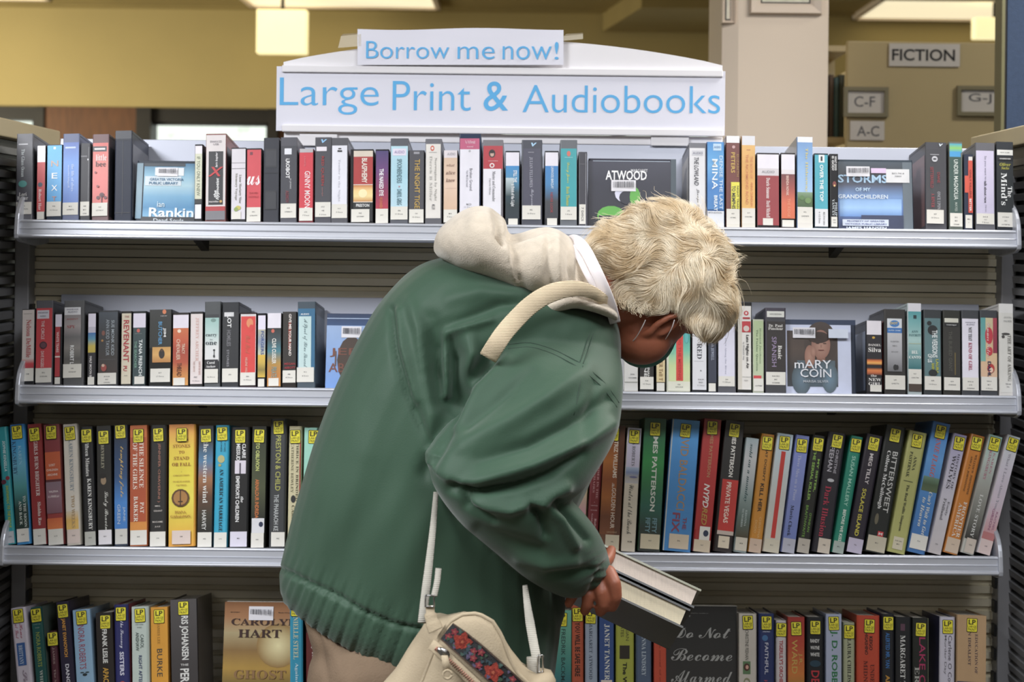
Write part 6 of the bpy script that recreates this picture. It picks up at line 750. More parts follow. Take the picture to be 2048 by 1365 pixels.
# ------------------------------------------------------------------ row 4 (large print, lower shelf; the feet are below the frame)
q(3, 'B', [
 (41, 73, -21, 1220, 'd0c8d4', 'lilac white large-print book with blue box, first on the bottom shelf', [T('Home', .62, .14, .27, .22, 'b8647c', 'c'), T('at Last', .3, .14, .27, .22, 'b8647c', 'c'), R(.18, .31, .78, .51, '2c5c9c'), T('BRITTANY', .45, .33, .5, .28, 'c4d4e4', 's'), T('Susan', .6, .55, .85, .3, '9c8c9c', 'c'), B3(.01)], ),
 (78, 102, -18, 1218, '0c4c48', 'dark green large-print book with gold lettering on the bottom shelf', [R(0, 0, .93, 1, '0e5450'), H('#1 NEW YORK', .5, .15, .7, .09, 'a8b8b0', 's'), H('TIMES', .5, .18, .4, .09, 'a8b8b0', 's'), T('NORA ROBERTS', .5, .22, .52, .4, '9caa4c', 'n'), T('WHISKEY', .55, .55, .8, .3, 'c0c8c0', 's'), B3(.01)], dict(side='5c6c64')),
 (108, 124, -11, 1265, '4c1828', 'low maroon large-print book half hidden behind the one lettered DANGEROUS', [T('JAMES', .5, .18, .36, .36, 'a8908c', 's'), T('The Messenger', .5, .42, .8, .36, 'a8908c', 's'), B3(.01)]),
 (130, 158, -19, 1207, '1a1430', 'midnight blue large-print book with orange lettering on the bottom shelf', [R(0, 0, 1, 1, '1c1432'), T('JANET EVANOVICH', .45, .14, .46, .36, 'dc9c2c', 'B'), T('DANGEROUS', .5, .52, .85, .3, 'dcdce4', 'B'), B3(.02)]),
 (157, 195, -13, 1223, '7c9cb8', 'pale blue large-print book with red serif capitals and a flying bird', [G(0, 1, '8cb0d0', '8cb0cc', '7ca4c0'), T('NORA ROBERTS', .42, .14, .53, .38, '9c4858', 'n'), O(.5, .58, .14, '1c2c30', .6), O(.35, .56, .12, '1c2c30', .3), O(.65, .56, .12, '1c2c30', .3), B3(.01)], dict(side='7c94a8')),
 (198, 234, -8, 1229, '1c1410', 'black large-print book lettered APACHE', [R(0, 0, 1, 1, '1c1410'), T('FRANK LESLIE', .5, .15, .46, .3, 'e4e4e0', 'B'), T('APACHE', .5, .5, .7, .34, 'c8982c', 'B'), B3(.02, .58)]),
 (232, 262, -5, 1212, '1e2260', 'indigo large-print book lettered SISTERS with red side', [T('the Sweeney', .5, .14, .37, .34, 'dcdcec', 'c'), T('SISTERS', .5, .4, .6, .32, 'dcdcec', 'B'), O(.5, .68, .28, 'c4482c', 1), O(.5, .68, .12, '3c1c20', 1), B3(.02)], dict(side='8c2430')),
 (265, 302, -3, 1216, 'b0bcb4', 'pale grey-green large-print book lettered RIGHT AFTER', [R(0, 0, .86, 1, 'bcc8c0'), H('NEW YORK', .45, .155, .5, .07, '66706c', 's'), H('TIMES', .45, .18, .3, .07, '66706c', 's'), T('CAROL', .6, .24, .36, .2, '50605c', 'n'), T('ANSHAW', .32, .22, .38, .2, '50605c', 'n'), T('RIGHT AFTER THE', .48, .42, .75, .2, '30406c', 'n'), B3(.015)]),
 (303, 340, -3, 1217, 'cc8c1c', 'golden yellow large-print book on the bottom shelf', [R(0, 0, 1, 1, 'd4941c'), T('JAMES LEE', .45, .14, .32, .18, '9c7020', 's'), T('BURKE', .5, .36, .6, .32, '4c4438', 'n'), B3(.02)]),
 (344, 400, -5, 1202, '3c3838', 'thick charcoal large-print book lettered THE PERSUASION on the bottom shelf', [G(0, 1, '504c4c', '3c3838', '302c2c'), T('IRIS JOHANSEN', .5, .12, .49, .34, 'e0e0dc', 'B'), H('THE', .5, .53, .3, .08, 'd0d0cc', 'B'), T('PERSUASION', .5, .56, .95, .34, 'e0e0dc', 'B'), B3(.015)], dict(side='6c645c')),
 (580, 608, -1, 1205, '1c8cac', 'cyan large-print book beside the face-out book lettered GHOST', [T('DANIELLE STEEL', .45, .06, .47, .4, 'c4c8a8', 's'), T('Against', .5, .5, .68, .3, 'c0dce4', 's'), B3(.01)], dict(side='0c3c4c')),
 (612, 641, -1, 1215, '5c1c18', 'dark red large-print book left of the trouser pocket', [R(0, 0, 1, .22, '1c1414'), T('Betty Rowlands', .55, .24, .62, .36, 'd8d0cc', 's'), H('X', .2, .16, .2, .3, 'd8d8d8', 'B')], dict(side='1c1010')),
 (643, 668, -1, 1262, 'c8c4c4', 'white large-print book behind the trousers', [R(0, 0, 1, 1, 'd0ccd0'), O(.3, .15, .16, '8c4c34', 1), T('The', .4, .3, .4, .2, '77747c', 's')]),
 (1104, 1142, 2, 1222, '4c9480', 'mint green large-print book right of the dark jacket front', [G(0, 1, '6cac90', '5c9c88', '3c847c', '1c4c6c', '1c3c64'), T('FREDRIK BACKMAN', .55, .16, .68, .24, '1f3c38', 'n'), B3(.02, .45)]),
 (1143, 1168, 0, 1212, 'b4502c', 'orange large-print book lettered YOU WILL BE SAFE HERE', [T('YOU WILL BE SAFE HERE', .5, .14, .58, .5, '2c1c14', 'B'), T('Damian Barr', .45, .62, .9, .3, '5c2c1c', 's'), B3(.02)]),
 (1170, 1196, 0, 1214, '9ca8b8', 'pale grey-blue large-print book under the held books', [T('MARGARET ATWOOD', .45, .13, .60, .3, '4c5868', 's'), T('STONE', .5, .63, .85, .4, 'd0d8e0', 's'), B3(.03, .45)]),
 (1198, 1229, 0, 1216, '2c4c84', 'royal blue large-print book with big white serif capitals', [R(0, 0, 1, 1, '2c4a84'), T('JANET TANNER', .52, .14, .60, .4, 'dcdcd0', 's'), R(.1, .6, .9, .75, 'd8ccc0'), T('BORN', .5, .62, .74, .3, '9c2c2c', 's')], dict(side='4c6c9c')),
 (1231, 1269, 0, 1218, 'a4a83c', 'lime yellow large-print book lettered The Woman with dark square picture', [T('BRIAN', .65, .14, .27, .18, '5c5c2c', 'n'), T('YATES', .35, .12, .24, .18, '5c5c2c', 'n'), R(.2, .31, .78, .42, '2c2418'), T('The Woman on', .5, .45, .86, .24, '1c1c10', 'B')]),
 (1271, 1304, 0, 1218, '4c5c74', 'slate blue large-print book below the held books', [T('JOHANNA LINDSEY', .5, .12, .56, .32, 'b8c4cc', 's'), T('MAN', .5, .62, .9, .4, 'a03c3c', 's')]),
 (1306, 1333, 0, 1220, 'b8381c', 'orange-red large-print book left of the chalkboard-style cover', [R(0, 0, 1, 1, 'c0401c'), H('THE ME', .55, .17, .6, .16, 'dc9c5c', 'B'), H('&', .5, .24, .2, .2, 'dcb05c', 'B'), T('a novel of many', .5, .3, .7, .2, '9c3018', 'n')]),
 (1476, 1514, 0, 1229, 'c0b8ac', 'cream large-print book with small portrait of a woman with curly hair', [R(0, 0, .94, 1, 'c8c0b4'), T('CHRISTINE FEEHAN', .45, .14, .40, .2, '4c4c44', 'n'), R(.22, .41, .66, .52, '5c7c54'), O(.44, .46, .18, '4c241c', 1.2), O(.46, .46, .09, 'd0a08c', 1.3), T('CAPTIVE', .45, .55, .9, .4, '8c8c68', 'B'), B3(.015)]),
 (1516, 1549, 0, 1229, '1c2c60', 'navy large-print book lettered FAITHFUL', [H('LARGE PRINT', .5, .155, .5, .08, 'c4c8d8', 'B'), O(.4, .21, .2, '3c6c9c', 1), T('FAITHFUL', .5, .25, .52, .24, 'd0d0dc', 'n'), T('HOFFMAN', .45, .57, .9, .24, 'a03c58', 'n'), B3(.02)]),
 (1551, 1573, 0, 1243, 'ccc4c4', "low white large-print book lettered TIGERLILY'S ORCHIDS", [T("TIGERLILY'S ORCHIDS", .5, .18, .60, .42, 'a82c34', 'B'), B3(.02)]),
 (1574, 1610, 0, 1236, 'a83018', 'red and orange large-print book with sunset landscape', [G(0, 1, 'a02418', 'b43c1c', 'cc7424', '5c7c2c', '2c4418'), T('WARD', .4, .2, .50, .34, 'c8a44c', 'n'), T('J.R.', .75, .32, .42, .24, 'c8a44c', 'n'), B3(.04)]),
 (1612, 1648, 0, 1236, '0c1014', 'black large-print book lettered DEAD in red', [H('RANDY', .48, .21, .56, .22, 'd8d8d4', 'B'), H('WAYNE', .48, .27, .56, .22, 'd8d8d4', 'B'), H('WHITE', .48, .33, .56, .22, 'd8d8d4', 'B'), O(.5, .41, .34, '1c3c4c', .6), T('DEAD', .5, .47, .72, .5, 'b4202c', 'B'), B3(.03)]),
 (1650, 1684, 0, 1230, '9ca8c4', 'lilac large-print book with bold green capitals', [R(0, 0, 1, 1, 'a8b0c8'), T('J. D. ROBB', .5, .14, .6, .5, '1f7440', 'B'), B3(.02)]),
 (1686, 1710, 0, 1247, 'a4a888', 'low sage large-print book between the green-lettered and orange ones', [T('LAURA CHILDS', .5, .15, .55, .36, '24241c', 's'), B3(.02)]),
 (1712, 1760, 0, 1233, 'bc3c14', 'wide orange-red large-print book lettered UNDER THE MIDNIGHT', [T('HIGASHINO', .42, .15, .34, .15, '2c1810', 'B'), T('KEIGO', .62, .18, .3, .15, '2c1810', 'B'), T('UNDER THE', .68, .42, .74, .18, '6c2010', 's'), T('MIDNIGHT', .38, .39, .74, .18, '6c2010', 's'), B3(.03, .55)]),
 (1763, 1789, 0, 1230, '14161c', 'thin black large-print book with blue side and blue lettering', [T('ALERTED MR. YAN', .45, .16, .46, .36, '2c6cac', 'B'), T('ALEXANDER', .45, .52, .9, .36, 'c48c2c', 'B'), B3(.02)], dict(side='28386c')),
 (1790, 1823, 0, 1236, '121418', 'black large-print book with white bold serif lettering, no sticker', [R(.3, .06, .6, .12, '5c3c4c'), T('MARGARET TRUMA', .45, .16, .8, .34, 'd8d8d4', 's')], ),
 (1824, 1858, 0, 1238, '161a14', 'black large-print book lettered LAKE OF in pink', [T('LAKE OF S', .6, .17, .75, .4, 'a82458', 'n'), T('ERIN', .25, .43, .7, .3, 'a8a8a0', 's'), R(.96, 0, 1, 1, '6c7058'), B3(.04)]),
 (1877, 1909, 2, 1236, 'c4c0cc', 'lilac white large-print book with purple side near the right end', [T('Carlene O Connor', .68, .16, .7, .26, '55505c', 'n'), T('Murder Day', .34, .16, .5, .2, '77737c', 'n'), B3(.025)], dict(side='2c2c50')),
 (1911, 1972, 2, 1233, 'b4936c', 'wide tan large-print book lettered EDUCATION OF AN IDEALIST', [R(0, 0, 1, .57, 'b8966e'), T('EDUCATION OF', .66, .16, .50, .1, '5c4c4c', 's'), T('N IDEALIST', .42, .14, .43, .1, '5c4c4c', 's'), R(0, .57, 1, 1, '1c2c5c'), B3(.025, .5)]),
], )
face_out('x', 'face-out large-print book lettered GHOST with a glowing road', 443, 588, 1205, 3, 0.02, '5c3c24',
  [G(0, .25, '8c5c34', 'a4744c', 'b09c74'), G(.25, 1, 'b0a078', '8c6c3c', 'b08c3c', '6c5c2c', '3c2c1c', '241c18'), ('w', .76, .36, .30, 'ece0ac', '94733e', 1), H('MYSTERY', .15, .085, .13, .012, '3c2c24', 'B'), H('Best Woman', .86, .085, .22, .012, '3c2c24', 'B'), H('CAROLYN', .56, .165, .92, .09, '3c2420', 's'), H('HART', .5, .26, .6, .11, '3c2420', 's'), H('GHOST', .52, .60, .72, .12, '8c6a44', 's')] + bars(.36, .66, .055, .1, 24, 7),
  depth=0.022, tilt=0, cat='book', name='displayed_book')
face_out('x', 'face-out black chalkboard-style book with looping white script', 1334, 1477, 1213, 3, 0.02, '1c1c1a',
  [G(0, 1, '161614', '2a2a28', '302e2c', '201f1e'), H('Compulsively readable author', .3, .06, .6, .012, '8c8c88', 'n'), H('PATCHETT', .2, .085, .3, .02, '9c9c98', 'n'), H('Do Not', .5, .22, .82, .15, 'a4a4a0', 'c'), H('Become', .5, .40, .86, .17, 'a4a4a0', 'c'), H('Alarmed', .5, .58, .86, .17, 'a4a4a0', 'c')], depth=0.03, tilt=0, cat='book', name='displayed_book')
for o in list(bpy.data.objects):     # face-outs are not rows of a kind
    pass
# ================================================================== the person bending towards the shelves
M['jacket'] = mat('green_nylon_cloth', '324c3b', rough=0.6, vary=0.10, vscale=5, bump=0.12, bscale=420, sheen=0.22, spec=0.3)
M['seam'] = mat('dark_green_thread', '2a3d32', rough=0.7)
M['fleece'] = mat('oatmeal_fleece', 'c6baa9', rough=0.95, vary=0.12, vscale=60, bump=0.5, bscale=500, sheen=0.4)
M['skin'] = mat('skin', 'a06048', rough=0.5, vary=0.14, vscale=30, bump=0.12, bscale=160, sss=0.12)
M['webbing'] = mat('cream_webbing', 'd2c0a2', rough=0.8, vary=0.08, vscale=40, bump=0.5, bscale=130, kind='wave')
M['webgrey'] = mat('grey_webbing', 'a8a49a', rough=0.8, vary=0.08, vscale=40, bump=0.5, bscale=130, kind='wave')
M['canvas'] = mat('beige_canvas', 'aa9b82', rough=0.85, vary=0.12, vscale=18, bump=0.35, bscale=420)
M['trouser'] = mat('taupe_corduroy', '75624f', rough=0.9, vary=0.14, vscale=20, bump=0.4, bscale=300)
M['whitecloth'] = mat('white_cotton', 'e9e2e4', rough=0.7, vary=0.04, bump=0.1, bscale=200)
M['teal'] = mat('teal_mask_fabric', '3c7a6c', rough=0.7, vary=0.08, bump=0.2, bscale=200)
M['chrome'] = mat('nickel', 'b0b0b0', rough=0.25, metal=1.0)
M['shoe'] = mat('brown_leather', '4a3628', rough=0.5, vary=0.1)

def ring(A, B, Yc, hd, n=36, ex=2.3, roll=0.0):
    A = P(A[0], A[1], Yc); B = P(B[0], B[1], Yc); c = (A + B) / 2; u = (A - B) / 2; out = []
    for k in range(n):
        t = 2 * math.pi * k / n; ct, st = math.cos(t), math.sin(t)
        ct = math.copysign(abs(ct) ** (2 / ex), ct); st = math.copysign(abs(st) ** (2 / ex), st)
        out.append(c + u * ct + Vector((0, -hd * st, 0)))
    return out
def loft(mb, secs, n=36, ex=2.3):
    """secs: (A px, B px, Yc, half depth); subdivided with Catmull-Rom"""
    def cr(p, i, t):
        a = np.array(p[max(i - 1, 0)], float); b = np.array(p[i], float); c = np.array(p[i + 1], float); d = np.array(p[min(i + 2, len(p) - 1)], float)
        return 0.5 * (2 * b + (c - a) * t + (2 * a - 5 * b + 4 * c - d) * t * t + (3 * b - a - 3 * c + d) * t ** 3)
    fl = [[s[0][0], s[0][1], s[1][0], s[1][1], s[2], s[3]] for s in secs]; fine = []
    for i in range(len(fl) - 1):
        for k in range(5): fine.append(cr(fl, i, k / 5))
    fine.append(np.array(fl[-1], float)); b0 = len(mb.v)
    for f in fine: mb.v += [tuple(v) for v in ring((f[0], f[1]), (f[2], f[3]), f[4], max(f[5], 0.004), n, ex)]
    m = len(fine)
    for i in range(m - 1):
        for k in range(n):
            k2 = (k + 1) % n; mb.f.append([b0 + i * n + k, b0 + i * n + k2, b0 + (i + 1) * n + k2, b0 + (i + 1) * n + k]); mb.c.append([(1, 1, 1)] * 4); mb.m.append(0)
    mb.f.append([b0 + k for k in range(n)][::-1]); mb.f.append([b0 + (m - 1) * n + k for k in range(n)]); mb.c += [[(1, 1, 1)] * n] * 2; mb.m += [0, 0]
def ellipsoid(mb, c, ax, n=20):
    """ax: three Vectors, the semi-axes"""
    b = len(mb.v); c = Vector(c)
    for i in range(n + 1):
        ph = math.pi * i / n
        for k in range(n):
            t = 2 * math.pi * k / n
            mb.v.append(tuple(c + ax[0] * (math.sin(ph) * math.cos(t)) + ax[1] * (math.sin(ph) * math.sin(t)) + ax[2] * math.cos(ph)))
    for i in range(n):
        for k in range(n):
            k2 = (k + 1) % n; mb.f.append([b + i * n + k, b + i * n + k2, b + (i + 1) * n + k2, b + (i + 1) * n + k]); mb.c.append([(1, 1, 1)] * 4); mb.m.append(0)
def capsule(mb, pts, rr, n=14):
    """a tapered round limb through pts with ball ends"""
    pts = [Vector(p) for p in pts]; t0 = (pts[0] - pts[1]).normalized(); t1 = (pts[-1] - pts[-2]).normalized()
    q = []; r = []
    for k in range(4, 0, -1): a = k * math.pi / 8 * 0.98; q.append(pts[0] + t0 * rr[0] * math.sin(a)); r.append(rr[0] * math.cos(a))
    for i in range(len(pts) - 1):
        for k in range(4):
            s = k / 4; q.append(pts[i].lerp(pts[i + 1], s)); r.append(rr[i] * (1 - s) + rr[i + 1] * s)
    q.append(pts[-1]); r.append(rr[-1])
    for k in range(1, 5): a = k * math.pi / 8 * 0.98; q.append(pts[-1] + t1 * rr[-1] * math.sin(a)); r.append(rr[-1] * math.cos(a))
    mb.tube(q, r, n)
def fuse(mb, name, voxel, smooth=6, factor=0.5):
    """one continuous skin around everything in mb"""
    me = mb.mesh(name + '_raw', [], recalc=False); bm = bmesh.new(); bm.from_mesh(me)
    bmesh.ops.remove_doubles(bm, verts=bm.verts, dist=1e-6); bmesh.ops.recalc_face_normals(bm, faces=bm.faces); bm.to_mesh(me); bm.free()
    o = bpy.data.objects.new('tmp', me); COL.objects.link(o)
    r = o.modifiers.new('r', 'REMESH'); r.mode = 'VOXEL'; r.voxel_size = voxel
    s = o.modifiers.new('s', 'SMOOTH'); s.factor = factor; s.iterations = smooth
    dg = bpy.context.evaluated_depsgraph_get(); ev = o.evaluated_get(dg); out = bpy.data.meshes.new_from_object(ev)
    bpy.data.objects.remove(o); bpy.data.meshes.remove(me); out.name = name; out.materials.clear()
    return out
def getco(me):
    a = np.zeros(len(me.vertices) * 3); me.vertices.foreach_get('co', a); return a.reshape(-1, 3)
def getno(me):
    a = np.zeros(len(me.vertices) * 3); me.vertex_normals.foreach_get('vector', a); return a.reshape(-1, 3)
def project(co):
    d = co[:, 1] - CY; x = co[:, 0] - CX; z = co[:, 2] - CZ
    return np.stack([1064 + FPX * (x * R_.x + z * R_.z) / d, HOR - FPX * (x * U_.x + z * U_.z) / d], 1)
def stroke_field(px, pts, width):
    """1 on the stroke, falling off with a gaussian; pts may carry a third value: local strength"""
    out = np.zeros(len(px))
    for i in range(len(pts) - 1):
        a = np.array(pts[i][:2], float); b = np.array(pts[i + 1][:2], float); ab = b - a; L2 = (ab ** 2).sum()
        t = np.clip(((px - a) @ ab) / L2, 0, 1); d = np.linalg.norm(px - (a + t[:, None] * ab), axis=1)
        sa = pts[i][2] if len(pts[i]) > 2 else 1.0; sb = pts[i + 1][2] if len(pts[i + 1]) > 2 else 1.0
        out = np.maximum(out, np.exp(-(d / width) ** 2) * (sa + (sb - sa) * t))
    return out
def sculpt(me, strokes, noise_amp=0.0, nscale=9.0, ymax=None, extra=None):
    co = getco(me); no = getno(me); px = project(co); fac = np.clip(-no[:, 1] * 1.6 + 0.15, 0, 1); d = np.zeros(len(co))
    for pts, wd, dep in strokes: d += stroke_field(px, pts, wd) * dep
    if extra is not None: d += extra(px, co, no)
    d *= fac
    if noise_amp:
        s = nscale
        d += noise_amp * (np.sin(co[:, 0] * s * 3.1 + 1.3 * np.sin(co[:, 2] * s * 2.3)) * np.sin(co[:, 2] * s * 2.1 + 1.7 * np.sin(co[:, 0] * s * 1.7 + co[:, 1] * s * 2)) )
    co = co + no * d[:, None]; me.vertices.foreach_set('co', co.ravel()); me.update()
    return me
def smooth_all(me): me.polygons.foreach_set('use_smooth', [True] * len(me.polygons))

person = thing('person', 'person with white hair in a green jacket and oatmeal hood bending towards the shelves', 'person', (P(760, 1365, -0.5).x, -0.45, 0.0))
PO = person.location.copy()
def own(o): o.parent = person; o.location = o.location - PO; return o
def pobj(name, me, m, parent=None, smooth=True, **kw):
    me.materials.append(m)
    if smooth: smooth_all(me)
    o = link(name, me, parent or person, **kw); o.location = -PO if parent is None else (0, 0, 0); return o

# ---- the body: head, neck, trunk, arms and hands, legs, one surface
SK = (CY, )
bd = MB(); V = Vector
sc_ = lambda Y: FPX / (Y - CY)          # pixels per metre at depth Y
HY = -0.46
UPV = V((0.80, 0.10, 0.56)).normalized(); FWV = V((0.42, 0.62, -0.66)); FWV = (FWV - UPV * FWV.dot(UPV)).normalized(); SDV = FWV.cross(UPV).normalized()
if SDV.y > 0: SDV = -SDV
HC = P(1338, 566, HY)                    # centre of the cranium
ellipsoid(bd, HC, (UPV * 0.104, FWV * 0.098, SDV * 0.074))
ellipsoid(bd, HC + UPV * -0.05 + FWV * 0.045, (UPV * 0.080, FWV * 0.052, SDV * 0.062))          # face block
ellipsoid(bd, P(1283, 668, -0.46), (UPV * 0.054, FWV * 0.050, SDV * 0.058))
capsule(bd, [P(1262, 650, -0.46), P(1271, 688, -0.45)], [0.04, 0.024]); capsule(bd, [P(1272, 690, -0.45), P(1318, 672, -0.43)], [0.022, 0.03])                      # jaw
ellipsoid(bd, HC + UPV * -0.110 + FWV * 0.062, (UPV * 0.026, FWV * 0.028, SDV * 0.03))           # chin
ellipsoid(bd, HC + UPV * -0.045 + FWV * 0.100, (UPV * 0.024, FWV * 0.016, SDV * 0.012))          # nose
ellipsoid(bd, HC + UPV * -0.078 + FWV * 0.096, (UPV * 0.006, FWV * 0.007, SDV * 0.02))           # lips
for s in (-1, 1):
    ellipsoid(bd, HC + UPV * -0.012 + FWV * 0.083 + SDV * 0.032 * s, (UPV * 0.010, FWV * 0.011, SDV * 0.014))  # eyes
# ear of the side turned to the camera: rim, bowl and lobe
EC = P(1330, 648, -0.527)
e0, e1, e2, e3, e4 = [P(*q) for q in ((1300, 664, -0.520), (1316, 648, -0.528), (1338, 635, -0.533), (1358, 629, -0.530), (1367, 634, -0.520))]
bd.tube([P(1284, 672, -0.512), e0, e1, e2, e3, e4], [0.005, 0.0068, 0.0060, 0.0055, 0.0055, 0.0046], 10)
bd.tube([P(1302, 668, -0.512), P(1320, 664, -0.515), P(1345, 650, -0.515), P(1366, 636, -0.515)], [0.006, 0.010, 0.009, 0.004], 10, flat=0.5)
capsule(bd, [P(1298, 668, -0.515), P(1305, 662, -0.518)], [0.0065, 0.0055])
capsule(bd, [P(1120, 600, -0.50), P(1200, 590, -0.48), P(1275, 600, -0.46)], [0.062, 0.058, 0.056])   # neck
capsule(bd, [P(1080, 640, -0.50), P(960, 760, -0.46), P(840, 950, -0.47), P(770, 1180, -0.46)], [0.10, 0.11, 0.12, 0.13])   # trunk
# right arm
SH = P(1130, 740, -0.62); EL = P(930, 960, -0.70); WR = P(1176, 1140, -0.60)
capsule(bd, [SH, EL], [0.055, 0.042]); capsule(bd, [EL, WR], [0.042, 0.027])
# left arm, behind the trunk
capsule(bd, [P(1130, 760, -0.36), P(1060, 960, -0.34)], [0.052, 0.040]); capsule(bd, [P(1060, 960, -0.34), P(1135, 1130, -0.36)], [0.040, 0.026])
# legs down to the shoes, off the bottom of the picture
HIPR = P(800, 1300, -0.56); HIPL = P(800, 1300, -0.36)
for s, h in ((-1, HIPR), (1, HIPL)):
    yy = h.y; capsule(bd, [h, V((h.x + 0.03, yy, 0.48)), V((h.x - 0.02, yy, 0.09))], [0.088, 0.058, 0.042]); capsule(bd, [V((h.x - 0.03, yy, 0.045)), V((h.x + 0.15, yy + 0.03, 0.035))], [0.035, 0.028])
def finger(mb, pts, r0, r1):
    n = len(pts); capsule(mb, pts, [r0 + (r1 - r0) * i / (n - 1) for i in range(n)], 12)
# right hand: back of the hand, four fingers over the books, thumb on the far side
HM = MB()
def hand(mb, wr, pm, kn, tips, thumb):
    ellipsoid(mb, pm, ((kn[0] - kn[3]) * 0.62, (kn[1] - wr) * 0.55, ((kn[0] - kn[3]).cross(kn[1] - wr)).normalized() * 0.014), 16)
    capsule(mb, [wr, pm], [0.024, 0.020]); capsule(mb, [kn[0], kn[3]], [0.0125, 0.0105])
    for i in range(4): finger(mb, [kn[i]] + tips[i], 0.0128 - 0.0010 * i, 0.0102 - 0.0008 * i)
    finger(mb, thumb, 0.0125, 0.0095)
wr = P(1182, 1132, -0.60); pm = P(1188, 1150, -0.615)
kn = [P(1217, 1146, -0.640), P(1197, 1160, -0.640), P(1176, 1168, -0.632), P(1157, 1172, -0.62)]
tips = [[P(1228, 1168, -0.654), P(1231, 1193, -0.652), P(1224, 1213, -0.640)], [P(1203, 1186, -0.652), P(1206, 1208, -0.648), P(1201, 1223, -0.638)],
        [P(1176, 1192, -0.645), P(1174, 1210, -0.640), P(1170, 1222, -0.630)], [P(1150, 1186, -0.632), P(1142, 1198, -0.628), P(1138, 1208, -0.620)]]
hand(bd, wr, pm, kn, tips, [P(1196, 1138, -0.595), P(1216, 1118, -0.57), P(1222, 1102, -0.55)])
# left hand under the far end of the books
wr2 = P(1135, 1130, -0.38); kn2 = [P(1160, 1160, -0.42), P(1152, 1166, -0.40), P(1144, 1168, -0.38), P(1136, 1168, -0.36)]
hand(bd, wr2, P(1146, 1146, -0.39), kn2, [[k + V((0.012, -0.012, -0.012)), k + V((0.02, -0.026, -0.018)), k + V((0.022, -0.036, -0.014))] for k in kn2], [P(1150, 1136, -0.40), P(1162, 1126, -0.42), P(1172, 1122, -0.43)])
body = fuse(bd, 'body', 0.0032, 3, 0.5)
body.materials.clear(); bo = pobj('body', body, M['skin'])

# ---- jacket: trunk and two sleeves as one cloth
jk = MB()
loft(jk, [((566, 1182), (1096, 1450), -0.50, .150), ((565, 1140), (1105, 1380), -0.50, .175), ((585, 1050), (1122, 1240), -0.50, .185), ((609, 955), (1112, 1150), -0.50, .190), ((646, 842), (1120, 1075), -0.50, .190),
          ((694, 725), (1168, 990), -0.50, .185), ((743, 630), (1210, 890), -0.50, .175), ((806, 553), (1236, 780), -0.50, .165), ((880, 516), (1243, 700), -0.50, .150), ((980, 520), (1236, 650), -0.49, .115), ((1080, 560), (1228, 640), -0.48, .07)], ex=2.5)
loft(jk, [((1010, 640), (1240, 700), -0.560, .080), ((975, 700), (1246, 770), -0.625, .092), ((935, 775), (1236, 858), -0.665, .096), ((895, 842), (1205, 925), -0.695, .096), ((858, 895), (1160, 985), -0.715, .094), ((848, 925), (1090, 1030), -0.725, .085)], ex=2.2)
loft(jk, [((848, 905), (1040, 860), -0.715, .070), ((866, 965), (1100, 930), -0.72, .090), ((915, 1038), (1132, 988), -0.71, .092), ((985, 1100), (1165, 1024), -0.69, .085), ((1060, 1160), (1195, 1062), -0.665, .074), ((1125, 1192), (1213, 1100), -0.64, .058), ((1162, 1194), (1221, 1126), -0.62, .042), ((1180, 1186), (1222, 1140), -0.613, .034)], ex=2.2)
loft(jk, [((1130, 700), (1240, 780), -0.40, .10), ((1010, 860), (1150, 960), -0.36, .095), ((1020, 980), (1130, 1010), -0.35, .08), ((1085, 1110), (1150, 1100), -0.37, .05)], ex=2.2)
# the loose front hanging below the belly
loft(jk, [((980, 1120), (1120, 1150), -0.48, .12), ((985, 1220), (1130, 1215), -0.48, .115), ((975, 1300), (1108, 1280), -0.47, .11), ((960, 1420), (1085, 1390), -0.47, .10)], ex=2.4)
jm = fuse(jk, 'jacket', 0.0046, 5, 0.5)
hem = [(560, 1136), (620, 1168), (700, 1208), (780, 1246), (850, 1262), (920, 1300), (1000, 1345)]
def hemcloth(px, co, no):
    # gathered band below the hem seam and gathered cuff
    hx = np.array([h[0] for h in hem]); hy = np.array([h[1] for h in hem]); yy = np.interp(px[:, 0], hx, hy); below = px[:, 1] - yy
    along = px[:, 0] * 0.9 + px[:, 1] * 0.35
    band = 1 / (1 + np.exp(-(below - 4) / 3)) * (px[:, 0] < 1000)
    near = np.exp(-((below + 14) / 30) ** 2) * (px[:, 0] < 1000)
    w = np.sin(along * 0.21 + 1.6 * np.sin(along * 0.031)) * 0.6 + np.sin(along * 0.47 + 2 + 1.2 * np.sin(along * 0.05)) * 0.6
    d = band * (0.0019 * w + 0.0015) + near * 0.0014 * w
    cf = np.exp(-(((px[:, 0] - 1205) / 26) ** 2 + ((px[:, 1] - 1150) / 44) ** 2)) * (co[:, 1] < -0.5)
    ang = (px[:, 1] - 1150) * 0.9 + (px[:, 0] - 1205) * 0.4
    d += cf * 0.0028 * np.sin(ang * 0.45)
    # long soft drapes over the back panel
    bk = np.clip((940 - px[:, 0]) / 120, 0, 1) * np.clip((px[:, 1] - 760) / 200, 0, 1) * (below < 0)
    d += bk * 0.0028 * np.sin((px[:, 0] * 0.93 - px[:, 1] * -0.30) * 0.030 + 0.8 * np.sin(px[:, 1] * 0.012))
    d += bk * 0.0012 * np.sin((px[:, 0] * 0.93 + px[:, 1] * 0.22) * 0.075 + 1.4 * np.sin(px[:, 1] * 0.018))
    return d
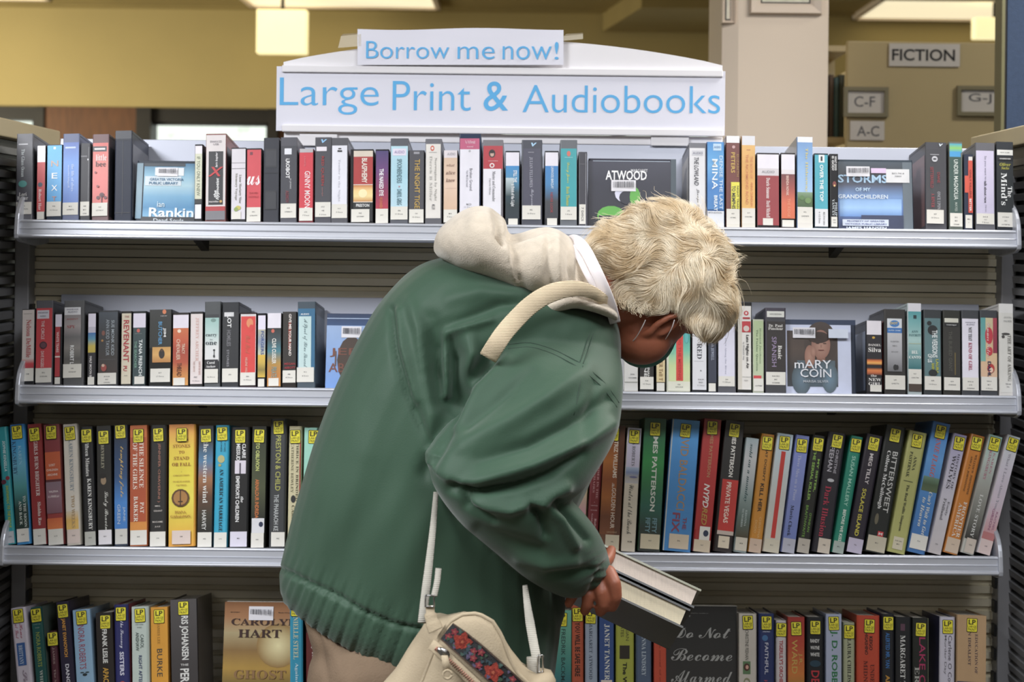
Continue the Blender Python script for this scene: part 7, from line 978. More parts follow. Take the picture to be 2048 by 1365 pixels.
J = [
 # armhole hollow between the back and the sleeve
 ([(985, 705, .5), (940, 760, .9), (905, 830, 1), (872, 900, .7), (850, 945, .3)], 17, -0.020),
 ([(862, 640, .3), (868, 690, .9), (872, 745, 1), (884, 800, .7)], 20, -0.026),
 ([(898, 672, .3), (908, 715, 1), (912, 770, 1), (900, 820, .5)], 17, -0.026),
 ([(888, 668, .4), (890, 720, 1), (893, 790, .9)], 8, 0.014),
 ([(938, 660, .3), (945, 710, 1), (932, 770, .8)], 16, 0.016),
 ([(820, 600, .2), (842, 660, .8), (852, 740, .9), (862, 830, .6), (858, 900, .3)], 14, 0.012),
 ([(783, 621, .8), (790, 690, 1), (816, 790, 1), (858, 888, .8)], 9, -0.009),
 ([(796, 625, .6), (808, 700, .9), (832, 800, .8)], 11, 0.008),
 ([(800, 700, .4), (770, 800, .6), (740, 900, .3)], 30, 0.006),
 # tension folds from the shoulder to the back
 ([(1080, 600, .6), (1000, 610, 1), (930, 640, .8), (880, 650, .3)], 12, -0.008),
 ([(1040, 590, .5), (960, 585, 1), (900, 600, .5)], 16, 0.007),
 ([(980, 640, .6), (930, 655, 1), (895, 665, .6)], 9, 0.009),
 # sleeve, upper arm
 ([(1170, 740, .5), (1090, 800, 1), (1010, 850, 1), (930, 890, .6)], 22, 0.012),
 ([(1215, 800, .5), (1140, 850, 1), (1060, 890, 1), (960, 920, .4)], 15, -0.012),
 ([(1220, 850, .6), (1150, 895, 1), (1060, 935, 1), (980, 958, .7), (925, 975, .4)], 16, 0.016),
 ([(1010, 720, .5), (960, 780, 1), (910, 850, .8)], 14, 0.010),
 ([(1060, 745, .4), (1000, 800, .8), (935, 855, .6)], 12, -0.008),
 ([(1190, 770, .6), (1180, 830, .8), (1165, 880, .6)], 12, -0.005),
 # elbow folds
 ([(905, 975, .6), (945, 985, 1), (1030, 970, 1), (1100, 945, .7), (1160, 905, .4)], 11, -0.020),
 ([(950, 1010, .4), (1020, 1018, 1), (1080, 1000, 1), (1130, 975, .7)], 13, 0.014),
 ([(940, 975, .4), (925, 985, .9), (935, 1010, .9), (985, 1040, .6)], 9, -0.012),
 ([(1060, 1010, .7), (1085, 1030, 1), (1092, 1070, .7)], 10, -0.014),
 ([(1085, 1010, .6), (1120, 1040, 1), (1150, 1090, .8)], 11, 0.010),
 ([(1110, 1000, .6), (1140, 1035, 1), (1175, 1080, .7)], 9, -0.010),
 ([(960, 1060, .4), (1020, 1085, .8), (1080, 1100, .8)], 16, -0.008),
 ([(1040, 1120, .4), (1090, 1130, .9), (1150, 1125, .6)], 12, 0.008),
 ([(1100, 1150, .5), (1140, 1150, 1), (1180, 1140, .7)], 9, -0.008),
 # the hem seam
 ([(p[0], p[1]) for p in hem], 4.5, -0.006),
 # cuff pinch
 ([(1176, 1200), (1196, 1150), (1218, 1118)], 6, -0.005),
]
sculpt(jm, [(a_, b_ * 0.95, c_ * 1.15) for a_, b_, c_ in J], 0.0010, 9, extra=hemcloth)
jacket = pobj('jacket', jm, M['jacket'])
# stitched seams laid on the cloth
dg = bpy.context.evaluated_depsgraph_get()
jbv = BVHTree.FromPolygons([tuple(v.co) for v in jm.vertices], [tuple(p.vertices) for p in jm.polygons])
def drape(bvh, pts, lift, step=9):
    out = []
    o = V((CX, CY, CZ))
    for i in range(len(pts) - 1):
        a = np.array(pts[i], float); b = np.array(pts[i + 1], float); n = max(1, int(np.linalg.norm(b - a) / step))
        for k in range(n + (1 if i == len(pts) - 2 else 0)):
            q = a + (b - a) * k / n; d = (P(q[0], q[1], 0) - o).normalized(); hit = bvh.ray_cast(o, d)
            if hit[0] is not None: out.append(hit[0] - d * lift)
    return out
def smooth_path(pts, it=2):
    for _ in range(it): pts = [pts[0]] + [(pts[i - 1] + pts[i] * 2 + pts[i + 1]) / 4 for i in range(1, len(pts) - 1)] + [pts[-1]]
    return pts
for sp in ([(1012, 690), (1060, 684), (1110, 700), (1165, 728), (1210, 765), (1238, 806)], [(1016, 698), (1062, 693), (1108, 708), (1160, 736), (1204, 773), (1234, 815)], [(1195, 622), (1192, 650), (1180, 690), (1166, 728)], [(1188, 622), (1185, 650), (1173, 688), (1160, 724)], [(1166, 732), (1160, 770), (1148, 830)]):
    pa = smooth_path(drape(jbv, sp, 0.0004), 3); b = MB(); b.tube(pa, 0.0007, 6); o = b.build('stitched_seam', M['seam'], person, smooth=True); o.location = -PO

# ---- the hood of the sweatshirt folded over the jacket
hm = MB()
loft(hm, [((866, 497), (876, 514), -0.56, .02), ((876, 462), (905, 530), -0.56, .07), ((908, 432), (935, 546), -0.55, .11), ((945, 414), (972, 560), -0.545, .13), ((982, 416), (1010, 576), -0.54, .135), ((1010, 438), (1040, 592), -0.54, .13)], ex=2.2)
loft(hm, [((1000, 470), (1020, 575), -0.53, .11), ((1040, 466), (1050, 592), -0.525, .13), ((1080, 454), (1088, 602), -0.525, .135), ((1105, 456), (1125, 612), -0.52, .13), ((1135, 472), (1160, 622), -0.51, .12), ((1160, 495), (1195, 630), -0.50, .105), ((1185, 535), (1225, 636), -0.50, .09), ((1205, 580), (1234, 640), -0.495, .075)], ex=2.2)
loft(hm, [((1080, 592), (1095, 640), -0.60, .03), ((1130, 572), (1140, 618), -0.615, .04), ((1175, 580), (1180, 622), -0.60, .045), ((1215, 600), (1218, 636), -0.575, .05), ((1232, 612), (1236, 645), -0.55, .04)], ex=2.2)
hmm = fuse(hm, 'hood', 0.005, 4, 0.5)
sculpt(hmm, [
 ([(990, 420, .6), (998, 440, 1), (1002, 465, 1), (1012, 482, .8)], 8, -0.016),
 ([(1000, 470, .8), (1030, 474, 1), (1060, 468, 1), (1085, 458, .6)], 7, -0.018),
 ([(1020, 440, .6), (1045, 455, .8), (1062, 460, .4)], 10, 0.006),
 ([(1002, 486, .8), (1012, 520, .8), (1030, 560, .5)], 14, -0.006),
 ([(955, 425, .6), (945, 470, .8), (955, 520, .4)], 18, 0.006),
 ([(925, 440, .4), (900, 490, .6), (905, 520, .4)], 12, -0.004),
 ([(1100, 462, .5), (1096, 500, .9), (1098, 550, .9), (1104, 590, .5)], 8, -0.009),
 ([(1116, 468, .5), (1114, 510, .9), (1118, 560, .8)], 8, 0.007),
 ([(1140, 500, .6), (1140, 540, .9), (1150, 585, .7)], 6, -0.007),
 ([(1158, 530, .6), (1160, 560, .9), (1168, 590, .6)], 6, -0.006),
 ([(1178, 556, .6), (1182, 580, .9), (1186, 600, .5)], 5, -0.005),
 ([(1062, 480, .5), (1062, 530, .7), (1068, 580, .4)], 15, 0.005),
 ([(1100, 600, .6), (1150, 592, 1), (1200, 604, 1), (1230, 614, .6)], 6, -0.008),
 ([(1110, 585, .6), (1160, 578, .9), (1200, 590, .6)], 8, 0.005),
], 0.0007, 14)
hood = pobj('hood', hmm, M['fleece'])
hbv = BVHTree.FromPolygons([tuple(v.co) for v in hmm.vertices], [tuple(p.vertices) for p in hmm.polygons])

# ---- white collar band round the neck
def ribbon(pts, w, th, up_cam=True, wlist=None):
    """flat band through pts that lies towards the camera"""
    b = MB(); m = len(pts); P_ = [V(p) for p in pts]; vs = []
    cam_o = V((CX, CY, CZ))
    for i in range(m):
        t = (P_[min(i + 1, m - 1)] - P_[max(i - 1, 0)]).normalized(); n = (cam_o - P_[i]).normalized(); s = t.cross(n).normalized(); n = s.cross(t).normalized()
        ww = (wlist[i] if wlist else w) / 2
        vs += [P_[i] + s * ww, P_[i] + s * ww * 0.9 + n * th, P_[i] - s * ww * 0.9 + n * th, P_[i] - s * ww, P_[i] - s * ww * 0.9 - n * th, P_[i] + s * ww * 0.9 - n * th]
    fs = []
    for i in range(m - 1):
        for k in range(6): fs.append((i * 6 + k, i * 6 + (k + 1) % 6, (i + 1) * 6 + (k + 1) % 6, (i + 1) * 6 + k))
    fs += [tuple(range(6))[::-1], tuple(range((m - 1) * 6, m * 6))]; b.raw(vs, fs); return b
def spline(pts, n=8):
    out = []
    p = [V(x) for x in pts]
    for i in range(len(p) - 1):
        a, b_, c, d = p[max(i - 1, 0)], p[i], p[i + 1], p[min(i + 2, len(p) - 1)]
        for k in range(n):
            t = k / n; out.append(0.5 * (2 * b_ + (c - a) * t + (2 * a - 5 * b_ + 4 * c - d) * t * t + (3 * b_ - a - 3 * c + d) * t ** 3))
    out.append(p[-1]); return out
cb = spline([P(1141, 482, -0.50), P(1152, 482, -0.56), P(1170, 500, -0.612), P(1190, 538, -0.632), P(1208, 578, -0.628), P(1221, 612, -0.606), P(1230, 645, -0.57)])
o = ribbon(cb, 0.019, 0.002).build('collar_band', M['whitecloth'], person, smooth=True, recalc=True); o.location = -PO; tag2 = o
cb2 = spline([P(1146, 492, -0.575), P(1160, 520, -0.618), P(1176, 552, -0.632), P(1192, 578, -0.628)])
o = ribbon(cb2, 0.010, 0.002).build('collar_band', M['whitecloth'], person, smooth=True, recalc=True); o.location = -PO

# ---- face mask seen from behind, with its ear loops
mk = MB(); ellipsoid(mk, P(1292, 680, -0.40), (UPV * 0.054, FWV * 0.046, SDV * 0.050))
ellipsoid(mk, P(1258, 702, -0.43), (R_ * 0.026, V((0, 0.036, 0)), U_ * 0.016)); capsule(mk, [P(1270, 696, -0.43), P(1335, 668, -0.40)], [0.021, 0.022])
mm_ = fuse(mk, 'face_mask', 0.004, 3); o = pobj('face_mask', mm_, M['teal'])
for lp in ([P(1291, 640, -0.535), P(1284, 655, -0.532), P(1270, 678, -0.515), P(1254, 694, -0.49)], [P(1349, 640, -0.532), P(1343, 658, -0.525), P(1330, 680, -0.50), P(1314, 700, -0.46)]):
    b = MB(); b.tube(spline(lp, 5), 0.0009, 6); o = b.build('ear_loop', M['whitecloth'], person, smooth=True); o.location = -PO

# ---- trousers and shoes
tr = MB()
loft(tr, [((600, 1170), (900, 1310), -0.48, .14), ((612, 1225), (890, 1350), -0.49, .155), ((632, 1290), (880, 1420), -0.49, .155), ((648, 1345), (880, 1480), -0.49, .15)], ex=2.4)
for s, h in ((-1, HIPR), (1, HIPL)):
    yy = h.y + (0.015 if s > 0 else -0.0); b_ = V((h.x - 0.03, yy, h.z - 0.06))
    capsule(tr, [b_, V((h.x + 0.01, yy, 0.48)), V((h.x - 0.02, yy, 0.09))], [0.125, 0.092, 0.078], 24)
tm = fuse(tr, 'trousers', 0.007, 5)
sculpt(tm, [([(622, 1235, 1), (640, 1290, .8), (655, 1360, .6)], 7, -0.006), ([(640, 1250, .8), (700, 1300, 1), (730, 1312, 1), (790, 1308, .6)], 3.5, -0.004), ([(640, 1240, .6), (680, 1330, .8), (700, 1400, .4)], 12, 0.005)], 0.0009, 11)
trousers = pobj('trousers', tm, M['trouser'])
tbv = BVHTree.FromPolygons([tuple(v.co) for v in tm.vertices], [tuple(p.vertices) for p in tm.polygons])
for sp in ([(645, 1248), (690, 1262), (740, 1285), (800, 1310)], [(640, 1256), (662, 1282), (700, 1302), (712, 1310), (775, 1307)], [(643, 1250), (666, 1277), (702, 1296), (714, 1304), (775, 1301)]):
    pa = drape(tbv, sp, 0.0003)
    if len(pa) > 3: b = MB(); b.tube(smooth_path(pa, 3), 0.0009, 6); o = b.build('pocket_seam', M['shoe'], person, smooth=True); o.location = -PO
for s, h in ((-1, HIPR), (1, HIPL)):
    sh = MB(); yy = h.y; ellipsoid(sh, V((h.x + 0.05, yy + 0.01, 0.05)), (V((0.15, 0.02, 0)), V((0, 0.052, 0)), V((0, 0, 0.045)))); ellipsoid(sh, V((h.x - 0.03, yy, 0.07)), (V((0.06, 0, 0)), V((0, 0.048, 0)), V((0, 0, 0.06)))); sh.box(h.x - 0.09, h.x + 0.18, yy - 0.04, yy + 0.05, 0.003, 0.03)
    o = pobj('shoe', fuse(sh, 'shoe', 0.006, 3), M['shoe'])
# ---- hair: a scalp cap and some twenty thousand fine wavy strands
def hairmat():
    m = bpy.data.materials.new('white_blond_hair'); m.use_nodes = True; nt = m.node_tree; N = nt.nodes; L = nt.links; b = N['Principled BSDF']
    b.inputs['Roughness'].default_value = 0.5; b.inputs['Specular IOR Level'].default_value = 0.35; b.inputs['Sheen Weight'].default_value = 0.1
    tc = N.new('ShaderNodeTexCoord'); n = N.new('ShaderNodeTexNoise'); n.inputs['Scale'].default_value = 26; L.new(tc.outputs['Object'], n.inputs[0])
    r = N.new('ShaderNodeValToRGB'); r.color_ramp.elements[0].position = 0.35; r.color_ramp.elements[0].color = (*srgb('d6c09c'), 1); r.color_ramp.elements[1].position = 0.62; r.color_ramp.elements[1].color = (*srgb('f3e8d2'), 1)
    L.new(n.outputs[0], r.inputs[0]); L.new(r.outputs[0], b.inputs['Base Color']); return m
M['hair'] = hairmat()
HP = [ # blobs of the hair mass: px, py, Y, radius x px, radius z px, depth radius m
 (1338, 545, -0.46, 137, 128, 0.112), (1262, 508, -0.47, 92, 72, 0.088), (1404, 590, -0.45, 70, 86, 0.1), (1215, 505, -0.48, 44, 52, 0.066), (1250, 590, -0.50, 32, 40, 0.05), (1320, 450, -0.46, 85, 42, 0.085), (1390, 638, -0.46, 64, 42, 0.085)]
cp = MB()
for (x, y, Y, rx, rz, dy) in HP:
    s = sc_(Y); k = 0.90; ellipsoid(cp, P(x, y, Y), (R_ * (rx / s * k), V((0, dy * k, 0)), U_ * (rz / s * k)), 24)
# carve the face and ear side by leaving it out: vertices below the hairline are pulled inside the head
cm = fuse(cp, 'hair_cap', 0.0045, 5)
co = getco(cm); px = project(co)
hl = np.interp(px[:, 0], [1160, 1210, 1235, 1262, 1300, 1345, 1380, 1420, 1480], [560, 592, 606, 612, 622, 612, 650, 684, 700])   # hairline in the picture
over = np.clip((px[:, 1] - hl) / 30, 0, 1)
ctr = np.array(HC + UPV * 0.01); co = co + (ctr - co) * (over * 0.35)[:, None]
no = getno(cm)
lump = np.sin(co[:, 0] * 62 + 2.2 * np.sin(co[:, 2] * 40)) * np.sin(co[:, 2] * 55 + 2 * np.sin(co[:, 1] * 45 + co[:, 0] * 30))
co = co + no * (lump * 0.0008)[:, None]
cm.vertices.foreach_set('co', co.ravel()); cm.update()
cap = pobj('hair_cap', cm, M['hair'])
cbv = BVHTree.FromPolygons([tuple(v.co) for v in cm.vertices], [tuple(p.vertices) for p in cm.polygons])
rs = np.random.RandomState(3)
co = getco(cm); no = getno(cm); ok = np.where(over < 0.25)[0]
NH = 36000; K = 14
idx = rs.choice(ok, NH); p = co[idx] + rs.normal(0, 0.0015, (NH, 3)); nrm = no[idx]
crown = np.array(P(1412, 500, -0.555)); Uv = np.array(U_); Rv = np.array(R_)
from mathutils.kdtree import KDTree
kd = KDTree(len(co)); [kd.insert(co[i], i) for i in range(0, len(co), 2)]; kd.balance()
def near(pts):
    return np.array([kd.find(q)[1] for q in pts])
def flow(q, n):
    d = q - crown; ln = np.linalg.norm(d, axis=1, keepdims=True); d = d / np.maximum(ln, 1e-4)
    tw = np.cross(n, d); f = d + tw * (0.85 * np.exp(-ln / 0.06))           # whorl round the crown
    s1 = np.sin(q[:, 0] * 70 + 1.7 * np.sin(q[:, 2] * 42)); s2 = np.sin(q[:, 2] * 64 + q[:, 1] * 50 + 1.3 * np.sin(q[:, 0] * 38))
    f = f + tw * (0.75 * s1 + 0.55 * s2)[:, None]
    # the lock over the neck runs level to the left, the fringe falls down to the right
    f[:, 2] -= 0.30 * np.clip((q[:, 0] - crown[0] + 0.02) / 0.08, 0, 1); f = f - n * (f * n).sum(1, keepdims=True)
    return f / np.maximum(np.linalg.norm(f, axis=1, keepdims=True), 1e-6)
length = rs.uniform(0.035, 0.075, NH); wild = (rs.rand(NH) < 0.05); lift0 = np.where(wild, rs.uniform(0.18, 0.42, NH), rs.uniform(0.02, 0.12, NH))
cluster = (idx // 60) % 997; cj = rs.normal(0, 1, (1000, 3))[cluster % 1000]
pos = np.zeros((NH, K, 3)); pos[:, 0] = p; q = p.copy(); n = nrm.copy(); h = np.zeros(NH)
for k in range(1, K):
    if k % 2 == 1:
        ii = near(q); n = no[ii]; base = co[ii]
    f = flow(q, n) + cj * 0.16 + rs.normal(0, 0.05, (NH, 3)); st = (length / K)[:, None]
    q = q + f * st + n * (lift0 * (1.0 if k < 8 else 0.3))[:, None] * st
    dd = ((q - base) * n).sum(1); hmax = np.where(wild, 0.035, 0.003 + 0.015 * k / K); q = q - n * np.clip(dd - hmax, 0, 0.05)[:, None]; low = np.clip(0.0015 - dd, 0, 0.01); q = q + n * low[:, None]
    pos[:, k] = q
# keep the strands off the ear and cheek
pp = project(pos[:, -1]); hl2 = np.interp(pp[:, 0], [1160, 1210, 1235, 1262, 1300, 1345, 1380, 1420, 1480], [575, 600, 612, 622, 632, 622, 662, 690, 700])
keep = (pp[:, 1] < hl2 + rs.exponential(4, NH)) & ((co[idx][:, 1] < -0.30)) 
# loose curls in front of the ear
pos = pos[keep]
curls = []
for (x, y) in ((1258, 606), (1272, 614), (1288, 620), (1246, 600), (1300, 612)):
    for j in range(26):
        a0 = rs.uniform(0, 6.28); r0 = rs.uniform(6, 13); cx0 = x + rs.normal(0, 4); cy0 = y + rs.normal(0, 4); cc = []
        for k in range(K): t = k / (K - 1); aa = 2.2 + t * 3.6 + rs.normal(0, .03); cc.append(P(cx0 + r0 * (math.cos(aa) + t), cy0 + r0 * math.sin(aa) + 8 * t, -0.55 - 0.01 * math.sin(aa)))
        curls.append(np.array([tuple(c) for c in cc]))
pos = np.concatenate([pos, np.array(curls)]) - np.array(PO)
hc = bpy.data.hair_curves.new('hair'); hc.add_curves([K] * len(pos)); hc.attributes['position'].data.foreach_set('vector', pos.astype(np.float32).ravel())
ra = hc.attributes.new('radius', 'FLOAT', 'POINT') if 'radius' not in hc.attributes else hc.attributes['radius']
ra.data.foreach_set('value', np.tile(np.linspace(0.00036, 0.00012, K), len(pos)).astype(np.float32))
hc.materials.append(M['hair']); hair = link('hair', hc, person); hair['kind'] = 'stuff'

# ================================================================== the shoulder bag and its strap
bag = thing('shoulder_bag', 'beige canvas shoulder bag with embroidered red flower band and zip, hanging at the hip', 'bag', (P(930, 1365, -0.86).x, -0.86, P(930, 1365, -0.86).z))
BO = bag.location.copy()
def bagobj(b, name, m, smooth=True, parent=None, **kw):
    o = b.build(name, m, parent or bag, smooth=smooth, recalc=True, **kw) if isinstance(b, MB) else None
    if parent is None: o.location = -BO
    return o
YB_ = -0.85
def puff(outline, Y, hd, back=True, rings=7, pw=0.55, n=72):
    """a padded cushion whose edge is the given closed outline"""
    pts = [V(P(x, y, Y)) for x, y in outline]; ln = [0]
    cl = pts + [pts[0]]
    for i in range(len(pts)): ln.append(ln[-1] + (cl[i + 1] - cl[i]).length)
    edge = []
    for k in range(n):
        s = ln[-1] * k / n; i = max(j for j in range(len(ln)) if ln[j] <= s); i = min(i, len(pts) - 1)
        t = (s - ln[i]) / max(ln[i + 1] - ln[i], 1e-9); edge.append(cl[i].lerp(cl[i + 1], t))
    c = sum(edge, V()) / n; b = MB(); vs = []; fs = []
    for side in ((-1, 1) if back else (-1,)):
        b0 = len(vs)
        for r in range(rings + 1):
            t = r / rings; sc = math.cos(t * math.pi / 2) ** 0.8; z = math.sin(t * math.pi / 2) ** pw * hd
            vs += [c + (e - c) * sc + V((0, side * z, 0)) for e in edge]
        for r in range(rings):
            for k in range(n):
                k2 = (k + 1) % n; q = (b0 + r * n + k, b0 + r * n + k2, b0 + (r + 1) * n + k2, b0 + (r + 1) * n + k); fs.append(q if side < 0 else q[::-1])
    b.raw(vs, fs); return b, edge
bodyo = [(700, 1440), (745, 1390), (790, 1340), (820, 1290), (848, 1250), (856, 1232), (872, 1228), (890, 1234), (930, 1226), (970, 1236), (1000, 1262), (1020, 1300), (1048, 1335), (1075, 1346), (1098, 1342), (1112, 1352), (1110, 1400), (1100, 1520), (900, 1560), (740, 1520)]
b, e = puff(bodyo, YB_ + 0.035, 0.05); bagobj(b, 'bag_body', M['canvas'])
front = [(815, 1440), (838, 1380), (862, 1318), (880, 1272), (900, 1243), (926, 1228), (956, 1226), (985, 1242), (1003, 1270), (1016, 1310), (1034, 1345), (1062, 1372), (1080, 1440), (1060, 1520), (900, 1540), (820, 1500)]
b, e = puff(front, YB_ - 0.012, 0.026, pw=0.7); bagobj(b, 'front_pocket', M['canvas'])
b = MB(); b.tube([q + V((0, -0.006, 0)) for q in e] + [e[0] + V((0, -0.006, 0))], 0.0032, 8); bagobj(b, 'piping', M['canvas'])
YF = YB_ - 0.043
def fp(x, y, dy=0.0):
    d = math.hypot((x - 940) / 150, (y - 1375) / 175); return P(x, y, YF + 0.030 * min(1, d ** 3) + dy)
# embroidered band
bandc = [(893, 1263), (920, 1284), (952, 1311), (985, 1340), (1020, 1372), (1050, 1400)]
bw = [42, 46, 48, 48, 48, 48]
def bandpt(t, s, dy):
    u = t * (len(bandc) - 1); i = min(int(u), len(bandc) - 2); f = u - i
    x = bandc[i][0] * (1 - f) + bandc[i + 1][0] * f; y = bandc[i][1] * (1 - f) + bandc[i + 1][1] * f; w = bw[i] * (1 - f) + bw[i + 1] * f
    dx = bandc[i + 1][0] - bandc[i][0]; dz = bandc[i + 1][1] - bandc[i][1]; L_ = math.hypot(dx, dz)
    return fp(x - dz / L_ * w / 2 * s, y + dx / L_ * w / 2 * s, dy)
M['embroid'] = mat('embroidered_thread', attr=True, rough=0.85, vary=0.15, vscale=80, bump=0.8, bscale=700)
b = MB(); n = 26; g = [[bandpt(i / n, s, -0.003) for s in (-1, -0.5, 0, 0.5, 1)] for i in range(n + 1)]
b.raw([p_ for r in g for p_ in r], [(i * 5 + j, (i + 1) * 5 + j, (i + 1) * 5 + j + 1, i * 5 + j + 1) for i in range(n) for j in range(4)], srgb('262628'))
for s in (-1.0, 1.0):
    b.raw([bandpt(i / n, s * k, -0.0045) for i in range(n + 1) for k in (0.86, 1.0)], [(i * 2, i * 2 + 2, i * 2 + 3, i * 2 + 1) for i in range(n)], srgb('4a3a30'))
bd_o = bagobj(b, 'embroidered_band', M['embroid'])
fl = MB(); lf = MB(); r_ = random.Random(5)
def petal(mb, t, s, r, col, dy, k=5):
    c = bandpt(t, s, dy); pts = [c + R_ * (r * (1 + .25 * math.cos(k * a)) * math.cos(a)) + U_ * (r * (1 + .25 * math.cos(k * a)) * math.sin(a)) for a in [2 * math.pi * q_ / 20 for q_ in range(20)]]
    mb.face(pts, srgb(col))
for t, s in ((.22, -.1), (.62, .15), (.93, 0)):
    petal(fl, t, s, 0.0125, '8c3226', -0.0046); petal(fl, t, s, 0.0088, '9c3c2e', -0.0050, 6); petal(fl, t, s, 0.0055, '7c261e', -0.0054, 5); petal(fl, t, s, 0.0025, 'a85840', -0.0058)
for t, s in ((.06, .3), (.08, -.4), (.4, .35), (.42, -.45), (.48, .5), (.78, -.5), (.8, .5), (.36, -.1)): petal(fl, t, s, 0.0048, '80303a', -0.0046); petal(fl, t, s, 0.002, '985048', -0.005)
for i in range(60):
    petal(lf, r_.uniform(0.01, .99), r_.uniform(-.8, .8), r_.uniform(0.0018, 0.0036), r_.choice(('3c5240', '465c54', '33454c', '58506a')), -0.0040 - 0.00001 * i, 3)
bagobj(fl, 'embroidered_flowers', M['embroid'], smooth=False, kind='stuff'); bagobj(lf, 'embroidered_leaves', M['embroid'], smooth=False, kind='stuff')
# zip along the lower edge of the band
zp = [fp(x, y, -0.001) for x, y in ((862, 1290), (872, 1297), (898, 1320), (926, 1346), (955, 1374), (990, 1410))]
b = ribbon(spline(zp, 6), 0.016, 0.001); bagobj(b, 'zip_tape', M['canvas'])
b = MB(); zs = spline([q + V((0, -0.0022, 0)) for q in zp[1:]], 8)
for i in range(0, len(zs) - 1): t = (zs[i + 1] - zs[i]).normalized(); sd = t.cross(V((0, -1, 0))).normalized(); b.tube([zs[i] - sd * 0.003, zs[i] + sd * 0.003], 0.0009, 5)
M['brass'] = mat('copper_zip_teeth', 'b08070', rough=0.4, metal=0.6); bagobj(b, 'zip_teeth', M['brass'], kind='stuff')
sl = MB(); c0 = fp(887, 1306, -0.006); ellipsoid(sl, c0, (R_ * 0.009 + U_ * -0.006, V((0, 0.004, 0)), (R_ * 0.6 + U_).normalized() * 0.006), 14); so = bagobj(sl, 'zip_slider', M['chrome'])
pl = MB(); a_, c_ = P(889, 1312, -0.905), P(894, 1342, -0.912)
pl.raw([a_ + R_ * -0.0045, a_ + R_ * 0.0045, c_ + R_ * 0.006, c_ + R_ * -0.006] + [q + V((0, 0.002, 0)) for q in (a_ + R_ * -0.0045, a_ + R_ * 0.0045, c_ + R_ * 0.006, c_ + R_ * -0.006)], [(0, 1, 2, 3), (7, 6, 5, 4), (0, 4, 5, 1), (1, 5, 6, 2), (2, 6, 7, 3), (3, 7, 4, 0)])
rg = [P(895, 1350, -0.913) + R_ * (0.0062 * math.cos(t)) + U_ * (0.0062 * math.sin(t)) for t in [2 * math.pi * k / 16 for k in range(17)]]; pl.tube(rg, 0.0016, 6)
bagobj(pl, 'zip_pull', M['canvas'])
# side tab, ring and the strap in three visible runs
b = ribbon(spline([P(872, 1262, YB_ - 0.03), P(862, 1236, YB_ - 0.025), P(860, 1212, YB_ - 0.02)]), 0.013, 0.002, wlist=[0.022] * 6 + [0.018] * 5 + [0.013] * 6); bagobj(b, 'strap_tab', M['canvas'])
def dring(x0, x1, y0, y1, Y): 
    b = MB(); q = [(x0, y0), (x1, y0), (x1, y1), (x0, y1)]; pts = [P(*c, Y) for c in q]; pts = pts + [pts[0], pts[1]]; b.tube(pts, 0.0016, 8); return b
bagobj(dring(851, 868, 1192, 1214, -0.875), 'strap_ring', M['chrome'])
run1 = smooth_path([q for q in drape(jbv, [(872, 985), (870, 1040), (866, 1100), (862, 1150), (859, 1195)], 0.012)], 4)
run1 = [V((q.x, min(q.y, -0.70 - 0.17 * i / len(run1)), q.z)) for i, q in enumerate(run1)]
b = ribbon(run1, 0.010, 0.0014, wlist=[0.008 + 0.005 * min(1, i / (len(run1) * 0.7)) for i in range(len(run1))]); bagobj(b, 'strap', M['webgrey'])
b = ribbon(spline([P(877, 1138, -0.845), P(874, 1165, -0.86), P(868, 1193, -0.872)]), 0.009, 0.0014); bagobj(b, 'strap', M['webgrey'])
top = smooth_path(drape(hbv, [(1212, 604), (1180, 590), (1150, 582), (1120, 580), (1095, 588)], 0.003, 8) , 2)
shp = spline([P(1222, 612, -0.600), P(1190, 588, -0.648), P(1160, 578, -0.672), P(1125, 580, -0.690), P(1090, 592, -0.700), P(1060, 612, -0.706), P(1035, 636, -0.712), P(1010, 664, -0.722), P(992, 690, -0.728), P(976, 716, -0.715)], 4)
b = ribbon(shp, 0.030, 0.0016, wlist=[0.016 + 0.013 * min(1, i / 14) for i in range(len(shp))]); bagobj(b, 'shoulder_strap', M['webbing'])
b = ribbon(spline([P(1050, 1172, -0.70), P(1056, 1220, -0.735), P(1064, 1270, -0.765), P(1073, 1318, -0.80)]), 0.013, 0.0014, wlist=[0.008 + 0.006 * min(1, i / 12) for i in range(25)]); bagobj(b, 'strap', M['webgrey'])
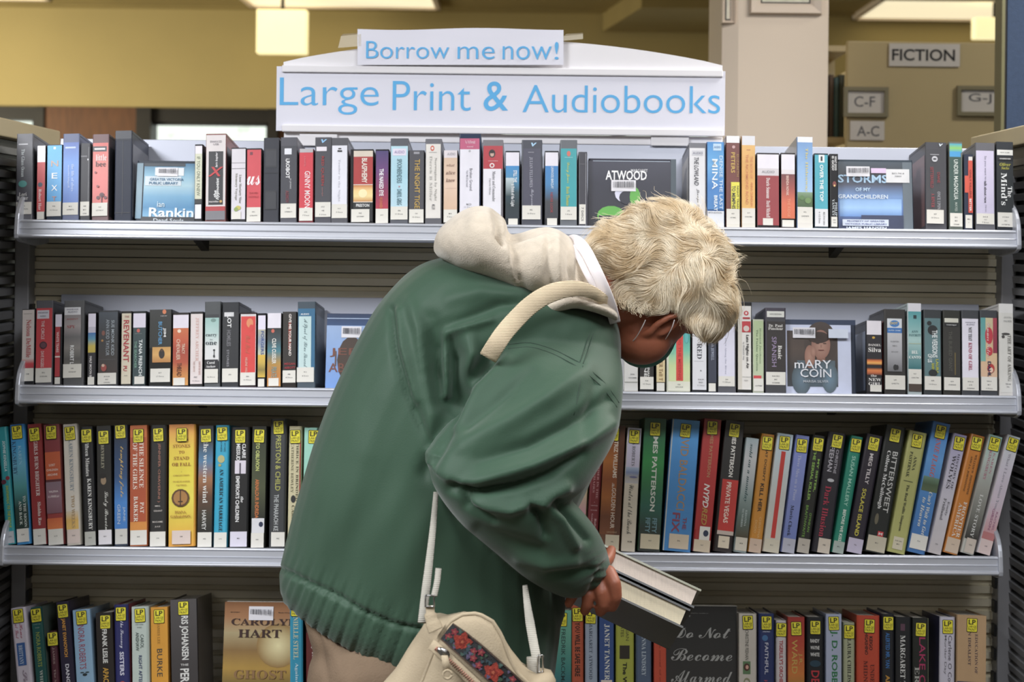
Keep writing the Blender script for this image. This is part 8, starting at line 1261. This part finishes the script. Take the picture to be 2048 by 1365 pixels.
b = ribbon(spline([P(1066, 1316, -0.80), P(1067, 1340, -0.815), P(1068, 1365, -0.82)]), 0.020, 0.003); bagobj(b, 'strap_pad', M['webgrey'])
bagobj(dring(1076, 1086, 1312, 1345, -0.82), 'strap_ring', M['chrome'])

# ================================================================== the two books in the hand
def frame_book(name, label, Rt, e1, e2, e3, Lg, Th, Wd, cov, pagec, cover_cols, frontcol):
    """Rt: near right corner of the top cover; e1 along the fore edge, e2 through the thickness (down), e3 away towards the spine"""
    r = thing(name, label, 'book', Rt, group='two hardcovers held in the hand')
    t = 0.0034; e1 = V(e1).normalized(); e3 = V(e3); e3 = (e3 - e1 * e3.dot(e1)).normalized(); e2 = e1.cross(e3).normalized()
    if e2.z > 0: e2 = -e2
    def bx3(a0, a1, b0, b1, c0, c1, col, m, nm):
        b = MB(); p = [e1 * x + e2 * y + e3 * z for z in (c0, c1) for y in (b0, b1) for x in (a0, a1)]
        b.raw(p, [(0, 1, 3, 2), (4, 6, 7, 5), (0, 4, 5, 1), (2, 3, 7, 6), (0, 2, 6, 4), (1, 5, 7, 3)], srgb(col)); return b.build(nm, m, r, recalc=True)
    bx3(-Lg, 0, 0, t, 0, Wd, cov[0], M['print'], 'cover_board'); bx3(-Lg, 0, Th - t, Th, 0, Wd, cov[1], M['print'], 'cover_board'); bx3(-Lg, 0, 0, Th, Wd, Wd + t, cov[0], M['print'], 'spine')
    bx3(-Lg + 0.003, -0.006, t, Th - t, 0.004, Wd, pagec, M['pages'], 'pages')
    return r, e1, e2, e3
e1 = (0.90, -0.134, -0.385); e3 = (-0.06, 0.89, -0.45)
RT = P(1403, 1180, -0.575)
r1, a1, a2, a3 = frame_book('held_book', 'upper hardcover held in the hand, pale page edges under a sage cover', RT, e1, None, e3, 0.225, 0.034, 0.155, ('8a8a70', '15171a'), 'e2d4c8', None, None)
R2 = RT + a2 * 0.0375 + a1 * -0.004 + a3 * 0.002
r2, _, _, _ = frame_book('held_book', 'lower hardcover held in the hand, cream page edges and dark smoky jacket', R2, e1, None, e3, 0.230, 0.034, 0.155, ('101214', '3a3a36'), 'ddd2b8', None, None)
